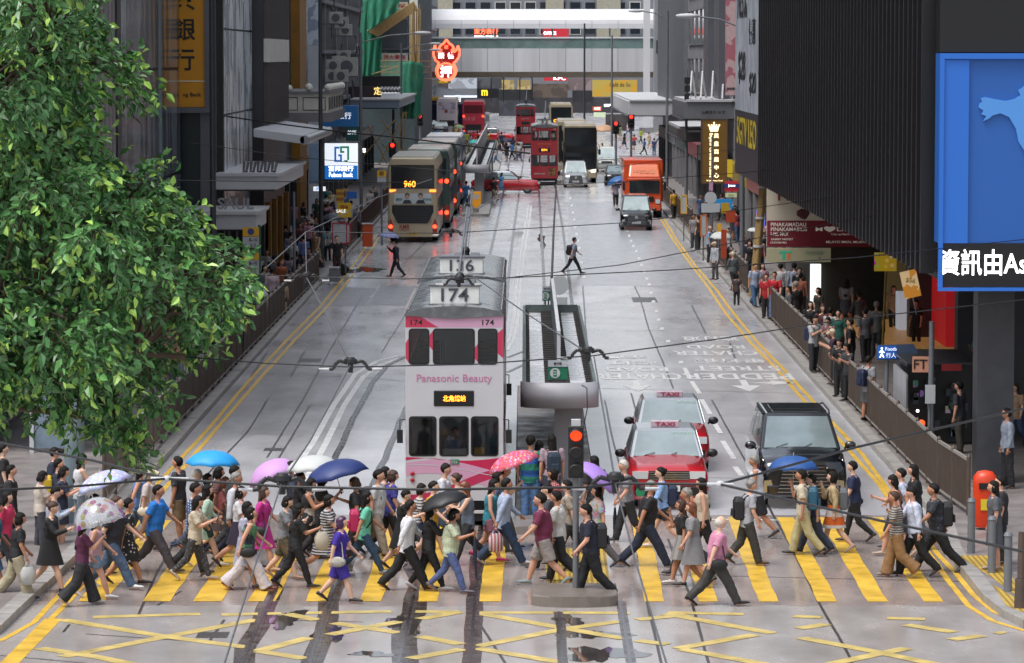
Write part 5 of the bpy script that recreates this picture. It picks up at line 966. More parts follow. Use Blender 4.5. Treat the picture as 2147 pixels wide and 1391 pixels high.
def car(t, L, W, zb, zh, zr, hl, ws, rs, re, bodym, roofm, kind='sedan', lit=False, grille='bar', glass=CG, taxi=False, rear=False):
    # zb belt, zh bonnet, zr roof; hl bonnet start of screen, ws roof front, rs roof rear, re rear screen base
    h = W/2; z0 = .2
    def ring(y, w_, zt, zc=.03, lo=z0):
        return [(-w_*.93, y, lo), (-w_, y, lo+.12), (-w_*1.0, y, (lo+zt)/2), (-w_*.975, y, zt-.12), (-w_*.88, y, zt-.01), (-w_*.45, y, zt+zc), (0, y, zt+zc*1.25), (w_*.45, y, zt+zc), (w_*.88, y, zt-.01), (w_*.975, y, zt-.12), (w_*1.0, y, (lo+zt)/2), (w_, y, lo+.12), (w_*.93, y, lo)]
    zf = zh-.1; rr = [ring(0, h*.8, zf-.12, .0, .3), ring(.05, h*.92, zf-.02, .0, .22), ring(.2, h*.985, zf+.04, .02), ring(.5, h, zh-.02), ring(hl*.7, h, zh), ring(hl, h, zb), ring(re, h, zb)]
    if kind == 'sedan': rr += [ring(L-.4, h*.98, zb-.03), ring(L-.08, h*.93, zb-.1), ring(L, h*.86, zb-.2, 0, .3)]
    else: rr += [ring(L-.1, h*.96, zb), ring(L, h*.9, zb-.1, 0, .3)]
    mb = MB(); mb.loft(rr); mb.build('body', bodym, t)
    mb = MB(); a = h*.93; b = h*.76; hz = zb-.03
    def gr(f):   # greenhouse section
        return [(-a+(a-b)*f, hl+(ws-hl)*f, hz+(zr-hz)*f), (a-(a-b)*f, hl+(ws-hl)*f, hz+(zr-hz)*f), (a-(a-b)*f, re+(rs-re)*f, hz+(zr-hz)*f), (-a+(a-b)*f, re+(rs-re)*f, hz+(zr-hz)*f)]
    mb.loft([gr(0), gr(.93), [(x*.94, y+(.05 if y < (ws+rs)/2 else -.05), zr+.02) for x, y, z in gr(1)]], sm=False); mb.build('cabin', roofm, t, bevel=.035)
    q0, q1 = gr(.06), gr(.93)
    def lerp(p, q, f): return tuple(p[i]+(q[i]-p[i])*f for i in range(3))
    def pane(A, B, C_, D_, off, name, i0=.05, i1=.95):
        A2, B2, C2, D2 = lerp(A, B, i0), lerp(A, B, i1), lerp(D_, C_, i1), lerp(D_, C_, i0); m_ = MB(); v = [tuple(Vector(p)+Vector(off)) for p in (A2, B2, C2, D2)]; m_.add(v+[tuple(Vector(p)-Vector(off)*.5) for p in v], [(0, 1, 2, 3), (0, 1, 5, 4), (1, 2, 6, 5), (2, 3, 7, 6), (3, 0, 4, 7)]); return m_.build(name, glass, t)
    pane(q0[0], q0[1], q1[1], q1[0], (0, -.012, .008), 'windscreen'); pane(q0[3], q0[2], q1[2], q1[3], (0, .012, .008), 'rear_window')
    for s, (i, j) in ((-1, (0, 3)), (1, (1, 2))):
        for f0, f1 in ((.08, .48), (.52, .93)) if kind == 'sedan' else ((.1, .36), (.4, .66), (.7, .95)): pane(q0[i], q0[j], q1[j], q1[i], (s*.012, 0, .004), 'side_window', f0, f1)
    wheels(t, W, (.82, L-.85), .31 if kind == 'sedan' else .34)
    for s in (-1, 1):
        m_ = MB(); m_.box(s*(h+.02)-.02, s*(h+.02)+.02, hl+.05, hl+.1, zb-.02, zb+.03); m_.sph((s*(h+.13), hl+.05, zb+.07), (.12, .07, .09), 10, 8); m_.build('wing_mirror', BLK if taxi else bodym, t)
        zl = zh-.17
        m_ = MB(); x0, x1 = s*h*.52, s*h*.9
        if taxi: m_.box(min(x0, x1), max(x0, x1), -.015, .1, zl-.09, zl+.06)
        else: m_.loft([[(x0, .0, zl-.05), (x1, .18, zl-.03), (x1, .3, zl+.09), (x0, .05, zl+.03)], [(x0, .12, zl-.05), (x1, .35, zl-.03), (x1, .4, zl+.1), (x0, .2, zl+.05)]], sm=False)
        m_.build('headlight', HLit if lit else HL, t)
        m_ = MB(); x0, x1 = s*h*.72, s*h*.88; m_.box(min(x0, x1), max(x0, x1), L-.03, L+.01, zb-.35, zb-.15); m_.build('tail_light', mat('tail_off', '7a1014', .3), t)
    gm = MB(); gm.box(-h*.5, h*.5, -.02, .08, zh-.28, zh-.1); g = gm.build('grille', BLK, t)
    gm = MB(); [gm.box(-h*.49, h*.49, -.03, -.02, zh-.27+.045*k, zh-.255+.045*k) for k in range(4)]; gm.build('chrome_slats', CHR, g)
    gm = MB(); gm.loft([[(-h*.86, .04, .3), (h*.86, .04, .3), (h*.86, .04, .52), (-h*.86, .04, .52)], [(-h*.8, -.09, .32), (h*.8, -.09, .32), (h*.8, -.09, .5), (-h*.8, -.09, .5)]], sm=False); gm.build('bumper', BLK if taxi else bodym, t, bevel=.02)
    if grille == 'big':
        gm = MB(); gm.prism([(-h*.62, .32), (h*.62, .32), (h*.48, zh-.16), (-h*.48, zh-.16)], -.1, .05); g = gm.build('grille', BLK, t)
        gm = MB(); [gm.box(-h*(.6-.02*k), h*(.6-.02*k), -.112, -.1, .36+.075*k, .375+.075*k) for k in range(8)]; gm.build('chrome_slats', CHR, g)
        gm = MB(); gm.cone((0, -.12, zh-.25), (0, -.1, zh-.25), .09, .09, 16); gm.build('emblem', CHR, g)
        for s in (-1, 1): m_ = MB(); m_.prism([(s*h*.66, .35), (s*h*.92, .35), (s*h*.9, .6), (s*h*.74, .62)], -.02, .08); m_.build('fog_lamp', CHR, t)
    plate_no(t, 'LB 8211' if not taxi else 'KT 3920', -.1, .45 if not taxi else .47, w_=.46)
    m_ = MB()
    for s in (-1, .15): m_.tube([Vector(lerp(q0[0], q0[1], .5+s*.3))+Vector((0, -.03, .02)), Vector(lerp(lerp(q0[0], q0[1], .68+s*.3), q1[0], .12))+Vector((0, -.03, .02))], .008, 5)
    m_.build('wiper', BLK, t)
RED = paint('taxi_red', 'a81420'); SIL = paint('silver', 'a3a8ae', .6, .3); BLP = paint('black_paint', '101217', .2, .12); 
def taxi(label, x, y, rz=0, name='taxi', group='red and silver taxis'):
    t = thing(name, label, 'taxi', (x, y, 0), rz, group)
    car(t, 4.69, 1.695, .98, .92, 1.5, 1.35, 2.0, 3.25, 3.95, RED, SIL, taxi=True)
    m_ = MB(); m_.box(-.3, .3, 2.15, 2.3, 1.52, 1.66); o = m_.build('roof_sign', mat('taxi_sign', 'b9a5b0', .4), t, bevel=.015); text('TAXI', .09, (0, 2.14, 1.59), mat('taxi_letter', '9a1838', .4), o, w=.42, bold=.02)
    m_ = MB(); m_.cone((-.6, -.12, .4), (-.6, -.08, .4), .1, .1, 16); m_.build('green_licence_disc', mat('disc_green', '1c7a50', .4), t)
    m_ = MB(); [m_.box(.15+.16*k, .28+.16*k, 1.86, 1.9, 1.36, 1.45) for k in range(3)]; m_.build('windscreen_label', mat('label_pale', 'a8c4c0', .5), t)
    return t
taxi('red taxi with silver roof at the head of the lane, nearest the crossing', 3.02, 74.4); taxi('red taxi with silver roof waiting directly behind the front taxi', 3.4, 81.2)
taxi('red taxi crossing side on beside the farther tram shelter', 1.05, 247, R(86)); 
c = thing('people_carrier', 'large black people carrier with wide chrome grille waiting at the crossing', 'people carrier', (5.86, 74.6, 0))
car(c, 4.93, 1.86, 1.17, 1.08, 1.8, .95, 2.05, 4.45, 4.85, BLP, paint('black_roof', '26292e', .3, .15), 'van', True, 'big')
m_ = MB(); [m_.box(-.5, .5, a, b, 1.82, 1.835) for a, b in ((2.35, 2.8), (3.0, 4.0))]; m_.build('sunroof', CGD, c)
m_ = MB(); [m_.tube([(s*.7, 2.1, 1.8), (s*.72, 2.5, 1.85), (s*.72, 4.0, 1.85), (s*.7, 4.4, 1.8)], .02, 6) for s in (-1, 1)]; m_.build('roof_rail', BLK, c)
def van(label, x, y, m, W=1.7, L=4.6, zr=1.85, lit=True, name='people_carrier', cat='people carrier', rz=0, hl=.85):
    t = thing(name, label, cat, (x, y, 0), rz); car(t, L, W, 1.05, .98, zr, hl, hl+.75, L-.35, L-.1, m, m, 'van', lit, 'big' if lit else 'bar'); return t
van('black people carrier with lit headlamps in front of the orange lorry', 6.07, 194, paint('black_van', '0e0f12', .2, .15), 1.75); van('silver people carrier in front of the dark double decker', (1207-1100)/29.1, 257, paint('silver_van', 'b4b7bb', .6, .3), 1.75)
van('white delivery van beyond the dark saloon', 6.7, 292, paint('white_van', 'c2c4c4', 0, .4), 1.75, 4.7, 1.98, False, 'delivery_van', 'van', hl=.4)
t = thing('parked_car', 'dark saloon car partly hidden behind the orange lorry', 'car', (6.75, 261, 0)); car(t, 4.6, 1.78, .95, .9, 1.42, 1.3, 2.0, 3.4, 4.1, paint('navy_car', '14181f', .2, .2), paint('navy_car', '14181f'), 'sedan')
for i, (px, y, m, lb) in enumerate([(918, 440, 'd4d4d0', 'white estate car behind the white umbrella at the far crossing'), (925, 428, '2a2c2e', 'dark car with pale roof at the far crossing beside the red double decker')]):
    t = thing('parked_car', lb, 'car', ((px-1100)*y/FPX, y, 0)); car(t, 4.5, 1.75, 1.0, .95, 1.5, 1.3, 1.9, 3.6, 4.2, paint('pcar%d' % i, m), paint('pcar0', 'd4d4d0'), 'sedan')
taxi('red and white taxi across the far junction beside the navy umbrella', -1.0, 392, R(80)); taxi('small red taxi between the far white and red double deckers', -8.0, 462, 0)
# --- lorry
OR = mat('lorry_orange', 'c4481c', .35, coat=.5, var=.08)
t = thing('lorry', 'orange box lorry with tall wind deflector behind the black people carrier', 'lorry', (7.0, 209, 0))
mb = MB(); mb.box(-1.15, 1.15, 1.9, 7.5, .9, 3.35); mb.build('cargo_box', OR, t, bevel=.04); mb = MB(); mb.box(-1.0, 1.0, 0, 1.8, .5, 2.35, ty=.05); mb.build('cab', OR, t, bevel=.08, seg=3)
mb = MB(); mb.loft([[(-.95, .3, 2.36), (.95, .3, 2.36), (.95, 1.8, 2.36), (-.95, 1.8, 2.36)], [(-.85, .75, 3.1), (.85, .75, 3.1), (.9, 1.8, 3.15), (-.9, 1.8, 3.15)]], sm=False); mb.build('wind_deflector', mat('lorry_orange_bright', 'd2622c', .2, coat=1), t, bevel=.1, seg=3)
mb = MB(); mb.box(-.88, .88, -.02, .03, 1.45, 2.2); mb.build('windscreen', CGD, t); mb = MB(); mb.box(-.95, .95, -.06, .1, .45, .75); mb.build('bumper', OR, t, bevel=.02); mb = MB(); mb.box(-.55, .55, -.03, .02, .95, 1.25); mb.build('grille', BLK, t)
for s in (-1, 1): m_ = MB(); m_.box(s*.78-.13, s*.78+.13, -.04, .02, .85, 1.1); m_.build('headlight', HL, t); m_ = MB(); m_.box(s*1.2-.07, s*1.2+.07, .1, .2, 1.6, 2.1); m_.tube([(s*1.0, .1, 2.1), (s*1.2, .12, 2.1)], .02); m_.build('wing_mirror', BLK, t)
wheels(t, 2.1, (1.0, 6.0), .42, .3); plate_no(t, 'NR 5077', -.06, .6)
text('平安速運', .3, (0, .48, 2.72), mat('lorry_text', 'd98a5a', .4), t, rot=(R(58), 0, 0))
# --- double deckers
GOLD = paint('bus_champagne', 'a3977f', .25, .35, .4); BWHT = paint('bus_white', 'b9b5b4', 0, .4, .4)
def bus(label, x, y, m, roofm, look='rear', group=None, name='double_decker_bus', sidem=None, L=12, num=None, winm=CGD, rz=0):
    t = thing(name, label, 'bus', (x, y, 0), rz, group); mb = MB()
    mb.loft([[(xx, yy, z) for xx, z in ((-1.25, .35), (1.25, .35), (1.25, 3.9), (1.1, 4.32), (-1.1, 4.32), (-1.25, 3.9))] for yy in (0, L)], sm=False); mb.build('body', m, t, bevel=.09, seg=3)
    mb = MB(); mb.box(-1.08, 1.08, .35, L-.3, 4.325, 4.35); mb.build('roof', roofm, t)
    for s in (-1, 1):
        for (z0, z1) in ((1.35, 2.25), (2.95, 3.75)):
            m_ = MB(); X = s*1.25; m_.box(min(X, X+s*.012), max(X, X+s*.012), .6, L-.5, z0, z1); o = m_.build('window_band', winm, t)
            m_ = MB(); [m_.box(min(X, X+s*.02), max(X, X+s*.02), .6+k*(L-1.1)/8-.03, .6+k*(L-1.1)/8+.03, z0, z1) for k in range(1, 8)]; m_.build('pillars', BLK, o)
    wheels(t, 2.5, (2.6, L-3.2), .48, .3); return t
def part(t, name, m, *boxes, **k):
    mb = MB(); [mb.box(*b) for b in boxes]; return mb.build(name, m, t, **k)
ROOFG = mat('roof_greenish', 'a3a8a0', .4, pat='blotch', scale=.5, col2='8d6a5c', var=.1); ROOFW = mat('roof_pale', 'b9bbbd', .3, var=.12)
t = bus('champagne gold double decker seen from behind with orange route number', (866-1100)/41.2, 181.5, GOLD, mat('roof_olive', '6d6a56', .35, var=.2, scale=.6), group='double deckers queuing along the kerb')
part(t, 'upper_rear_window', CGD, (-1.1, 1.1, -.02, .02, 2.75, 3.95)); text('960', .32, (-.15, -.03, 2.98), LEDO, t, bold=.015, w=.6)
part(t, 'advertising_panel', mat('ad_pale', 'a9b3b8', .5), (-.95, .95, -.02, .02, 1.98, 2.5))
m_ = MB()
for x_c in (-.28, .4): m_.sph((x_c, -.03, 2.36), (.1, .01, .13), 12, 8, 1); m_.prism([(x_c-.24, 1.99), (x_c+.24, 1.99), (x_c+.15, 2.17), (x_c-.15, 2.17)], -.035, -.02, 0); m_.sph((x_c, -.028, 2.4), (.125, .01, .13), 12, 8, 0)
m_.build('printed_portraits', [mat('suit_dark', '2b2d3a', .5), mat('skin_print', 'b08a70', .5)], t)
text('樓梯', .16, (-.7, -.03, 2.2), mat('ad_teal', '2a6a6a', .5), t); text('新天地', .14, (.72, -.03, 2.2), mat('ad_teal'), t)
mb = MB(); mb.prism([(-1.05, 1.9), (1.05, 1.9), (1.05, 1.55), (.75, .98), (-.75, .98), (-1.05, 1.55)], -.03, .02); g = mb.build('engine_grille', BLK, t); part(g, 'slats', PD, *[(-.95, .95, -.04, -.03, 1.05+.1*k, 1.08+.1*k) for k in range(8)])
text('KMB', .2, (-.42, -.025, .82), mat('kmb_red', '8e2226', .4), t, bold=.02, w=.5); text('九龍巴士', .09, (-.45, -.025, .66), mat('kmb_red'), t, w=.6)
for s in (-1, 1):
    part(t, 'tail_light', TLO, (s*1.02-.16, s*1.02+.16, -.04, .02, 2.58, 2.7)); m_ = MB(); m_.prism([(s*1.12-.12, .42), (s*1.12+.12, .42), (s*1.12+.12, .95), (s*1.12, 1.25), (s*1.12-.1, .95)], -.03, .03); m_.build('light_cluster', mat('cluster_red', '8a2a1c', .3), t); m_ = MB(); m_.cone((s*1.12, -.05, .82), (s*1.12, -.03, .82), .1, .1, 14); m_.build('brake_light', TL, t)
part(t, 'bumper', GOLD, (-1.25, 1.25, -.08, .05, .3, .42)); plate_no(t, 'SV 6071', -.06, .45, PLY)
def rearkit(t, m2=CGD, lights=(.9, 2.62)):
    part(t, 'upper_rear_window', m2, (-1.05, 1.05, -.02, .02, 2.95, 3.85)); part(t, 'engine_grille', BLK, (-.9, .9, -.02, .02, 1.0, 1.7))
    for s in (-1, 1):
        for z in lights: m_ = MB(); m_.cone((s*1.08, -.05, z), (s*1.08, -.02, z), .12, .12, 14); m_.build('brake_light', TL, t)
        part(t, 'lamp_panel', mat('cluster_red'), (s*1.1-.1, s*1.1+.1, -.015, .02, .5, 1.3))
GB = paint('bus_green', '2b423e', .1, .35, .4)
t = bus('green sided double decker directly behind the gold one', -5.35, 196, GB, ROOFG, group='double deckers queuing along the kerb'); rearkit(t)
t = bus('pale roofed double decker third in the kerbside queue', -5.25, 212, GB, mat('roof_grn2', 'a2aaa2', .35, pat='blotch', scale=.6, col2='9a7a70', var=.1), group='double deckers queuing along the kerb'); rearkit(t)
t = bus('blue and white double decker at the head of the kerbside queue', -5.2, 228, paint('bus_blue_w', '5f6a78', .1, .35), ROOFW, group='double deckers queuing along the kerb'); rearkit(t)
t = bus('red double decker seen from behind under the footbridge', (991-1100)/18.8, 405, paint('bus_red', '9a1830', .1, .4), paint('bus_red'), group='double deckers by the far junction'); rearkit(t, mat('red_dark', '4a0c18', .2)); text('陳太留', .45, (-.5, -.03, 2.35), mat('pink_letter', 'b86a74', .5), t); text('西環 中環', .28, (0, -.03, .9), LGREY, t)
t = bus('white double decker with printed advert seen from behind at the far junction', (934-1100)/17.8, 430, paint('bus_pinkw', 'b0a6aa', 0, .5), LGREY, group='double deckers by the far junction'); rearkit(t, mat('advert_dim', '7f7680', .4, pat='blotch', scale=1, col2='a09aa4'), ()); part(t, 'printed_square', mat('sq_rust', '7c3820', .5), (-.3, .1, -.03, .02, 2.6, 2.95)); text('AD', .3, (.6, -.03, 2.7), BROWN, t)
t = bus('yellow double decker half hidden behind the white one', (905-1100)/17.0, 448, paint('bus_yellow', 'b08a10', 0, .4), BLK, group='double deckers by the far junction'); rearkit(t)
def frontkit(t, num=None, lit=False):
    part(t, 'upper_windscreen', mat('deck_glass', '20262a', .06, metal=.3, var=.3, scale=.8), (-1.08, 1.08, -.03, .02, 2.75, 3.95)); part(t, 'lower_windscreen', mat('deck_glass'), (-1.08, 1.08, -.03, .02, 1.15, 2.25)); part(t, 'destination_box', BLK, (-1.08, 1.08, -.028, .02, 2.25, 2.75))
    if num: text(num, .34, (0, -.04, 2.5), LEDO, t, w=1.6, bold=.02)
    for s in (-1, 1): m_ = MB(); m_.loft([[(s*.7, -.05, .78), (s*1.15, -.03, .82), (s*1.15, -.03, 1.02), (s*.75, -.05, .92)], [(s*.7, .02, .78), (s*1.15, .02, .82), (s*1.15, .02, 1.02), (s*.75, .02, .92)]], sm=False); m_.build('headlight', HLit if lit else HL, t); m_ = MB(); m_.tube([(s*1.2, 0, 3.0), (s*1.42, -.25, 2.8), (s*1.42, -.25, 2.5)], .025); m_.box(s*1.42-.09, s*1.42+.09, -.3, -.22, 2.1, 2.5); m_.build('wing_mirror', BLK, t)
    plate_no(t, 'TF 6390', -.04, .6)
t = bus('dark windowed gold double decker facing the camera behind the silver people carrier', 4.15, 267, GOLD, GOLD, group='double deckers facing the crossing'); frontkit(t, None, True); part(t, 'dark_front_mask', mat('deck_mask', '1d2022', .1, metal=.2), (-1.19, 1.19, -.022, .02, 1.0, 4.12))
t = bus('gold roofed double decker tucked behind the dark windowed one', 3.75, 283, GOLD, GOLD, group='double deckers facing the crossing'); frontkit(t)
t = bus('gold double decker with glowing orange destination facing the camera', 3.9, 383, GOLD, GOLD, group='double deckers facing the crossing', winm=mat('side_pale', '9aa2a8', .2, metal=.5)); frontkit(t, 'GO 104')
t = thing('container_lorry', 'navy blue box lorry turning at the far junction beside the red double decker', 'lorry', (-4.8, 440, 0), R(62)); part(t, 'cargo_box', mat('navy_box', '161c3c', .5, var=.1), (-1.2, 1.2, 1.8, 8.2, .9, 3.5), bevel=.03); part(t, 'cab', LGREY, (-1.1, 1.1, 0, 1.7, .5, 2.5), bevel=.08); part(t, 'windscreen', CGD, (-.9, .9, -.02, .02, 1.4, 2.2)); wheels(t, 2.2, (.9, 6.5), .45, .3)
# --- motorcycles parked on the pavement edge
def moto():
    t = thing('motorcycle', 'motorcycle', 'motorcycle', (0, 0, 0), 0, 'motorcycles parked in a packed row past the orange lorry')
    for y in (-.62, .62): m_ = MB(); n = 18; m_.loft([[(math.cos(a)*0+k*.05, y+math.cos(a)*r, .3+math.sin(a)*r) for a in [q*2*PI/n for q in range(n)]] for k, r in ((-1, .27), (-.6, .3), (.6, .3), (1, .27))]); m_.build('wheel', TY, t)
    m_ = MB(); m_.sph((0, -.12, .72), (.15, .3, .16), 12, 8); m_.build('tank', mat('moto_red', '7a1820', .3, coat=.6), t)
    m_ = MB(); m_.sph((0, .38, .72), (.14, .36, .08), 12, 8); m_.build('seat', BLK, t); m_ = MB(); m_.box(-.14, .14, -.25, .25, .3, .6); m_.build('engine', GREY, t, bevel=.04)
    m_ = MB(); m_.tube([(0, -.62, .3), (0, -.45, .95)], .03); m_.tube([(-.34, -.36, 1.0), (0, -.45, .95), (.34, -.36, 1.0)], .02); m_.build('fork', CHR, t); m_ = MB(); m_.sph((0, -.55, .88), (.09, .08, .09), 10, 8); m_.build('headlight', HL, t)
    m_ = MB(); m_.box(-.2, .2, .62, .95, .78, 1.08); m_.build('top_box', BLK, t, bevel=.04); return t
m0 = moto(); spots = [(7.9+.12*(i % 3)+.95*(i % 2), 236+i*2.2) for i in range(20)]
lbs = ['red tanked', 'first', 'second']
for i, (x, y) in enumerate(spots):
    o = m0 if i == 0 else dup(m0, (x, y, .0)); o.location = (x, y, .15 if x > 8.4 else 0); o.rotation_euler.z = R(70+rnd.uniform(-14, 14)); o['label'] = 'parked motorcycle in the packed row past the orange lorry'
# --- trams
TW = mat('tram_white', 'b2b3b9', .3, coat=.5, var=.05, scale=1.5); TP = mat('tram_pink', 'a82a52', .3, coat=.5); TPL = mat('tram_pale_pink', 'bb8fab', .3, coat=.5); TPR = mat('tram_rose', 'b0214a', .3, coat=.5)
TROOF = mat('tram_roof', '5b5f63', .22, var=.45, scale=3, detail=8, rvar=.14, bump=.2); INT = mat('tram_interior', '3a2522', .5, var=.3); TBK = mat('tram_black', '131315', .5); TGLS = mat('tram_glass', '10171a', .04, alpha=.42, spec=.9)
def tram(label, num, x, y, bodym, sidem, roofm=TROOF, detail=True, rz=0, skirt=TBK, near=False):
    t = thing('tram', label, 'tram', (x, y, 0), rz, 'double deck trams'); h = .99; L = 9.1
    def P(px): return (px-951.5)/104.5
    uw = [rrect(P(857), P(897), 3.28, 3.98, .06), rrect(P(908), P(993), 3.28, 3.98, .06), rrect(P(1003), P(1041), 3.28, 3.98, .06)]
    lw = [rrect(P(857), P(912), 1.42, 2.2, .06), rrect(P(921), P(980), 1.42, 2.2, .06), rrect(P(988), P(1043), 1.42, 2.2, .06)]
    f = plate(rrect(-h, h, .5, 4.28, .05), uw+lw, .06, 'front_panel', bodym, t, (0, .03, 0))
    for w_ in uw+lw:
        xs = [p[0] for p in w_]; zs = [p[1] for p in w_]; g = plate(rrect(min(xs)-.01, max(xs)+.01, min(zs)-.01, max(zs)+.01, .06), [], .012, 'window', TGLS, t, (0, .045, 0))
        plate(rrect(min(xs)-.018, max(xs)+.018, min(zs)-.018, max(zs)+.018, .07), [rrect(min(xs)+.012, max(xs)-.012, min(zs)+.012, max(zs)-.012, .05)], .014, 'rubber_seal', TBK, g, (0, 0, .045), rot=(0, 0, 0))
    rot = (PI/2, 0, PI/2); so = [(.06, .5), (L, .5), (L, 4.28), (.06, 4.28)]; hs_ = []
    for k in range(7): a = .35+k*1.24; hs_ += [rrect(a, a+1.1, 3.2, 3.98, .06), rrect(a, a+1.1, 1.35, 2.2, .06)]
    for s in (-1, 1): plate(so, hs_, .05, 'side_panel', sidem, t, (s*(h-.025), 0, 0), rot=rot); part(t, 'side_glass', TGLS, (s*(h-.04)-.004, s*(h-.04)+.004, .1, L-.1, 1.3, 4.05))
    plate(rrect(-h, h, .5, 4.28, .05), uw+lw, .06, 'rear_panel', bodym, t, (0, L-.03, 0))
    part(t, 'deck_floor', INT, (-h+.05, h-.05, .07, L-.07, 2.36, 2.42), (-h+.05, h-.05, .07, L-.07, .55, .62), (-h+.06, h-.06, 2.0, 2.06, .62, 2.36) if 0 else (-h+.06, -.5, 2.2, 2.25, .62, 2.3))
    part(t, 'seats', mat('tram_seat', '4a2a24', .5), *[(s*.62-.28, s*.62+.28, 1.2+k*.9, 1.3+k*.9, 2.42, 3.15) for k in range(8) for s in (-1, 1)])
    part(t, 'handrails', LGREY, *[(a-.015, a+.015, b, b+.03, c, d) for a in (-.3, .3) for b in (1.0, 3.0, 5.0) for c, d in ((2.42, 4.2), (.62, 2.36))])
    mb = MB(); rr = [(-h-.02, 4.26), (-h+.05, 4.34), (-h*.6, 4.42), (0, 4.46), (h*.6, 4.42), (h-.05, 4.34), (h+.02, 4.26)]
    mb.loft([[(a, yy, b) for a, b in rr+[(0, 4.2)]] for yy in (-.04, L+.04)]); mb.build('roof', roofm, t)
    if detail:
        part(t, 'roof_ribs', TROOF, *[(-.95+q*.21, -.93+q*.21, .15, L-.2, 4.3, 4.36+.09*(1-abs(q-4.5)/5)) for q in range(10)]); part(t, 'roof_boards', mat('roof_board', '4a4a4c', .4), (-.32, -.1, 1.2, L-.5, 4.45, 4.5), (.1, .32, 1.2, L-.5, 4.45, 4.5))
    part(t, 'apron', skirt, (-h+.06, h-.06, .1, .3, .12, .5), (-h+.1, h-.1, -.12, .12, .1, .24), (-.8, .8, .3, L-.3, .2, .5))
    o = part(t, 'lifeguard', LGREY, (-.75, .75, -.16, -.12, .26, .32)); o['label'] = 'pale bar across the apron'
    for yy in (2.6, 5.6):
        for s in (-1, 1): m_ = MB(); m_.cone((s*.56, yy, .36), (s*.46, yy, .36), .36, .36, 18); m_.build('wheel', TBK, t)
    if num:
        part(t, 'number_box', mat('number_board', 'cfd0cc', .5, var=.12, scale=6), (-.5, .5, .75, 1.1, 4.42, 4.82), bevel=.02); part(t, 'box_frame', GREY, (-.54, .54, .72, 1.15, 4.4, 4.45), (-.54, .54, .72, 1.15, 4.8, 4.84)); text(num, .27, (0, .735, 4.63), mat('number_ink', '3c4146', .5), t, w=.56, bold=.012)
    m_ = MB(); m_.cone((.05, 3.6, 4.5), (.05, 3.6, 4.8), .13, .08, 10); m_.sph((.05, 3.6, 4.82), .1, 10, 8); m_.build('trolley_base', TBK, t); m_ = MB(); m_.cone((.02, 3.6, 4.8), (.13, 8.6, 6.1), .03, .02, 8); m_.cone((.1, 3.6, 4.8), (.15, 8.6, 6.1), .012, .01, 6); m_.build('trolley_pole', PG, t); m_ = MB(); m_.bb((.14, 8.65, 6.13), (.1, .2, .08)); m_.build('trolley_head', TBK, t)
    m_ = MB(); m_.box(P(908), P(993), -.02, .02, 2.42, 2.74); o = m_.build('destination_box', BLK, t, bevel=.02)
    for s in (-1, 1): m_ = MB(); m_.tube([(s*.99, .0, 2.15), (s*1.1, -.05, 2.15), (s*1.1, -.05, 1.95)], .012); m_.box(s*1.1-.06, s*1.1+.06, -.09, -.03, 1.68, 1.95); m_.build('wing_mirror', TBK, t, bevel=.02)
    return t, P
t, P = tram('white tram with pink wave graphics and roof number 174 at the crossing', '174', -1.42, 72, TW, mat('tram_side_maroon', '5e1424', .3, coat=.4), near=True)
text('北角總站', .13, (0, -.025, 2.58), LEDO, t, bold=.02, w=.46); text('Panasonic Beauty', .2, (0, -.004, 2.97), mat('pink_script', 'b06a92', .4), t, w=1.52)
for px in (872, 1023): text('174', .11, (P(px), -.004, 4.12), INK, t, bold=.012, w=.24)
def wave(f0, f1, x0, x1, m, name, off):
    n = 26; xs = [x0+(x1-x0)*i/n for i in range(n+1)]; v = [(x, off, f0(x)) for x in xs]+[(x, off, f1(x)) for x in xs]; mb = MB(); mb.add(v, [(i, i+1, n+2+i, n+1+i) for i in range(n)]); o = mb.build(name, m, t); return o
si = math.sin
wave(lambda x: 1.36+.02*x-.05*si(2.2*x+1), lambda x: 1.12+.2*si(1.6*x+2.1)-.1*x, -.985, .985, TPR, 'wave_stripe', -.003); wave(lambda x: 1.16+.17*si(1.6*x+2.2), lambda x: .86+.18*si(1.7*x+2.3)-.04*x, -.985, .985, TPL, 'pale_wave_stripe', -.0045)
wave(lambda x: .9+.28*si(1.5*x-.2), lambda x: .74+.28*si(1.5*x-.3), -.985, .985, TP, 'lower_wave_stripe', -.006); wave(lambda x: 1.1+.14*si(1.5*x+2.6), lambda x: 1.085+.14*si(1.5*x+2.6), -.98, .98, TW, 'wave_line', -.0075)
wave(lambda x: 4.26, lambda x: 4.02, -.985, .985, TPL, 'upper_pink_band', -.002); mb = MB(); mb.add([(-.985, -.004, 4.26), (-.72, -.004, 4.26), (-.32, -.004, 4.02), (-.985, -.004, 4.02)], [(0, 1, 2, 3)]); mb.build('upper_pink_wedge', TPR, t)
for a, b in (((-.985, 3.7), (-.92, 3.3)), ((-.51, 3.85), (-.43, 3.55)), ((.41, 3.6), (.485, 3.3)), ((.87, 3.9), (.985, 3.4))): mb = MB(); mb.add([(a[0], -.004, a[1]), (b[0], -.004, a[1]+.1), (b[0], -.004, b[1]), (a[0], -.004, b[1]+.1)], [(0, 1, 2, 3)]); mb.build('pillar_stripe', TPR, t)
part(t, 'fleet_plate', mat('fleet_green', '1c6a4a', .4), (-.08, .09, -.02, 0, 1.24, 1.34)); text('026', .06, (0, -.024, 1.29), LGREY, t); part(t, 'control_desk', LGREY, (-.24, .24, .25, .5, .7, 1.52)); part(t, 'yellow_box', SY, (.4, .6, .2, .4, 1.2, 1.55))
for x, z in ((-.85, 1.05), (-.85, .92), (-.72, .62), (-.92, .62)): m_ = MB(); m_.sph((x, -.02, z), (.045, .02, .045), 12, 8); m_.build('marker_lamp', mat('lamp_red', '9a1020', .3), t)
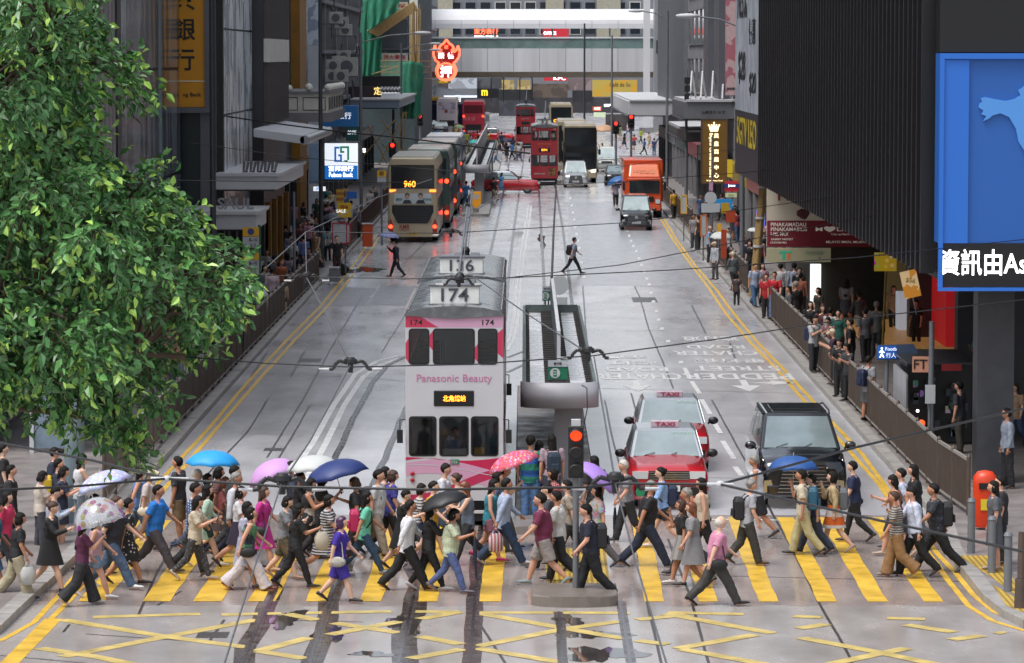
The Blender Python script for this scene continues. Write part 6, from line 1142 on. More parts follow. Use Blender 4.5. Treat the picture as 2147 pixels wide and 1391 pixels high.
t, P = tram('second white tram close behind with roof number 136', '136', -1.46, 82.2, mat('tram_white2', '9fa1a6', .3), mat('tram_side_blue', '3a4652', .3, coat=.4))
TR = mat('tram_red', '8e1620', .35, coat=.4, var=.05)
t, P = tram('red tram with roof number 32 facing the camera beyond the nearer crossing taxi', '32', 1.45, 262, TR, mat('tram_side_navy', '1d2040', .4), detail=False)
text('西港城', .16, (0, -.03, 2.58), LEDO, t, bold=.02, w=.45); text('Hong Kong Tramways', .09, (0, -.004, 3.02), mat('gilt', 'b08a50', .4), t, w=1.0); text('32', .12, (-.75, -.004, 4.1), LGREY, t); text('32', .12, (.75, -.004, 4.1), LGREY, t); part(t, 'printed_picture', mat('tram_ad', '7a5a30', .4, pat='blotch', scale=5, col2='3a2a20'), (.3, .78, -.01, 0, .7, 1.25)); text('電車百年紀念', .12, (-.35, -.004, .85), LGREY, t, w=.8)
t, P = tram('farther red tram half hidden behind the tram numbered 32', None, .1, 366, TR, TR, detail=False)
text('Happy Valley', .1, (0, -.004, 3.02), LGREY, t, w=.9)
# ================================================================ PEOPLE (face +x locally, unit height scaled)
SKIN = [mat('skin_a', 'c0917a', .55, var=.08, scale=8), mat('skin_b', 'a9785e', .55, var=.08, scale=8), mat('skin_c', 'cba48d', .55, var=.08, scale=8)]
EYE = mat('eye_dark', '1a1412', .3); LIP = mat('lip', '8c4a42', .5)
HAIRM = {'k': mat('hair_black', '14110f', .7, var=.3, scale=20, spec=.25, bump=.5), 'b': mat('hair_brown', '3a2418', .65, var=.3, scale=20), 'g': mat('hair_grey', '77746e', .5, var=.2, scale=20), 'w': mat('hair_white', 'b5b0a6', .5), 'c': mat('cap_cream', 'b9ab94', .6), 'r': mat('hair_auburn', '6a3a22', .4, var=.3, scale=20), 'p': mat('hair_purple', '3c1840', .4, var=.3, scale=20)}
def rumple(me, a, k):
    for v in me.vertices: v.co += noise.noise_vector(v.co*k)*a
    return me
def remeshed(mb, vox, name, sm=3):
    me = mb.mesh('tmp', []); bm = bmesh.new(); bm.from_mesh(me); bmesh.ops.remove_doubles(bm, verts=bm.verts, dist=1e-5); bm.to_mesh(me); bm.free(); o = D.objects.new('tmp', me); C.objects.link(o)
    r = o.modifiers.new('r', 'REMESH'); r.mode = 'VOXEL'; r.voxel_size = vox; r.use_smooth_shade = True
    s = o.modifiers.new('s', 'SMOOTH'); s.iterations = sm; s.factor = .5
    m2 = tomesh(o); D.objects.remove(o); m2.name = name; return m2 if name == 'body' else rumple(rumple(m2, .0045, 16), .003, 38)
# pose: (thighR, kneeR, thighL, kneeL, lean, armR(shoulder, elbow, out), armL(...), head nod)
POSES = {
 'w1': (24, 8, -19, 24, 4, (-22, 12, 8), (24, 22, 8), 6), 'w2': (-24, 30, 26, 6, 4, (26, 25, 8), (-22, 10, 8), 4), 'w3': (16, 4, -14, 34, 3, (-10, 10, 8), (14, 18, 8), 8), 'w4': (30, 6, -25, 20, 6, (-28, 10, 8), (30, 20, 8), 2),
 'wp': (24, 8, -20, 24, 4, (35, 75, 4), (-12, 12, 8), 24), 'wp2': (-20, 28, 22, 6, 3, (30, 85, 4), (34, 80, 4), 26), 'wu': (24, 8, -18, 22, 3, (42, 95, 6), (-16, 14, 8), 4), 'wu2': (-18, 26, 22, 6, 3, (40, 98, 6), (10, 30, 8), 4),
 's': (3, 3, -3, 4, 1, (2, 12, 7), (-2, 14, 7), 4), 'sp': (3, 3, -3, 4, 2, (30, 88, 4), (26, 90, 4), 28), 'sm': (20, 8, -18, 22, 3, (38, 128, 2), (-10, 16, 8), 2), 'wb': (18, 4, -16, 26, 6, (4, 18, 12), (8, 34, 10), 14), 'sit': (86, 86, 82, 84, 8, (24, 60, 6), (20, 64, 6), 20)}
def skel(pose):
    tR, kR, tL, kL, lean, aR, aL, nod = POSES[pose]; J = {}
    hip = Vector((0, 0, .52)); sr = lambda a: math.sin(R(a)); cr = lambda a: math.cos(R(a))
    for s, t_, k_, n in ((-1, tR, kR, 'R'), (1, tL, kL, 'L')):
        h = hip+Vector((0, s*.052, -.01)); kn = h+Vector((sr(t_), s*.02, -cr(t_)))*.23; an = kn+Vector((sr(t_-k_), s*-.01, -cr(t_-k_)))*.225; J['h'+n], J['k'+n], J['a'+n] = h, kn, an
        ft = (t_-k_)*.7 if t_-k_ < 0 else (t_-k_)*.35; J['t'+n] = an+Vector((cr(ft), s*.1, sr(ft)-.0))*.085+Vector((0, 0, -.022)); J['f'+n] = ft
    up = Vector((sr(lean), 0, cr(lean))); J['up'] = up; J['hip'] = hip; J['neck'] = hip+up*.32; J['ch'] = hip+up*.23
    for s, a, n in ((-1, aR, 'R'), (1, aL, 'L')):
        sh = hip+up*.292+Vector((0, s*.113, 0)); d = Vector((sr(a[0])*cr(a[2]), s*sr(a[2]), -cr(a[0])*cr(a[2]))); el = sh+d*.16
        b = a[0]+a[1]; d2 = Vector((sr(b), -s*.12 if a[1] > 50 else s*.05, -cr(b))).normalized(); wr = el+d2*.14; J['s'+n], J['e'+n], J['w'+n], J['d'+n] = sh, el, wr, d2
    J['hd'] = J['neck']+up*.02+Vector((.014+.03*sr(nod), 0, .076)); J['nod'] = nod
    mz = min(min(J['a'+n].z-.045, J['t'+n].z-.014) for n in 'RL'); dz = Vector((0, 0, -mz))
    for k, v in J.items():
        if isinstance(v, Vector) and k not in ('up', 'dR', 'dL'): J[k] = v+dz
    return J
def ell(c, up, rx, ry, n=12):
    f = Vector((up.z, 0, -up.x)); return [c+f*(rx*math.cos(2*PI*i/n))+Vector((0, 1, 0))*(ry*math.sin(2*PI*i/n)) for i in range(n)]
def torso(mb, J, g, a, b, fem=0, belly=0):    # profile from height a to b above the hip centre
    prof = [(-.05, .06, .084), (.0, .07, .096), (.05, .066, .088-.004*fem), (.1, .061+belly, .08-.008*fem+belly), (.16, .065+belly, .087), (.21, .074, .098), (.26, .069, .106-.008*fem), (.295, .054, .106-.01*fem), (.315, .038, .062)]
    pr = [p for p in prof if a-.001 <= p[0] <= b+.001]; mb.loft([ell(J['hip']+J['up']*z, J['up'], x+g, y+g) for z, x, y in pr])
_mc = {}
def cached(key, fn):
    if key not in _mc: _mc[key] = fn()
    return _mc[key]
VOX = .0088
def mk_body(pose, hand):
    J = skel(pose); mb = MB(); torso(mb, J, -.004, -.05, .315)
    for n in 'RL':
        mb.cone(J['h'+n], J['k'+n], .055, .035, 12); mb.sph(J['k'+n], .035, 10, 8); mb.cone(J['k'+n], J['k'+n].lerp(J['a'+n], .35), .033, .037, 12); mb.cone(J['k'+n].lerp(J['a'+n], .35), J['a'+n], .037, .021, 12); mb.sph(J['a'+n], .02, 10, 8); mb.cone(J['a'+n]+Vector((-.015, 0, -.012)), J['t'+n], .022, .016, 10)
        mb.sph(J['s'+n], .031, 10, 8); mb.cone(J['s'+n], J['e'+n], .031, .025, 10); mb.sph(J['e'+n], .025, 10, 8); mb.cone(J['e'+n], J['w'+n], .025, .0165, 10)
        mb.cone(J['w'+n]-J['d'+n]*.01, J['w'+n]+J['d'+n]*.03, .0145, .017, 10)
    mb.cone(J['neck']-J['up']*.03, J['hd']+Vector((-.008, 0, -.02)), .03, .028, 12)
    me = remeshed(mb, VOX, 'body'); hb = MB(); hd = J['hd']; nod = -R(J['nod'])
    hb.M = Matrix.Translation(hd) @ Matrix.Rotation(-nod, 4, 'Y')
    def hs_(p):
        q = Vector(p)
        if q.z < -.1: q.y *= 1-.32*(-q.z); q.x *= 1-.16*(-q.z); q.x += .05*(-q.z)
        if q.x < 0: q.x *= 1.12
        return q
    hb.sph((0, 0, 0), (.054, .044, .066), 18, 14, 0, hs_)
    hb.loft([[(.05, -.006, .01), (.05, .006, .01), (.053, 0, .012)], [(.052, -.009, -.014), (.052, .009, -.014), (.067, 0, -.012)]], 0)
    for s in (-1, 1): hb.sph((-.004, s*.046, -.004), (.011, .005, .015), 8, 6, 0); hb.sph((.0475, s*.017, .006), (.005, .007, .0045), 8, 6, 1); hb.sph((.047, s*.017, .018), (.006, .01, .0028), 8, 4, 1)
    hb.sph((.051, 0, -.031), (.005, .013, .0045), 8, 6, 2); hb.M = None
    for n, s in (('R', -1), ('L', 1)):      # palm, four bent fingers of unequal length and a thumb from the side of the palm
        w_ = J['w'+n]; d = J['d'+n]; side = Vector((0, 1, 0)).cross(d).normalized(); across = d.cross(side).normalized()
        curl = 1.25 if (hand and n == 'R') else .45
        pc = w_+d*.028; hb.sph(pc, (.017, .013, .021), 8, 6, 0)
        for k, (o, ln) in enumerate(((-.013, .034), (-.0045, .04), (.004, .038), (.012, .03))):
            a = w_+d*.042+side*o; b = a+(d+across*.25*curl*-s).normalized()*ln*.5; c = b+(d*(1-.7*curl)-across*s*curl).normalized()*ln*.5; hb.cone(a, b, .0052, .0048, 6); hb.cone(b, c, .0048, .0036, 6)
        a = w_+d*.02+side*.015; b = a+(d*.6+side*.8).normalized()*.017; hb.cone(a, b, .0062, .0055, 6); hb.cone(b, b+(d+side*.2).normalized()*.016, .0055, .004, 6)
    hm = hb.mesh('h', []); bm = bmesh.new(); bm.from_mesh(me); bm.from_mesh(hm); bm.to_mesh(me); bm.free()
    me.materials.clear(); [me.materials.append(x) for x in (SKIN[0], EYE, LIP)]; return me
def mk_top(pose, kind, fem, big):
    J = skel(pose); mb = MB(); g = .012+.005*big; bel = .018*big; long_ = kind in ('long', 'jacket')
    torso(mb, J, g, -.05 if kind != 'crop' else .0, .295, fem, bel)
    lo = ell(J['hip']+J['up']*-.06, J['up'], .07+g*.6, .096+g*.5); lo2 = ell(J['hip']+J['up']*.02, J['up'], .064+g, .09+g)
    if kind != 'crop': mb.loft([lo, lo2])
    if kind == 'jacket': mb.loft([ell(J['hip']+Vector((0, 0, -.15)), Vector((0, 0, 1)), .105, .115), ell(J['hip']+J['up']*.03, J['up'], .072, .1)])
    mb.loft([ell(J['hip']+J['up']*.285, J['up'], .055, .095), ell(J['neck']+J['up']*.0, J['up'], .036, .042)])
    if kind != 'vest':
        for n in 'RL':
            s0, e0, w0 = J['s'+n], J['e'+n], J['w'+n]; mb.sph(s0-Vector((0, 0, .004)), .04, 12, 8)
            if long_: mb.cone(s0, e0, .039, .034, 12); mb.sph(e0, .034, 10, 8); mb.cone(e0, e0.lerp(w0, .95), .034, .024, 12)
            else: mb.cone(s0, s0.lerp(e0, .78), .039, .042, 12)
    return remeshed(mb, VOX, 'top', 2)
def mk_bottom(pose, kind):
    J = skel(pose); mb = MB()
    if kind in ('skirt', 'dress', 'longskirt'):
        kx = [J['k'+n] for n in 'RL']; z = max(J['kR'].z, J['kL'].z)
        f = {'skirt': .82, 'dress': .95, 'longskirt': 1.45}[kind]; cx = (kx[0].x+kx[1].x)/2*f; dx = abs(kx[0].x-kx[1].x)/2*min(f, 1)+.06; bz = J['hip'].z-(J['hip'].z-z)*min(f, 1)-(.0 if f <= 1 else .12)
        rings = []; n = 28
        for v in range(7):
            t_ = v/6; rings.append([Vector((cx*t_+(.078+(dx+.022-.078)*t_**1.1+.006*t_*math.sin(i*5))*math.cos(2*PI*i/n), (.108+.024*t_+.005*t_*math.sin(i*7))*math.sin(2*PI*i/n), J['hip'].z+.09-(J['hip'].z+.09-bz)*t_)) for i in range(n)])
        mb.loft(rings, cap=False); me = mb.mesh('skirt', []); return me
    torso(mb, J, .004, -.05, .06); mb.sph(J['hip']+Vector((0, 0, -.03)), (.066, .09, .05), 14, 8)
    r0, r1, r2, f = {'trousers': (.066, .052, .042, 1), 'slim': (.06, .042, .029, 1), 'wide': (.068, .064, .075, .97), 'shorts': (.068, .064, 0, 0), 'hot': (.06, .058, 0, -1)}[kind]
    for n in 'RL':
        h, k, a = J['h'+n], J['k'+n], J['a'+n]
        if f <= 0: mb.cone(h+Vector((0, 0, .02)), h.lerp(k, .55 if f < 0 else .92), r0, r1, 12)
        else: mb.cone(h+Vector((0, 0, .01)), k, r0, r1, 12); mb.sph(k, r1, 12, 8); mb.cone(k, k.lerp(a, .4), r1, r1*.97 if kind != 'wide' else .064, 12); mb.cone(k.lerp(a, .4), k.lerp(a, 1.02 if kind != 'slim' else .96), r1*.97 if kind != 'wide' else .064, r2, 12)
    return remeshed(mb, VOX, 'bottom', 2)
def mk_shoes(pose):
    J = skel(pose); mb = MB()
    for n in 'RL':
        a, t_ = J['a'+n], J['t'+n]; d = (t_-a); d.z += .02; d.normalize(); up = Vector((0, 1, 0)).cross(d)*-1; sd = Vector((0, 1, 0)); heel = a-d*.03+up*-.022
        prof = [(-.006, .016, .02, .036), (.018, .025, .024, .052), (.055, .026, .021, .044), (.095, .029, .016, .03), (.135, .026, .012, .022), (.152, .014, .008, .012)]
        mb.loft([[heel+d*x+sd*w_*math.cos(q)+up*(hh*.5+hh*.5*math.sin(q)-.006) for q in [i*PI/5 for i in range(10)]] for x, w_, _, hh in prof])
    return mb.mesh('shoes', [])
def mk_hair(pose, kind):
    J = skel(pose); mb = MB(); nod = R(J['nod']); mb.M = Matrix.Translation(J['hd']) @ Matrix.Rotation(nod, 4, 'Y')
    def hf(p):
        q = Vector(p)
        lim = .02+.85*min(1, max(0, (q.z+.05)/.62)) if kind not in ('bob', 'long') else .12+.8*min(1, max(0, (q.z-.05)/.45))
        if q.x > lim: q.x = lim
        if q.z < -.35: q.y *= .86
        return q
    if kind == 'bald': mb.sph((-.012, 0, .0), (.054, .047, .052), 16, 10); return mb.mesh('hair', [])
    mb.sph((-.011, 0, .012), (.062, .052, .062), 20, 14, 0, hf)
    if kind == 'cap': mb.cone((.03, 0, .03), (.095, 0, .02), .035, .03, 12, flat=1.0); return mb.mesh('hair', [])
    if kind in ('bob', 'long', 'pony', 'braid'):
        for s in (-1, 1): mb.sph((-.006, s*.04, -.022), (.03, .014, .05), 10, 8)
        mb.sph((-.032, 0, -.025), (.036, .046, .06), 14, 10)
    mb.M = None; h = J['hd']; bk = J['hip']+J['up']*.17+Vector((-.075, 0, 0))
    if kind == 'long': mb.loft([[c+Vector((a*math.cos(q), b*math.sin(q), 0)) for q in [i*PI/6 for i in range(12)]] for c, a, b in ((h+Vector((-.03, 0, 0)), .036, .05), (h+Vector((-.042, 0, -.06)), .03, .052), (bk.lerp(h, .45)+Vector((-.0, 0, 0)), .022, .054), (bk, .016, .042), (bk+Vector((0, 0, -.03)), .006, .02))])
    if kind == 'braid': [mb.sph(h.lerp(bk+Vector((-.02, 0, -.1)), k/9)+Vector((-.045, .01*math.sin(k*3), 0)), .02-.0008*k, 8, 6) for k in range(10)]
    if kind == 'pony': mb.cone(h+Vector((-.06, 0, .015)), h+Vector((-.085, 0, -.08)), .02, .008, 8)
    if kind == 'bun': mb.sph(h+Vector((-.062, 0, .035)), .024, 10, 8)
    return rumple(rumple(mb.mesh('hair', []), .006, 28), .004, 75)
def recal(me):
    for p in me.polygons: p.use_smooth = True
    return me
CLC = {}
def cm(c):      # clothing colour key, 'rrggbb' or 'rrggbb:pattern:scale:rrggbb'
    if c not in CLC:
        k = c.split(':'); CLC[c] = mat('cloth_'+c.replace(':', '_'), k[0], .75, var=.14, scale=12, bump=.6, pat=(k[1] if len(k) > 1 else None), **({'col2': k[3]} if len(k) > 1 else {})) if len(k) == 1 else mat('cloth_'+c.replace(':', '_'), k[0], .75, var=.1, bump=.2, pat=k[1], scale=float(k[2]), col2=k[3])
    return CLC[c]
def link(name, me, par, m):
    o = D.objects.new(name, me); C.objects.link(o); o.parent = par
    if m:
        if not len(me.materials): me.materials.append(m)
        o.material_slots[0].link = 'OBJECT'; o.material_slots[0].material = m
    return o
def person(label, px, py, H=1.65, face=0, pose='w1', top=('tee', '555555'), bot=('trousers', '222222'), hair='k:short', shoe='1a1a1a', fem=None, big=0, z0=0.0, at=None, skin=None, group=None):
    # px, py: top of the head in the photograph; face in degrees, 0 walks to the picture's right
    hk, hs2 = hair.split(':'); fem = hs2 in ('long', 'bob', 'bun', 'pony', 'braid') if fem is None else fem
    J = skel(pose); topz = (J['hd'].z+.07)*H; sc = H
    P = at or G(px, py, z0+topz); face += rnd.uniform(-50, 50) if group else (0 if at else rnd.uniform(-14, 14)); t = thing('person', label, 'person', (P.x, P.y, z0), R(face), group)
    off = Matrix.Rotation(R(face), 3, 'Z') @ Vector((J['hd'].x*H, 0, 0))
    t.location = (P.x-off.x, P.y-off.y, z0); t.scale = (sc*(1+.06*big), sc*(1+.06*big), sc); g = rnd
    holding = pose in ('wp', 'wu', 'wu2', 'sp', 'sm', 'wp2')
    o = link('body', cached(('b', pose, holding), lambda: recal(mk_body(pose, holding))), t, SKIN[skin if skin is not None else rnd.choice((0, 0, 1, 2))])
    o.data.materials[0] or 0
    link('hair', cached(('h', pose, hs2), lambda: mk_hair(pose, hs2)), t, HAIRM[hk] if hs2 != 'bald' else HAIRM[hk])
    tk, tc = top
    if tk in ('dress',): link('dress_top', cached(('t', pose, 'tee', 1, 0), lambda: mk_top(pose, 'tee', 1, 0)), t, cm(tc)); link('dress_skirt', cached(('d', pose, 'dress'), lambda: mk_bottom(pose, 'dress')), t, cm(tc))
    else:
        link({'tee': 'shirt', 'long': 'shirt', 'vest': 'sleeveless_top', 'jacket': 'jacket', 'crop': 'top'}[tk], cached(('t', pose, tk, fem, big), lambda: mk_top(pose, tk, fem, big)), t, cm(tc))
        if bot: link({'skirt': 'skirt', 'longskirt': 'skirt', 'shorts': 'shorts', 'hot': 'shorts'}.get(bot[0], 'trousers'), cached(('d', pose, bot[0]), lambda: mk_bottom(pose, bot[0])), t, cm(bot[1]))
    link('shoes', cached(('s', pose), lambda: mk_shoes(pose)), t, mat('shoe_'+shoe, shoe, .5))
    return t, J
def wpos(t, v):
    m = Matrix.Translation(t.location) @ Matrix.Rotation(t.rotation_euler.z, 4, 'Z') @ Matrix.Diagonal((*t.scale, 1)); return m @ v
def umbrella(label, m, hand=None, c=None, rad=.5, tilt=(0, 0), rib=8, clear=False, drop=.26, name='umbrella'):
    # canopy centre c (world), shaft to the hand
    t = thing(name, label, 'umbrella', tuple(c)); mb = MB(); v = [(0, 0, 0)]; n = rib*4; k = 6; f = []
    for i in range(1, k+1):
        r_ = i/k
        for j in range(n):
            a = 2*PI*j/n; sc = abs(math.sin(a*rib/2)); rr = rad*math.sin(r_*1.25)/math.sin(1.25)*(1-.07*sc*r_*r_); v.append((rr*math.cos(a), rr*math.sin(a), -drop*rad*2*(1-math.cos(r_*1.25))/(1-math.cos(1.25))+.02*sc*r_))
    for j in range(n): f.append((0, 1+j, 1+(j+1) % n))
    for i in range(k-1):
        for j in range(n): a, b = 1+i*n+j, 1+i*n+(j+1) % n; f.append((a, a+n, b+n, b))
    mb.add(v, f, sm=True); o = mb.build('canopy', m, t); s_ = o.modifiers.new('s', 'SOLIDIFY'); s_.thickness = .004
    mb = MB()
    for j in range(rib):
        a = 2*PI*j/rib; pts = [(rad*math.sin(r_*1.25)/math.sin(1.25)*math.cos(a)*.99, rad*math.sin(r_*1.25)/math.sin(1.25)*math.sin(a)*.99, -drop*rad*2*(1-math.cos(r_*1.25))/(1-math.cos(1.25))-.008) for r_ in (0, .4, .7, 1)]; mb.tube(pts, .004, 4); mb.cone((0, 0, -.28), pts[1], .003, .003, 4)
    mb.build('ribs', LGREY, t); L = .75 if hand is None else max(.45, (Vector(c)-Vector(hand)).length-.0)
    mb = MB(); mb.cone((0, 0, .06), (0, 0, -L), .007, .007, 8); mb.build('shaft', LGREY, t); mb = MB(); mb.cone((0, 0, -L-.06), (0, 0, -L+.05), .015, .015, 8); mb.build('handle', BLK, t)
    t.rotation_euler = (R(tilt[0]), R(tilt[1]), rnd.uniform(0, 1)) if hand is None else (0, 0, 0)
    if hand is not None:
        q = (Vector(c)-Vector(hand)).to_track_quat('Z', 'Y'); t.rotation_euler = q.to_euler()
    return t
def uheld(pt, label, m, cx, cy, rad=.5, clear=False, **k):    # umbrella over a person, canopy top at photo pixel
    t, J = pt; hand = wpos(t, J['wR']+J['dR']*.03); c = PY(cx, cy, hand.y); c.y = hand.y+.02
    return umbrella(label, m, hand, c, rad, **k)
def bag(label, pt, kind, m, name=None):
    t, J = pt; sc = t.scale[2]
    if kind == 'backpack':
        p = J['hip']+J['up']*.16+Vector((-.115, 0, 0)); mb = MB(); mb.loft([[(x*s, y*s, z) for x, y in ((-.055, -.075), (.055, -.08), (.055, .08), (-.055, .075))] for z, s in ((-.13, .85), (-.11, 1), (.08, 1), (.13, .7))], sm=False)
        o = thing(name or 'backpack', label, 'backpack', tuple(wpos(t, p)), t.rotation_euler.z); o.scale = (sc,)*3; mb.build('pack', m, o, bevel=.02, seg=3)
        m_ = MB(); m_.loft([[(-.06, -.055, -.09), (-.085, -.05, -.085), (-.085, .05, -.085), (-.06, .055, -.09)], [(-.06, -.05, .0), (-.08, -.045, -.005), (-.08, .045, -.005), (-.06, .05, .0)]], sm=False); m_.build('pocket', m, o, bevel=.008)
        for s in (-1, 1): m_ = MB(); m_.tube([(.04, s*.06, .1), (.09, s*.07, .15), (.18, s*.07, .1), (.19, s*.075, .0), (.13, s*.08, -.07), (.05, s*.07, -.09)], .009, 6); m_.build('strap', BLK, o)
    elif kind == 'shoulder':
        p = J['hip']+Vector((.0, -.13, .03)); o = thing(name or 'handbag', label, 'handbag', tuple(wpos(t, p)), t.rotation_euler.z); o.scale = (sc,)*3; mb = MB(); mb.sph((0, 0, -.04), (.1, .035, .06), 14, 10); mb.build('pouch', m, o); m_ = MB(); m_.tube([(-.07, 0, 0), (-.05, .03, .15), (0, .03, .27), (.05, .03, .15), (.07, 0, 0)], .007, 6); m_.build('strap', m, o)
    elif kind == 'carry':
        p = J['wR']+J['dR']*.05; o = thing(name or 'carrier_bag', label, 'bag', tuple(wpos(t, p)), t.rotation_euler.z); o.scale = (sc,)*3; mb = MB(); mb.loft([[(x*s, y*s, z) for x, y in [(.07*math.cos(q), .04*math.sin(q)) for q in [i*PI/5 for i in range(10)]]] for z, s in ((-.26, .5), (-.24, 1.1), (-.12, 1.25), (-.06, .8))]); mb.build('sack', m, o); m_ = MB(); m_.tube([(-.04, 0, -.06), (0, 0, .0), (.04, 0, -.06)], .006, 6); m_.build('handle', m, o)
    elif kind == 'phone':
        p = J['wR']+J['dR']*.06+Vector((.012, .01, .0)); o = thing('smartphone', label, 'phone', tuple(wpos(t, p)), t.rotation_euler.z); mb = MB(); mb.box(-.005, .005, -.037, .037, -.03, .11); mb.build('case', BLK, o, bevel=.003); m_ = MB(); m_.box(-.0065, -.005, -.033, .033, -.02, .1); m_.build('screen', mat('phone_glow', 'c8d8e8', .2, emit=.5), o); o.rotation_euler.y = R(25)
    elif kind == 'furled':
        p = J['wR']+J['dR']*.045; o = thing('furled_umbrella', label, 'umbrella', tuple(wpos(t, p)), t.rotation_euler.z); mb = MB(); mb.cone((0, 0, -.1), (0, 0, -.3), .02, .04, 10); mb.cone((0, 0, -.3), (.02, 0, -.82), .04, .012, 10); mb.build('folded_canopy', m, o); m_ = MB(); m_.cone((0, 0, .06), (0, 0, -.12), .01, .01, 8); m_.cone((.02, 0, -.8), (.022, 0, -.9), .005, .004, 6); m_.build('handle', mat('handle_wood', '6f4a2a', .4), o)
    return o
# ---------------------------------------------------------------- the people on the crossing
bp = mat('bag_black', '17171b', .6, bump=.2); K = '1c1c20'; NAVY = '1d2438'; W = 'b9b9bb'; DEN = '35465e:blotch:3:40546e'; TAN = 'a08a6a'
P_ = person
P_('woman with dark hair in black top waiting at the edge beyond the grey mast', 8, 931, 1.68, 5, 's', ('tee', K), ('trousers', K), 'k:short')
P_('person with glasses in black jacket waiting beside the blue grey mast', 25, 975, 1.68, 10, 's', ('jacket', '1e1e22'), ('trousers', K), 'k:short')
P_('woman with long black hair in bright pink top at the kerb', 16, 1031, 1.6, 0, 'w3', ('tee', 'b52a52'), ('slim', K), 'k:long')
P_('person in teal t-shirt and blue shorts stepping off the near kerb corner', -6, 1052, 1.75, 8, 'wb', ('tee', '1d5f74'), ('shorts', '3a5a80'), 'k:short', skin=1)
p = P_('woman in black looking down while carrying a white plastic bag', 44, 1075, 1.58, 10, 'wb', ('tee', '1a1a1d'), ('wide', '9a9078'), 'k:bob'); bag('white plastic carrier bag held low by the woman in black', p, 'carry', mat('plastic_white', 'b9bab8', .35, alpha=.85, bump=.6, var=.1, scale=20))
p = P_('woman in black coat dress with brown bun reading a phone at the kerb', 112, 1052, 1.68, 0, 'wp', ('jacket', '1a1a1d'), ('skirt', '1a1a1d'), 'b:bun', skin=2); bag('phone held by the woman in the black coat dress', p, 'phone', bp)
P_('woman in cream short sleeved top standing beside the grey mast', 90, 988, 1.58, 12, 'sp', ('tee', 'b2a79c'), ('slim', '3c3c44'), 'k:bob')
P_('person in navy cap and navy top standing under the tree', 116, 938, 1.72, 0, 's', ('tee', NAVY), ('trousers', K), 'k:cap')
p = P_('boy in dark top with yellow backpack straps under the tree', 124, 962, 1.66, 5, 's', ('tee', '22283c'), ('shorts', '2a2a2e'), 'k:short'); bag('yellow and black backpack worn by the boy under the tree', p, 'backpack', mat('bag_yellow', 'b89a1c', .6))
P_('woman with ponytail in navy top reading a phone near the kerb', 135, 978, 1.62, 0, 'sp', ('tee', '1c2238'), ('skirt', NAVY), 'k:pony')
p = P_('person in pale blue shirt looking down at a phone by the kerb', 117, 1021, 1.6, 0, 'sp', ('long', '98a4b4'), ('hot', '8f9464'), 'k:short'); bag('phone held by the person in pale blue shirt', p, 'phone', bp)
P_('woman with very long hair in white sleeveless top under the tree edge', 173, 952, 1.65, 10, 'sp', ('vest', W), ('slim', '66727c'), 'k:long')
UW = mat('umbrella_lilac_white', 'a9aed6', .6, pat='floral', scale=14, col2='c2c6e2', trans=.1); UB = mat('umbrella_sky', '1e8fcf', .55, var=.06); UP = mat('umbrella_pink', 'b88cc0', .6, var=.05); UN = mat('umbrella_navy', '1c2f66', .5, var=.08); UK = mat('umbrella_black', '141416', .5); UF = mat('umbrella_floral', 'c04a5a', .6, pat='floral', scale=16, col2='b06090'); UWh = mat('umbrella_white', 'b3b6b4', .6); UL = mat('umbrella_lavender', '9a78c4', .55, var=.05)
UCl = mat('umbrella_clear', 'c8ccd4', .1, alpha=.35, spec=.8, pat='floral', scale=7, col2='b04a60'); UBB = mat('umbrella_blue_dull', '1f4a86', .55, var=.08); UCk = mat('umbrella_check', '7a86b4', .6, pat='check', scale=4, col2='a2acc8')
uheld(P_('person in pale top mostly hidden under the lilac and white umbrella', 200, 1036, 1.55, 0, 'wu', ('tee', '9a9296'), ('skirt', '6a6e78'), 'k:bob'), 'pale lilac and white patterned umbrella at the kerb', UW, 210, 990, .53)
pm = P_('woman in maroon top and black wide trousers under the clear umbrella', 177, 1088, 1.56, 8, 'wu2', ('tee', '4a1838'), ('wide', K), 'k:long', 'b8b0a8')
uheld(pm, 'transparent dome umbrella with small printed flowers', UCl, 194, 1044, .48, drop=.5)
P_('girl in denim shorts and white trainers sharing the clear umbrella', 205, 1078, 1.55, 5, 'w1', ('vest', 'a8848c'), ('hot', '5f6f80'), 'k:long', 'c0c0c0')
P_('bearded man in black t-shirt and blue jeans beside the clear umbrella', 246, 1041, 1.76, 0, 'w4', ('tee', '1b1d28'), ('trousers', DEN), 'b:short', 'c4c4c4', skin=2, big=1)
P_('woman in black dress with white dots behind the bearded man', 271, 1045, 1.62, 0, 'w1', ('dress', '1a1a1e:dots:22:b8b8b8'), None, 'k:short', fem=1)
p = P_('older person in cream cap and pale pink top with white handbag', 316, 983, 1.62, 0, 'w3', ('tee', 'b5a8a6'), ('slim', '6a6258'), 'c:cap'); bag('cream white handbag on the arm of the person in cream cap', p, 'shoulder', mat('bag_cream', 'b5ad9c', .4))
P_('woman in blue denim vest and jeans beside the cream cap', 297, 976, 1.63, 0, 'w1', ('vest', '5676a8'), ('slim', DEN), 'k:long')
P_('man in bright blue shirt and grey trousers striding over the third stripe', 333, 1017, 1.72, 0, 'w4', ('tee', '1f6fc0'), ('trousers', '3f3a40'), 'k:short', '141414', big=1, skin=1)
P_('man in charcoal t-shirt and khaki shorts standing facing the kerb', 371, 957, 1.76, 165, 's', ('tee', '2b2d34'), ('shorts', '6d5a42'), 'k:short', '2a3a55', skin=1)
P_('man in blue and white plaid shirt and black trousers', 411, 1012, 1.72, 0, 'w3', ('tee', '33466e:check:11:b0b8c4'), ('trousers', '17181c'), 'k:short')
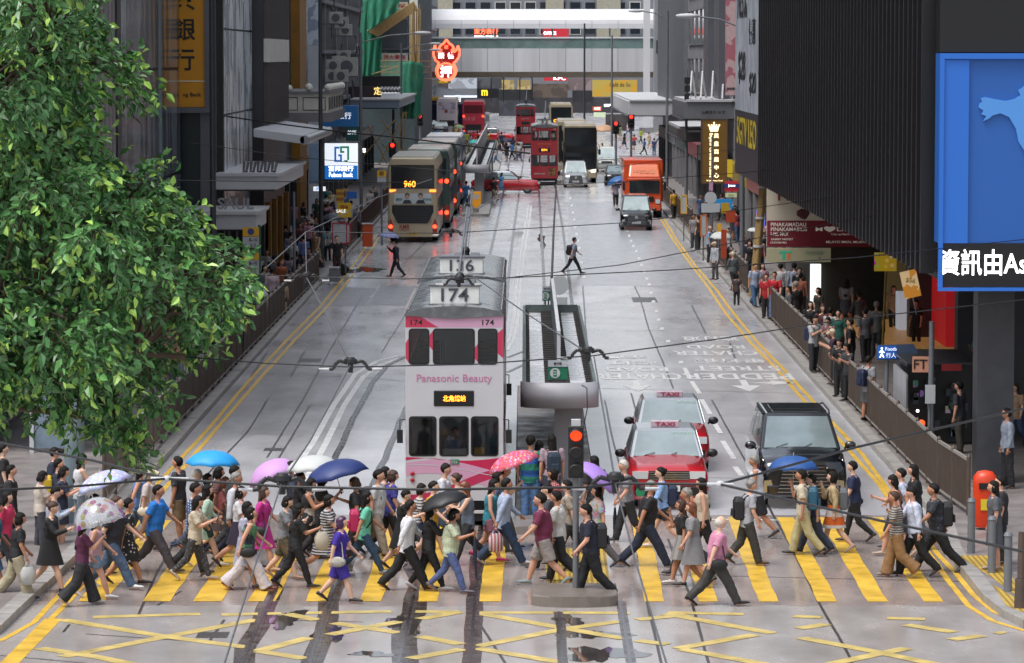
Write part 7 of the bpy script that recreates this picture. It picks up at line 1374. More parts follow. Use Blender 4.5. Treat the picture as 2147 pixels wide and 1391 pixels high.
p = P_('woman in cream top and dark spotted trousers checking her phone', 416, 1040, 1.6, 0, 'wp2', ('tee', 'b3a893'), ('slim', '36363a:dots:30:77777a'), 'k:long', 'a09080'); bag('phone held by the woman in dark spotted trousers', p, 'phone', bp)
uheld(P_('person in white hooded top beneath the sky blue umbrella', 415, 984, 1.66, 0, 'wu', ('long', W), ('trousers', '3a4258'), 'w:short'), 'large sky blue umbrella on the crossing', UB, 446, 945, .53)
P_('girl in mint jacket and dark green shorts stepping quickly', 436, 1016, 1.6, 0, 'w1', ('jacket', '9fb8a4'), ('hot', '16322a'), 'k:long', 'c0c0c0')
P_('woman with dark hair between the sky blue umbrella and the plaid shirt', 437, 993, 1.6, 0, 'w2', ('tee', '2c2a30'), ('slim', K), 'k:bob'); P_('woman with dark tied hair behind the mint jacket', 461, 979, 1.62, 0, 'w1', ('tee', '5c3a3a'), ('slim', K), 'k:pony')
P_('girl with auburn hair behind the man in white shirt and navy trousers', 474, 1000, 1.55, 0, 'w2', ('tee', '8a4a4a'), ('skirt', '3a2a2a'), 'r:bob'); P_('tall person with black hair behind the grey haired man', 494, 976, 1.8, 0, 'w3', ('tee', '26262a'), ('trousers', K), 'k:short')
P_('grey haired man in white long sleeved shirt and navy trousers', 497, 990, 1.78, 0, 'w3', ('long', 'bcbec6'), ('trousers', '1c2236'), 'g:short')
p = P_('woman in white t-shirt with hair tied back holding a purple umbrella', 508, 1020, 1.62, 0, 'w2', ('tee', 'bdbdc0'), ('skirt', '2a2438'), 'k:pony'); bag('furled purple umbrella carried by the woman in white t-shirt', p, 'furled', mat('purple_fabric', '4a1a66', .5))
P_('woman in long grey lilac dress and black flat shoes', 520, 1052, 1.6, 0, 'w3', ('dress', '8a8a9c:dots:16:a8a8b4'), None, 'k:bob', '2a2a30')
p = P_('woman in green vest and loose white trousers with black shoulder bag', 528, 1064, 1.58, 0, 'w4', ('vest', '4c7a54:blotch:6:2a3040'), ('wide', 'b8b0b4'), 'k:pony', '7a4638'); bag('black shoulder bag carried by the woman in white trousers', p, 'shoulder', bp)
p = P_('woman in magenta pink dress with long wavy hair', 555, 1020, 1.64, 0, 'w1', ('dress', 'b02a80'), None, 'b:long', 'a08068'); bag('small black handbag of the woman in magenta dress', p, 'shoulder', bp)
P_('girl in grey t-shirt and camouflage shorts looking at her hand', 604, 1040, 1.58, 0, 'wp', ('tee', '6c6e72'), ('shorts', '3a3a2c:blotch:9:5a4a34'), 'k:bob', '8a6a5a')
p = P_('woman all in black carrying a pale cloth bag', 628, 1056, 1.58, 0, 'wp', ('tee', '141417'), ('slim', '101013'), 'k:long', '17171a'); bag('pale cloth tote bag beside the woman all in black', p, 'carry', mat('tote_cream', 'b0a898', .7), 'tote_bag')
uheld(P_('dark haired person beneath the folding pink umbrella', 609, 967, 1.7, 180, 'wu', ('tee', '3c4660'), ('trousers', K), 'k:short'), 'pale pink folding umbrella with drooping edge', UP, 561, 967, .55, drop=.33)
uheld(P_('person in shadow beneath the white umbrella', 631, 990, 1.6, 0, 'wu', ('tee', '24262c'), ('trousers', K), 'k:short'), 'white umbrella behind the navy umbrella', UWh, 657, 955, .55)
uheld(P_('woman in black holding the wide navy umbrella', 678, 994, 1.62, 0, 'wu2', ('tee', '16161a'), ('trousers', K), 'k:long'), 'wide navy blue umbrella near the middle of the crossing', UN, 697, 966, .64)
P_('woman in cream and black sleeveless top with hands at her chin', 653, 1003, 1.62, 0, 'wp2', ('vest', 'a8a098:blotch:7:1c1c20'), ('slim', K), 'k:pony')
p = P_('woman in striped dress carrying a flowered bag', 691, 1037, 1.58, 0, 'w2', ('dress', 'b0aeb0:stripeh:10:1e1e24'), None, 'k:bob', 'a8a098', big=1); bag('large dark flowered bag of the woman in striped dress', p, 'carry', mat('bag_floral', '1a1c2c', .6, pat='floral', scale=18, col2='b06a6a'), 'flowered_bag')
P_('woman with permed hair in black blouse facing the other walkers', 743, 1001, 1.6, 180, 'wp', ('tee', '17171b'), ('trousers', '2a2a30'), 'b:bob', big=1)
p = P_('woman with long black hair in mint t-shirt and blue jeans', 771, 1031, 1.63, 0, 'w4', ('tee', '5fae94'), ('slim', '26415c'), 'k:long', '7a808a', skin=1); bag('bright pink backpack worn by the woman in mint t-shirt', p, 'backpack', mat('bag_pink', 'a81c50', .55))
p = P_('woman in purple outfit with purple braids and black ankle boots', 718, 1083, 1.56, 0, 'w1', ('tee', '34208a'), ('shorts', '301e80'), 'p:braid', '101012', skin=2); bag('fluffy white pouch at the hip of the woman in purple', p, 'shoulder', mat('pouch_white', 'a8a49a', .9, bump=1, var=.3, scale=30))
p = P_('man in white t-shirt and beige trousers with bag straps', 795, 985, 1.7, 0, 'w3', ('tee', 'b2b4b6'), ('trousers', '8a8074'), 'k:short', big=1); bag('grey backpack worn by the man in beige trousers', p, 'backpack', mat('bag_grey', '5c626c', .6))
P_('person in navy vest behind the man in beige trousers', 809, 979, 1.66, 0, 'w1', ('vest', '2a3350'), ('hot', '2a3a5a'), 'k:bob'); P_('woman with purple blue scarf looking down', 826, 986, 1.62, 0, 'wb', ('tee', '3a3c8a'), ('slim', '2a2a30'), 'b:pony')
P_('person with short black hair in black dress behind the white shirted man', 852, 1027, 1.56, 0, 'wp', ('dress', '141416'), None, 'k:short', fem=1)
P_('man in white shirt and black trousers taking a long stride', 862, 1049, 1.72, 0, 'w4', ('long', 'c6c8cc'), ('trousers', '0f1013'), 'k:short', '0e0e10')
P_('boyish person with bowl cut in striped white top before the tram', 885, 1014, 1.55, 0, 'wb', ('tee', 'b4b4b4:stripeh:9:4a4a50'), ('shorts', '2a3446'), 'k:bob'); P_('man in plain white t-shirt looking down before the tram', 936, 972, 1.72, 0, 'wb', ('tee', 'babdc4'), ('shorts', '3a4a5a'), 'k:short')
P_('person in yellow top behind the black umbrella', 911, 1009, 1.66, 0, 'w2', ('tee', 'b88a1a'), ('hot', '3a5a90'), 'k:short', '2a8ab0')
uheld(P_('woman all in black under the black umbrella taking a step', 905, 1058, 1.6, 0, 'wu', ('long', '121214'), ('slim', '101012'), 'k:long', 'b0b0b0'), 'small black umbrella in front of the tram', UK, 924, 1033, .46)
P_('woman with tied brown hair before the tram headboard', 955, 992, 1.6, 180, 'wb', ('tee', 'a8989a'), ('slim', K), 'b:bun'); P_('woman with long brown hair in grey vest turned to her phone', 973, 1010, 1.62, 180, 'wp2', ('vest', '5c6878'), ('slim', '26262c'), 'r:long')
p = P_('woman in pale green checked blouse and blue jeans with black bob', 953, 1067, 1.56, 0, 'wp', ('tee', 'a9b294:check:16:c0c6b4'), ('slim', '4a5884'), 'k:bob', '5a5660', big=1); bag('furled navy umbrella held by the woman in checked blouse', p, 'furled', mat('navy_fabric', '161c34', .5))
uheld(P_('man in olive yellow shirt beneath the flowery umbrella', 1061, 976, 1.66, 0, 'wu', ('tee', '8a8a48'), ('trousers', '3c3c40'), 'k:short'), 'flowery red and purple umbrella beside the tram', UF, 1068, 950, .53)
P_('woman with dark hair in turquoise vest by the tram corner', 1036, 1005, 1.6, 0, 'wb', ('vest', '2a7a8a'), ('hot', '8a5a6a'), 'k:long', 'b01c5a'); P_('woman with black hair in denim shirt by the tram corner', 1044, 990, 1.62, 0, 'w1', ('long', '4a5c78'), ('slim', '3a3a44'), 'k:long')
p = P_('man in light blue shirt and jeans with white shoes', 1064, 1003, 1.74, 0, 'w4', ('long', '93a0b8'), ('trousers', '223650'), 'k:short', 'b8b4ae', skin=1); bag('red and white printed shopping bag of the man in light blue shirt', p, 'carry', mat('bag_redwhite', 'b8b4b4', .4, pat='stripex', scale=9, col2='a04a5a'), 'shopping_bag')
Zp_ = .15
P_('large man in blue and green striped polo seen from behind', 1113, 913, 1.8, 92, 's', ('tee', '1c4c8e:stripeh:2.2:1a6a58'), ('trousers', '4a6a94'), 'k:short', z0=0, big=1, skin=1); P_('woman in pink grey top walking beside the striped polo', 1131, 924, 1.62, 88, 's', ('tee', '8a7880'), ('slim', '2a4a78'), 'k:long')
p = P_('woman with long black hair in dusty pink top under the shelter', 1157, 912, 1.68, 90, 's', ('tee', '94808a'), ('slim', '28303c'), 'k:long', z0=.15); bag('dark blue backpack of the woman under the shelter', p, 'backpack', mat('bag_dkblue', '1c2c3c', .6))
p = P_('man in maroon t-shirt and grey shorts with a furled umbrella', 1132, 1034, 1.74, 180, 'w1', ('tee', '66203e'), ('shorts', '87807c'), 'k:short', '6c7c7c', big=1); bag('furled black umbrella held by the man in maroon t-shirt', p, 'furled', bp)
P_('woman in red and white patterned blouse behind the maroon shirt', 1158, 983, 1.6, 180, 'w2', ('tee', 'a83a48:check:14:c0a8a8'), ('slim', '4a4a50'), 'k:bob'); P_('man in dark grey t-shirt behind the moustached man', 1146, 1014, 1.68, 180, 'w1', ('tee', '3a3c44'), ('trousers', K), 'k:short')
P_('man in white t-shirt and black trousers by the signal post', 1165, 1029, 1.7, 178, 'w3', ('tee', 'b6b5b2'), ('trousers', '141518'), 'k:short', skin=1); P_('man in beige shirt behind the signal post', 1187, 1007, 1.68, 180, 'w2', ('tee', '8f8478'), ('trousers', '2a2a2e'), 'k:short')
p = P_('man in navy t-shirt and black trousers with a heavy rucksack', 1228, 1057, 1.72, 185, 'wb', ('tee', '14182a'), ('trousers', '0f1014'), 'k:short', '121214', big=1); bag('large black rucksack beside the signal post', p, 'backpack', bp)
p = P_('grey haired man in patterned grey shirt and dark trousers', 1306, 965, 1.66, 180, 'wb', ('tee', '77767c:dots:30:a4a4aa'), ('trousers', '232428'), 'w:short', '2a3436'); bag('dark furled umbrella held by the grey haired man in patterned shirt', p, 'furled', bp)
uheld(P_('woman in flowered blouse beneath the lavender umbrella', 1250, 1018, 1.58, 180, 'wu', ('tee', 'a59ca6:floral:18:7a5a7a'), ('trousers', '5a5a60'), 'k:bob'), 'lavender umbrella beside the signal post', UL, 1264, 985, .48); P_('person with black hair beyond the lavender umbrella', 1245, 956, 1.68, 120, 's', ('tee', '222226'), ('trousers', K), 'k:long')
P_('man in black shirt and dark jeans before the front taxi', 1366, 1008, 1.72, 0, 'w4', ('tee', '151518'), ('trousers', '1a2236'), 'g:short', '2c2c2c', big=1)
p = P_('woman in light blue shirt with hair bun before the front taxi', 1384, 980, 1.64, 180, 'w1', ('long', '7d9cc8'), ('hot', '1c1c22'), 'k:bun', 'b0a8a0', skin=2); bag('navy backpack of the woman in light blue shirt', p, 'backpack', mat('bag_navy', '1b2440', .6))
P_('woman in black cardigan and silver grey skirt with long hair', 1427, 1047, 1.6, 180, 'sm', ('crop', '141417'), ('skirt', '6f6c6a:stripev:5:8a8784'), 'b:long', 'b4b0ac'); P_('woman in grey dress close behind the black cardigan', 1448, 1052, 1.58, 180, 'w3', ('dress', '77777a'), None, 'r:long', '1a1a1a')
P_('man with cropped grey hair and glasses in pale grey shirt', 1438, 1023, 1.68, 180, 'w2', ('tee', '9a9ca0'), ('trousers', '26262a'), 'g:short'); p = P_('woman in cream vest and black trousers with maroon bag', 1469, 1002, 1.64, 178, 'sm', ('vest', 'b3a795'), ('trousers', '111114'), 'k:long'); bag('small maroon shoulder bag of the woman in cream vest', p, 'shoulder', mat('bag_maroon', '5a1830', .4))
p = P_('elderly white haired man in pink shirt striding nearest the camera', 1511, 1082, 1.66, 0, 'w4', ('tee', 'b87a94'), ('trousers', '34322f'), 'w:bald', '121212', skin=2, big=1); bag('black satchel slung behind the elderly man in pink shirt', p, 'shoulder', bp)
P_('man in white tank top and dark shorts by the people carrier', 1580, 955, 1.68, 182, 'wb', ('vest', 'b6bcc8'), ('shorts', '14161c'), 'g:short', '1c2026', skin=1); p = P_('man in pale grey t-shirt and grey trousers bent forward', 1577, 1005, 1.66, 2, 'wb', ('tee', '92949a'), ('trousers', '33322f'), 'g:short', '4a3426'); bag('black backpack of the man in pale grey t-shirt', p, 'backpack', bp)
p = P_('man in cream shirt and cream trousers hand to his mouth', 1679, 984, 1.7, 180, 'sm', ('tee', 'b5ab96'), ('trousers', 'a39a72'), 'k:short', '1e1a18'); bag('blue green backpack of the man in cream clothes', p, 'backpack', mat('bag_teal', '1c4f66', .6))
uheld(P_('person with dull blue umbrella behind the man in cream clothes', 1700, 995, 1.58, 180, 'wu', ('tee', '2a3a5a'), ('trousers', '2a3444'), 'k:short'), 'dull blue umbrella in front of the black people carrier', UBB, 1664, 956, .5)
p = P_('woman in beige sweater and orange and white skirt', 1744, 989, 1.6, 180, 'sm', ('long', 'a8946f'), ('skirt', 'c05a1c:stripeh:1.6:b8b0ac'), 'k:bob', '8a7a70', skin=2); bag('grey backpack of the woman in orange and white skirt', p, 'backpack', mat('bag_grey2', '54585e', .6))
p = P_('woman in navy blouse and black cropped trousers with black bag', 1786, 967, 1.64, 180, 'w3', ('tee', '172040'), ('slim', '111114'), 'k:short', '17171a', fem=1); bag('flat black shoulder bag of the woman in navy blouse', p, 'shoulder', bp)
P_('woman with long black hair in brown vest reaching forward', 1871, 996, 1.62, 180, 'wp', ('vest', '7a4a34'), ('skirt', '26262c'), 'k:long', '9a8a7a'); P_('young man in white t-shirt stepping off the far kerb', 1888, 982, 1.64, 180, 'w2', ('tee', 'a4acc0'), ('trousers', '5a6a80'), 'k:short'); P_('woman with glasses and long hair in black top by the railing', 1914, 974, 1.68, 180, 'w3', ('tee', '151519'), ('trousers', '4a4a50'), 'k:long')
p = P_('woman in striped t-shirt and loose camel trousers', 1874, 1030, 1.62, 180, 'w3', ('tee', '3c3634:stripeh:12:9a948c'), ('wide', '7c5c38'), 'b:short', '7a6a60', fem=1); bag('furled dark red umbrella beside the striped t-shirt', p, 'furled', mat('dkred_fabric', '3a1a1e', .5)); P_('man in white shirt and black trousers with hand at his chest', 1910, 1020, 1.72, 180, 'wp', ('long', 'b4bcd0'), ('trousers', '101115'), 'k:short', '101010')
p = P_('man in dark patterned shirt last off the kerb', 1956, 1014, 1.74, 180, 'w4', ('tee', '23262e:dots:26:4a4e58'), ('trousers', '101115'), 'k:short', '3a3a3a', big=1); bag('black backpack of the man in dark patterned shirt', p, 'backpack', bp)
P_('woman in short grey dress standing among the bollards', 2082, 1008, 1.66, 175, 's', ('dress', '4c4e54'), None, 'k:long', '8a7a72', z0=.14); P_('person half hidden behind the woman in grey dress', 2096, 998, 1.66, 175, 's', ('tee', '202024'), ('slim', K), 'k:short', z0=.14)
# people in the roadway beyond
uheld(P_('person in dark clothes crossing under a checked umbrella near the gold bus', 828, 503, 1.68, 175, 'wu', ('long', '171c30'), ('slim', '131722'), 'k:short', '1a1a1a'), 'pale blue checked umbrella near the gold double decker', UCk, 815, 486, .5)
p = P_('man in grey shirt crossing the open lanes with a backpack', 1205, 498, 1.7, 8, 'w4', ('tee', '7a8694'), ('slim', '14161e'), 'k:short', '15151a'); bag('black backpack of the man crossing the open lanes', p, 'backpack', bp)
uheld(P_('man in lilac grey shirt under a blue umbrella beside the orange lorry', 1291, 378, 1.7, 80, 'wu', ('tee', '7d7484'), ('trousers', '14141a'), 'k:short'), 'small blue umbrella beside the orange lorry', mat('umbrella_blue2', '2c5f9a', .5), 1291, 371, .75)
P_('woman in blue dress boarding beside the crossing taxi', 1052, 362, 1.62, 30, 'w3', ('dress', '3a78a8'), None, 'k:long')
d_ = P_('tram driver in blue uniform seated behind the middle window of tram 174', 0, 0, 1.6, -90, 's', ('long', '3a5a88'), ('trousers', K), 'k:short', at=Vector((-1.42, 72.75, 0)), z0=.62)[0]; d_.scale = (1.3, 1.3, 1.3)
# pavement crowd: head pixel, height, facing, pose, top, bottom, hair, label
CR_ = [
 (570, 562, 1.72, 90, 's', 'long', 'b09ea8', 'trousers', K, 'k:short', 'man in pale pink shirt seen from behind by the railing'), (594, 590, 1.2, 95, 's', 'tee', 'a08a74', 'hot', '3a3028', 'k:bob', 'child in beige top walking by the railing'), (574, 535, 1.66, 85, 's', 'tee', '17171a', 'trousers', K, 'k:short', 'person in black t-shirt with pale backpack'),
 (603, 531, 1.64, 92, 'w3', 'tee', 'a07a86', 'slim', '4a5a70', 'k:long', 'woman in pink top with grey backpack'), (621, 526, 1.64, 85, 'w3', 'dress', '181c30', '', '', 'k:long', 'woman in long navy dress beyond the pink top'), (560, 524, 1.6, 270, 's', 'tee', 'b0aca8', 'slim', K, 'b:bob', 'woman in white with brown hair by the parking plates'),
 (612, 502, 1.68, 270, 'w3', 'tee', 'b4b6b8', 'slim', '6a7a7a', 'k:short', 'man in white t-shirt with dark straps'), (636, 493, 1.72, 90, 's', 'long', '5a6a94', 'trousers', '15161c', 'k:short', 'man in blue shirt seen from behind beside a slim post'), (609, 487, 1.7, 80, 's', 'long', '9aa4b8', 'trousers', K, 'k:short', 'man in pale blue shirt beyond the white t-shirt'),
 (706, 495, 1.72, 265, 's', 'tee', '131315', 'slim', '3a1a24', 'k:short', 'young man in black printed t-shirt with luggage'), (476, 646, 1.72, 300, 'sp', 'long', '5f7396', 'trousers', '14161e', 'k:short', 'man in blue shirt reading a phone under a black umbrella'), (521, 605, 1.7, 90, 's', 'tee', '6a6a6e', 'trousers', '3a4c68', 'k:short', 'person in grey top and jeans by the white umbrella'),
 (364, 740, 1.68, 250, 'w3', 'tee', '5c606c', 'trousers', '2a3858', 'g:bald', 'bald man in grey t-shirt beside the pale box'), (378, 700, 1.7, 270, 's', 'tee', '17181c', 'trousers', '1a2030', 'k:short', 'man in black beyond the bald man'), (775, 396, 1.7, 90, 's', 'tee', 'b0aeb0', 'trousers', K, 'g:short', 'grey haired man in white top by the orange cabinet'),
 (736, 421, 1.68, 80, 's', 'tee', 'a8a8ac', 'trousers', K, 'k:short', 'person in white top by the blue hanging board'), (639, 456, 1.6, 270, 'sp', 'tee', '8a5c60', 'slim', K, 'k:bob', 'woman in dusty red top by the shopfronts'), (648, 462, 1.62, 260, 's', 'tee', 'a4788a', 'slim', K, 'k:long', 'woman in pink blouse by the shopfronts'), (662, 456, 1.66, 270, 's', 'tee', '26262c', 'trousers', K, 'k:short', 'man in dark top beside the dark post'),
 (655, 448, 1.66, 90, 's', 'long', 'b4b8bc', 'trousers', K, 'k:short', 'person in white shirt behind the dark post'), (672, 470, 1.6, 270, 'w3', 'tee', '2a4a8a', 'trousers', K, 'k:short', 'person in bright blue top by the timetable board'), (648, 520, 1.5, 300, 'sp', 'tee', '3a3c44', 'slim', K, 'k:short', 'person in charcoal crouching near the utility box'), (688, 475, 1.6, 90, 's', 'tee', '8c8c92', 'slim', K, 'k:long', 'woman in grey with long hair by the timetable board'),
 (450, 650, 1.66, 280, 's', 'tee', 'a8acb4', 'trousers', K, 'k:short', 'person in white half hidden by the tree leaves'), (548, 600, 1.6, 95, 's', 'vest', '5a6a3a', 'slim', '8a7a60', 'k:pony', 'woman in olive vest beside the green post'), (345, 655, 1.65, 280, 's', 'tee', 'b07a88', 'slim', K, 'k:long', 'woman in pink top seen through the leaves'), (722, 452, 1.66, 270, 's', 'tee', '1d1d20', 'trousers', K, 'k:short', 'person in black beside the yellow poster'), (590, 545, 1.6, 270, 'w3', 'tee', '8a4c2c', 'slim', K, 'r:long', 'woman in orange brown top with auburn hair'),
 (748, 432, 1.65, 270, 's', 'long', '6c7078', 'trousers', K, 'k:short', 'person in steel grey shirt near the orange cabinet'), (785, 392, 1.66, 270, 's', 'tee', '2f3136', 'trousers', K, 'k:short', 'person in dark grey by the railing end'), (628, 468, 1.66, 270, 's', 'tee', '5a2c30', 'trousers', K, 'k:short', 'person in brick red by the mustard pilaster'), (500, 640, 1.66, 90, 's', 'tee', 'a01c58', 'slim', K, 'k:long', 'woman in magenta top behind the railing'),
 (1489, 474, 1.7, 300, 's', 'tee', '6f94b4', 'trousers', K, 'g:bald', 'balding man in pale blue shirt at the bus stop'), (1527, 478, 1.7, 250, 's', 'long', 'a4a6a8', 'trousers', K, 'k:short', 'man in white shirt beyond the orange bus stop post'), (1498, 507, 1.62, 215, 's', 'long', 'a0a4ac', 'slim', '4a4a50', 'c:cap', 'woman in white headscarf at the railing gap'), (1536, 528, 1.62, 90, 'w3', 'long', '4c5458', 'slim', '17171c', 'c:cap', 'woman in pink headscarf beside the bamboo post'),
 (1573, 505, 1.66, 265, 's', 'tee', '15151a', 'slim', '26344a', 'k:long', 'woman in black t-shirt holding a cup on the pavement'), (1584, 553, 1.66, 265, 'w3', 'tee', '96a2b8', 'trousers', '3a5878', 'k:short', 'person in white blue shirt with dark red bag'), (1599, 552, 1.62, 265, 's', 'tee', 'a07c84', 'slim', K, 'k:bob', 'woman in pale pink blouse on the pavement'), (1607, 575, 1.6, 265, 's', 'tee', '9a1420', 'trousers', K, 'k:short', 'young man in red t-shirt and black trousers'),
 (1624, 570, 1.74, 265, 'w3', 'tee', 'a81824', 'trousers', '4a5c7c', 'k:short', 'taller man in red t-shirt and blue jeans'), (1637, 553, 1.74, 90, 's', 'long', 'a2a2a6', 'trousers', K, 'k:short', 'man in white shirt seen from behind under the shop sign'), (1665, 552, 1.76, 90, 's', 'long', '8f98ac', 'trousers', K, 'k:short', 'man in pale blue shirt seen from behind under the shop sign'), (1680, 573, 1.66, 90, 's', 'tee', '9a5a48', 'trousers', K, 'k:short', 'person in salmon top beyond the black coat'),
 (1668, 590, 1.74, 90, 's', 'jacket', '111113', 'trousers', K, 'g:short', 'person in long black coat seen from behind'), (1715, 603, 1.64, 200, 's', 'tee', '2e2a22', 'slim', K, 'k:long', 'woman with long hair by the lit doorway'), (1455, 449, 1.7, 200, 's', 'tee', '77787c', 'trousers', '3a3c44', 'k:short', 'man in grey waiting beside the framed timetable'), (1463, 452, 1.68, 200, 's', 'tee', '5c4c42', 'trousers', K, 'k:short', 'man in brown waiting beside the framed timetable'),
 (1710, 661, 1.72, 330, 'sp', 'tee', 'a3a4a6', 'trousers', '26282e', 'k:short', 'man in white t-shirt with backpack leaning at the railing'), (1745, 690, 1.62, 200, 'sp', 'tee', '2c2030', 'trousers', K, 'c:cap', 'person in white cap and dark plum top at the railing'), (1814, 646, 1.7, 100, 's', 'tee', '55555c', 'trousers', K, 'k:short', 'person in grey top walking into the arcade'), (1838, 632, 1.78, 100, 's', 'tee', '60605f', 'trousers', '33343a', 'g:short', 'tall man in grey seen from behind near the lit shop'),
 (1822, 746, 1.7, 80, 's', 'tee', '8a8c92', 'shorts', '55585c', 'k:short', 'person in pale t-shirt with dark backpack by the stand'), (1782, 668, 1.74, 180, 's', 'tee', '131316', 'trousers', K, 'k:short', 'person in black standing by the arcade column'), (1758, 650, 1.64, 200, 's', 'tee', '24564c', 'trousers', K, 'k:short', 'person in dark green top in the arcade'), (1760, 710, 1.62, 200, 'sp', 'tee', '101013', 'trousers', K, 'k:short', 'person in black bent over a phone at the railing'),
 (1725, 640, 1.62, 240, 's', 'tee', '5a3030', 'slim', K, 'b:long', 'woman in brick brown top at the railing'), (1736, 665, 1.6, 220, 'sp', 'tee', '6c4a50', 'slim', K, 'k:bob', 'woman in mauve brown top at the railing'), (2110, 856, 1.76, 200, 's', 'long', '7f8794', 'trousers', K, 'k:short', 'man in pale shirt deep inside the dark arcade'), (2010, 800, 1.7, 120, 's', 'tee', '2c2e34', 'trousers', '3a362e', 'k:short', 'person in dark grey beyond the newspaper stand'),
 (1412, 398, 1.68, 90, 's', 'tee', 'b08a1c', 'trousers', K, 'k:short', 'person in yellow vest beyond the orange lorry'), (1570, 500, 1.62, 265, 's', 'tee', 'a0a09a', 'slim', K, 'k:bob', 'woman in cream behind the black t-shirt'), (1560, 490, 1.66, 260, 's', 'tee', '3c3c42', 'trousers', K, 'k:short', 'man in dark top beyond the bamboo post'), (1592, 498, 1.64, 250, 's', 'vest', '9a2a34', 'slim', K, 'k:pony', 'woman in red vest under the pink screen'),
 (1545, 575, 1.2, 90, 's', 'tee', '3c3034', 'slim', K, 'k:bob', 'child in dark red beside the bamboo post'), (1653, 600, 1.64, 200, 's', 'tee', '4a4c52', 'trousers', K, 'k:short', 'person in slate top beside the black coat'), (1700, 632, 1.62, 240, 's', 'tee', '18181c', 'slim', K, 'k:long', 'woman in black with long hair at the railing'), (1775, 720, 1.6, 210, 'sp', 'tee', '2c2c30', 'slim', K, 'k:bob', 'woman in charcoal looking down at the railing')]
pb_ = {}
for (px, py, H, f, po, tk, tc, bk, bc, hr, lb) in CR_: pb_[lb] = P_(lb, px, py, H, f, po, (tk, tc), (bk, bc) if bk else None, hr, z0=.14, group='people on the crowded pavements')
for lb, l2, m in (('person in black t-shirt with pale backpack', 'pale backpack on the person in black t-shirt by the railing', 'bag_grey2'), ('woman in pink top with grey backpack', 'grey backpack on the woman in pink top', 'bag_grey'), ('man in white t-shirt with backpack leaning at the railing', 'navy backpack of the man leaning at the railing', 'bag_navy'), ('person in pale t-shirt with dark backpack by the stand', 'navy backpack beside the newspaper stand', 'bag_navy')): bag(l2, pb_[lb], 'backpack', MATS[m])
for (px, py, h, m, rad, lb) in ((534, 600, 2.0, UWh, .5, 'white umbrella by the green sign post'), (488, 644, 2.05, UK, .55, 'black umbrella over the man reading a phone'), (696, 448, 2.0, mat('umbrella_slate', '3a424c', .5), .6, 'slate grey umbrella beside the dark post'), (1512, 487, 1.95, UWh, .5, 'white umbrella behind the orange bus stop post'), (1266, 262, 2.3, mat('umbrella_tan', 'b08a6c', .5), 1.2, 'tan sunshade at the far corner beside the signals'), (1583, 478, 1.95, UWh, .35, 'small white umbrella under the pink screen')):
    umbrella(lb, m, None, G(px, py, h), rad, (rnd.uniform(-8, 8), rnd.uniform(-8, 8)))
p = G(716, 578, 0); t = thing('suitcase', 'black wheeled suitcase lying at the kerb beside the bald luggage puller', 'suitcase', (p.x, p.y, .3), .4); t['label'] = 'black wheeled suitcase at the kerb beside the railing gap'; t.rotation_euler = (.3, .6, .4); mb = MB(); mb.box(-.3, .3, -.15, .15, -.22, .22); mb.build('shell', bp, t, bevel=.05); mb = MB(); mb.tube([(-.3, -.08, .1), (-.75, -.08, .25), (-.75, .08, .25), (-.3, .08, .1)], .012); mb.build('handle', GREY, t); [MB().cone((.28, s*.12-.02, -.22), (.28, s*.12+.02, -.22), .05, .05, 10).build('wheel', TY, t) for s in (-1, 1)]
# far crossing: small figures
cols = [('b4b4b8', 'white'), ('17171a', 'black'), ('3f74a8', 'blue'), ('8a8c90', 'grey'), ('a0506a', 'rose'), ('6a7a5a', 'sage'), ('b89ab0', 'lilac'), ('a83a2c', 'rust'), ('a8b83a', 'lime'), ('c0a890', 'beige'), ('28385c', 'navy')]; bots = [('slim', '17171a', 'black trousers'), ('skirt', '2a2a34', 'a dark skirt'), ('slim', '3c5070', 'blue jeans'), ('shorts', '8a8070', 'beige shorts')]
far_ = [(898, 300), (908, 262), (915, 268), (950, 262), (975, 290), (985, 295), (994, 298), (1003, 286), (1012, 292), (1020, 285), (1030, 302), (1038, 306), (1062, 300), (1072, 298), (1085, 300), (1078, 288), (1046, 288), (968, 300), (1000, 275), (1024, 276), (1052, 276), (893, 276), (1090, 292), (1034, 372), (978, 380), (1235, 290), (1262, 300), (1300, 262), (1316, 258), (1330, 282), (1345, 270), (1360, 278), (1372, 290), (1380, 272), (1310, 280), (1352, 290), (1397, 300), (1408, 310)]+[(890+((k*37) % 215), 262+((k*23) % 44)) for k in range(26)]
for i, (px, py) in enumerate(far_):
    c, cn = cols[i % 11]; b = bots[(i*3+i//11) % 4]; hr = ['k:short', 'k:long', 'b:bob', 'k:short'][(i//2) % 4]
    wh = 'on the far crossing' if px < 1100 and py < 350 else ('by the farther shelter' if px < 1100 else 'at the far corner')
    t, J = P_('%s figure in %s top and %s %s%s' % ({'s': 'short haired', 'l': 'long haired', 'b': 'brown haired'}[hr[2]] if hr[0] == 'k' else 'brown haired', cn, b[2], ['walking ', '', 'hurrying ', 'turned '][(i//5) % 4], wh), px, py, 1.68, [0, 180, 90, 170, 20][i % 5], ['w1', 'w3', 's', 'w4', 'w2'][i % 5], ('tee', c), b[:2], hr, group='people at the far crossing')
for (px, py, m, lb) in ((996, 293, mat('umbrella_turq', '2c9a9a', .5), 'turquoise umbrella on the far crossing'), (1062, 290, mat('umbrella_navy2', '1c2440', .5), 'navy umbrella on the far crossing'), (920, 264, UWh, 'white umbrella at the far kerb'), (962, 262, mat('umbrella_lime', '8aa06a', .5), 'pale green umbrella on the far crossing'), (1190, 1, None, '')):
    if m: umbrella(lb, m, None, G(px, py, 2.1), .62)

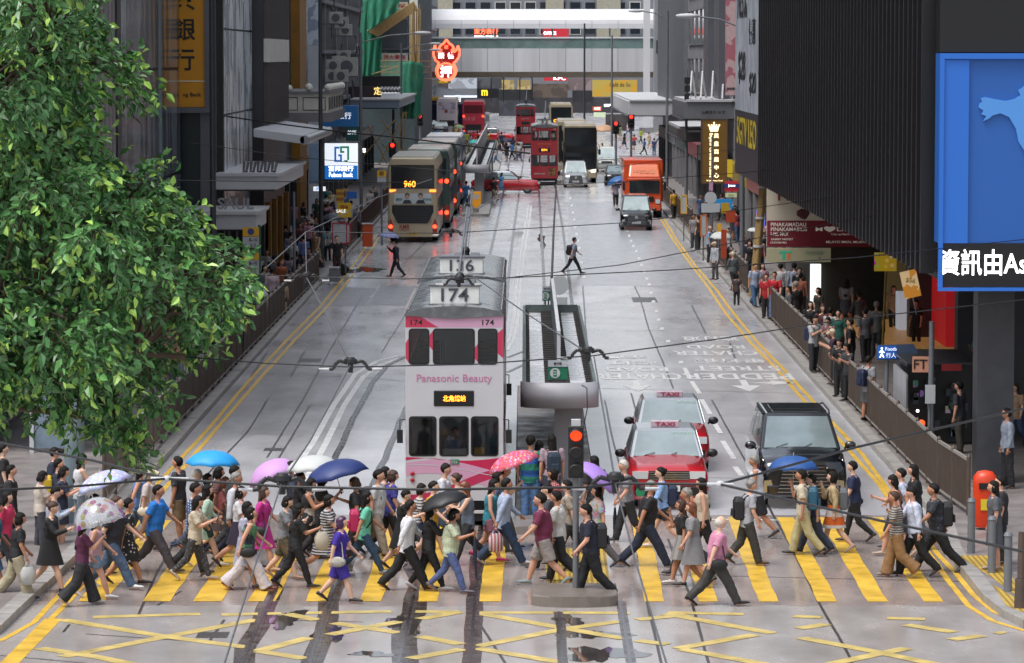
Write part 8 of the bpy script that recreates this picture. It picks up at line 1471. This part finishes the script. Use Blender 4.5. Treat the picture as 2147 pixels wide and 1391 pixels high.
# more of the packed pavement crowds
tops = [('16161a', 'black'), ('a9a9ad', 'white'), ('4a5c80', 'denim blue'), ('6c6d72', 'grey'), ('7a2c3a', 'wine red'), ('2b4a3e', 'bottle green'), ('a08468', 'tan'), ('232a44', 'navy'), ('9c7890', 'mauve'), ('c0b48c', 'straw'), ('38393e', 'charcoal'), ('2e7a80', 'teal')]
rc = random.Random(5)
for i in range(66):
    rt_ = i % 2; x = rc.uniform(9.4, 13.4) if rt_ else rc.uniform(-12.2, -9.1); y = rc.uniform(84, 205) if rt_ else rc.uniform(96, 215)
    c, cn = tops[(i//2) % 12]; b = bots[(i//24+i//2) % 4]; hr = ['k:short', 'k:long', 'b:bob', 'k:short'][(i//6) % 4]
    P_('%s person in %s top and %s %s' % ({'k:short': 'short haired', 'k:long': 'long haired', 'b:bob': 'brown haired'}[hr], cn, b[2], 'under the ribbed building' if rt_ else 'along the bank pavement'), 0, 0, rc.uniform(1.56, 1.76), rc.choice((90, 270, 250, 80)), rc.choice(('s', 'w3', 'w1', 'sp')), ('tee' if i % 3 else 'long', c), b[:2], hr, at=Vector((x, y, 0)), z0=.14, group='people on the crowded pavements')
# ================================================================ FOREGROUND TREE
tr = thing('broadleaf_tree', 'leafy green street tree with drooping sprays overhanging the near pavement', 'tree', (-13.5, 47, 0))
rt = random.Random(11); BARK = mat('bark', '4a3d30', .85, var=.3, scale=6, bump=.6)
def W2(v): return (v[0]+13.5, v[1]-47, v[2])
mb = MB(); mb.cone((0, 0, 0), (.3, 0, 2.6), .34, .26, 14); mb.cone((.3, 0, 2.6), (.9, .2, 5.2), .26, .18, 12); mb.cone((.9, .2, 5.2), (1.2, .4, 9.5), .18, .1, 10); mb.build('trunk', BARK, tr)
poly = [(-620, -260), (150, -260), (180, 0), (194, 48), (240, 113), (272, 139), (298, 207), (300, 250), (226, 181), (176, 233), (181, 278), (194, 301), (240, 340), (317, 352), (380, 395), (420, 450), (407, 470), (449, 513), (500, 549), (514, 610), (485, 648), (452, 670), (440, 725), (405, 720), (388, 730), (342, 738), (330, 781), (338, 844), (328, 893), (322, 935), (300, 968), (276, 965), (259, 910), (213, 900), (172, 925), (132, 922), (109, 890), (57, 840), (37, 880), (0, 850), (-620, 850)]
def inside(x, y):
    c = False; n = len(poly)
    for i in range(n):
        (x1, y1), (x2, y2) = poly[i], poly[(i+1) % n]
        if (y1 > y) != (y2 > y) and x < (x2-x1)*(y-y1)/(y2-y1)+x1: c = not c
    return c
limbs = [((.9, .2, 4.6), (3, .5, 6.2), (5.5, .3, 6.6), (8.2, .2, 6.4)), ((.6, 0, 3.6), (3, -.5, 4.8), (6, -.2, 5.0), (8.4, .4, 4.6)), ((1.1, .3, 7), (3.4, .8, 8.6), (6, .6, 9.2), (7.6, .2, 9.3)), ((1, .3, 6), (3, 1.6, 7.6), (6, 1.8, 7.9), (8.6, 1.2, 7.4)), ((.9, .2, 5), (3, -1.4, 5.6), (6, -1.6, 5.9), (9.1, -.8, 5.6)), ((.8, 0, 4.4), (-2, .6, 6.8), (-3.4, .9, 8))]
mb = MB(); nodes = []
for L in limbs:
    L = [Vector(p) for p in L]; r = .12
    for a, b in zip(L[:-1], L[1:]):
        mb.cone(a, b, r, r*.68, 8); r *= .68
        for k in range(5): nodes.append(a.lerp(b, k/5))
mb.build('limb', BARK, tr)
lv = MB(); tw = MB(); V = []; F = []; MI = []
def leaf(p, d, size, mi):
    d = d.normalized(); s = d.cross(Vector((rt.uniform(-1, 1), rt.uniform(-1, 1), rt.uniform(.2, 1)))).normalized(); n = s.cross(d); w_ = size*rt.uniform(.23, .3); o = len(V)
    V.extend([p, p+d*size*.4+s*w_+n*size*.1, p+d*size*.75+s*w_*.6+n*size*.02, p+d*size-n*size*.1, p+d*size*.75-s*w_*.6+n*size*.02, p+d*size*.4-s*w_+n*size*.1, p+d*size*.45-n*.006]); F.extend([(o, o+1, o+6), (o+1, o+2, o+6), (o+2, o+3, o+6), (o+3, o+4, o+6), (o+4, o+5, o+6), (o+5, o, o+6)]); MI.extend([mi]*6)
clumps = []
while len(clumps) < 330:
    x = rt.uniform(-420, 520); y = rt.uniform(-250, 960)
    if not inside(x, y) or (x < -40 and rt.random() < .5): continue
    dist = min(math.hypot((x-a), (y-b)) for a, b in poly[2:-1]); Z = 47+rt.uniform(-1, 1)*min(3.4, .4+dist/50); clumps.append((Vector(W2(PY(x, y, Z))), min(.62, .16+dist/190), dist))
for p0, rad, dist in clumps:
    if nodes: q = min(nodes, key=lambda n_: (n_-p0).length); m_ = q.lerp(p0, .5)+Vector((0, 0, .25)); tw.cone(q, m_, .035, .022, 6); tw.cone(m_, p0, .02, .008, 6)
    for k in range(int(9+rad*12)):
        d = Vector((rt.gauss(.25, .8), rt.gauss(0, .8), rt.gauss(-.1, .6))).normalized(); c = p0+d*rad*rt.uniform(.1, .55); ln = rad*rt.uniform(.5, 1.0)+.12; nl = max(5, int(ln/.055)); tone = rt.random()
        for j in range(nl):
            a = c.copy(); d = (d+Vector((.02, 0, -.13))).normalized(); c = c+d*ln/nl
            if j % 2 == 0: tw.cone(a, c, .006, .004, 4)
            sd_ = Vector((rt.uniform(-1, 1), rt.uniform(-1, 1), rt.uniform(-.9, .5))); young = j >= nl-2 and tone > .55
            leaf(c, d*.6+sd_, rt.uniform(.075, .18), 2 if young else (0 if tone < .45 else rt.choice((0, 1, 1))))
lv.v = [tuple(v) for v in V]; lv.f = [list(f) for f in F]; lv.m = MI; lv.sm = [False]*len(F)
me = D.meshes.new('crown'); me.from_pydata(lv.v, [], lv.f)
for n_, c_ in (('leaf_dark', '3f6b39'), ('leaf_mid', '5a8d4a'), ('leaf_young', '8fb452')): 
    m_ = mat(n_, c_, .38, var=.25, scale=1.2, spec=.5); me.materials.append(m_)
me.polygons.foreach_set('material_index', MI); me.update(); o = D.objects.new('crown', me); C.objects.link(o); o.parent = tr; tw.build('twigs', BARK, tr)
# ================================================================ OVERHEAD WIRES
WI = mat('wire_black', '1a1a1c', .5); WG = mat('wire_grey', '5c5e62', .4, metal=.5)
def wire(label, pts, z=5.6, r=.014, m=WI, cat='wire', name='overhead_wire'):
    P = [G(p[0], p[1], p[2] if len(p) > 2 else z) for p in pts]; mb = MB(); mb.tube([p-P[0] for p in P], r, 6); o = mb.build(name, m); o.location = P[0]; tag(o, label, cat); return o
wire('thick black span wire passing in front of the crossing people', [(-30, 923), (195, 966), (350, 1004), (600, 1021), (900, 1027), (1230, 1022), (1290, 1014), (1510, 1016), (1800, 937), (2170, 852)], r=.013)
wire('black wire joining the front span wire at the lilac umbrella', [(-30, 1029), (160, 1020), (350, 1004)], r=.012); wire('black wire falling from the joint before the people carrier to the bollards', [(1510, 1016), (1800, 1082), (2170, 1162)], r=.012)
wire('long wire crossing the white tram at its upper windows', [(330, 744), (550, 762), (735, 770), (1000, 764), (1245, 746), (1500, 712), (1760, 672), (2170, 626)], r=.009)
wire('wire crossing behind the roof number 136', [(500, 574), (643, 581), (850, 585), (1063, 583), (1300, 556), (1560, 505), (1950, 428)], r=.009); wire('wire rising from the joint by roof number 136 toward the blue screen', [(1063, 583), (1400, 567), (1800, 540), (2170, 500)], r=.01)
wire('wire crossing in front of the gold double decker', [(640, 486), (800, 489), (945, 489), (1300, 468), (1560, 440), (1850, 398)], r=.01); wire('wire crossing over the black people carrier with lit headlamps', [(1040, 394), (1300, 382), (1560, 362), (1770, 343)], r=.01); wire('thin wire reaching the ribbed facade above the poster wall', [(1290, 352), (1500, 318), (1760, 290)], r=.01)
wire('thick sagging cable from the grey mast past the awning to the red tram', [(330, 218, 7.4), (420, 236, 7.3), (560, 257, 7), (700, 275, 6.8), (850, 290, 6.6), (1110, 322, 6.4)], r=.028); wire('thin cable over the bank canopy', [(340, 378, 6.4), (560, 381, 6.4), (860, 383, 6.3)], r=.012); wire('second thin cable over the bank canopy', [(400, 300, 7), (620, 330, 6.6), (860, 352, 6.5), (1110, 372, 6.3)], r=.01)
wire('thin wire from the dark post up to the gold double decker', [(560, 560, 5.6), (640, 488, 5.6), (790, 415, 5.6), (905, 376, 5.6)], r=.012, m=WG)
wire('silver contact wire slanting down to the foot of the picture', [(590, 1014), (540, 1170), (468, 1400)], r=.007, m=WG); wire('contact wire rising from the fitting above the curved rails', [(735, 765), (690, 670), (643, 583)], r=.011, m=WG)
wire('contact wire behind the second fitting to the far pole', [(643, 583), (640, 488)], r=.01, m=WG); wire('contact wire from the first fitting toward the curved rails', [(735, 765), (650, 925), (590, 1014)], r=.01, m=WG); wire('contact wire slanting over the tram roof to the shelter fitting', [(990, 578), (1110, 662), (1235, 742)], r=.01, m=WG)
wire('pale wire from the shelter fitting past the lavender umbrella', [(1245, 746), (1268, 880), (1290, 1014)], r=.009, m=WG); wire('silver wire falling from the signal side fitting to the road foot', [(1290, 1014), (1330, 1170), (1400, 1400)], r=.007, m=WG); wire('black contact wire over the far right rails down to the shelter', [(1166, 392), (1161, 480), (1157, 582)], r=.022); wire('wire dropping toward the crossing taxi from the kerbside fitting', [(945, 489), (1000, 440), (1060, 400)], r=.012, m=WG)
for (px, py, lb) in ((592, 1014, 'black hanger fitting above the middle of the crowd'), (735, 765, 'black hanger fitting above the curved rails'), (643, 582, 'black hanger fitting beside the railing'), (945, 488, 'black hanger fitting before the gold double decker'), (1290, 1012, 'black hanger fitting beside the lavender umbrella'), (1233, 742, 'black hanger fitting over the shelter roof'), (962, 590, 'black hanger fitting between the two roof numbers')):
    p = G(px, py, 5.6); t = thing('wire_hanger', lb, 'wire fitting', tuple(p)); k = 1.0
    mb = MB(); mb.cone((0, 0, .03), (0, 0, .075), .085, .08, 14); mb.cone((0, 0, .075), (0, 0, .095), .06, .05, 12); mb.cone((0, 0, -.1), (0, 0, .04), .03, .04, 10); mb.build('insulator', WI, t)
    for s in (-1, 1): mb = MB(); mb.tube([(s*.04, 0, .02), (s*.14, 0, .05), (s*.2, 0, .0), (s*.215, 0, -.05), (s*.27, 0, -.06)], .022, 8); mb.build('arm', WI, t); mb = MB(); mb.cone((s*.25, 0, -.06), (s*.4, 0, -.055), .02, .012, 8); mb.build('clamp', LGREY, t)
p = G(1510, 1016, 5.6); o = MB().cone((-.12, 0, 0), (.12, 0, 0), .02, .012, 8).sph((0, 0, 0), (.045, .03, .035), 8, 6).build('wire_joint', LGREY); o.location = p; tag(o, 'pale clamp where the front span wire divides before the people carrier', 'wire fitting')
p = G(350, 1004, 5.6); o = MB().cone((-.15, 0, 0), (.2, 0, 0), .018, .012, 8).sph((0, 0, 0), (.04, .03, .03), 8, 6).build('wire_joint', LGREY); o.location = p; tag(o, 'pale clamp where two front wires meet before the bright blue shirt', 'wire fitting')
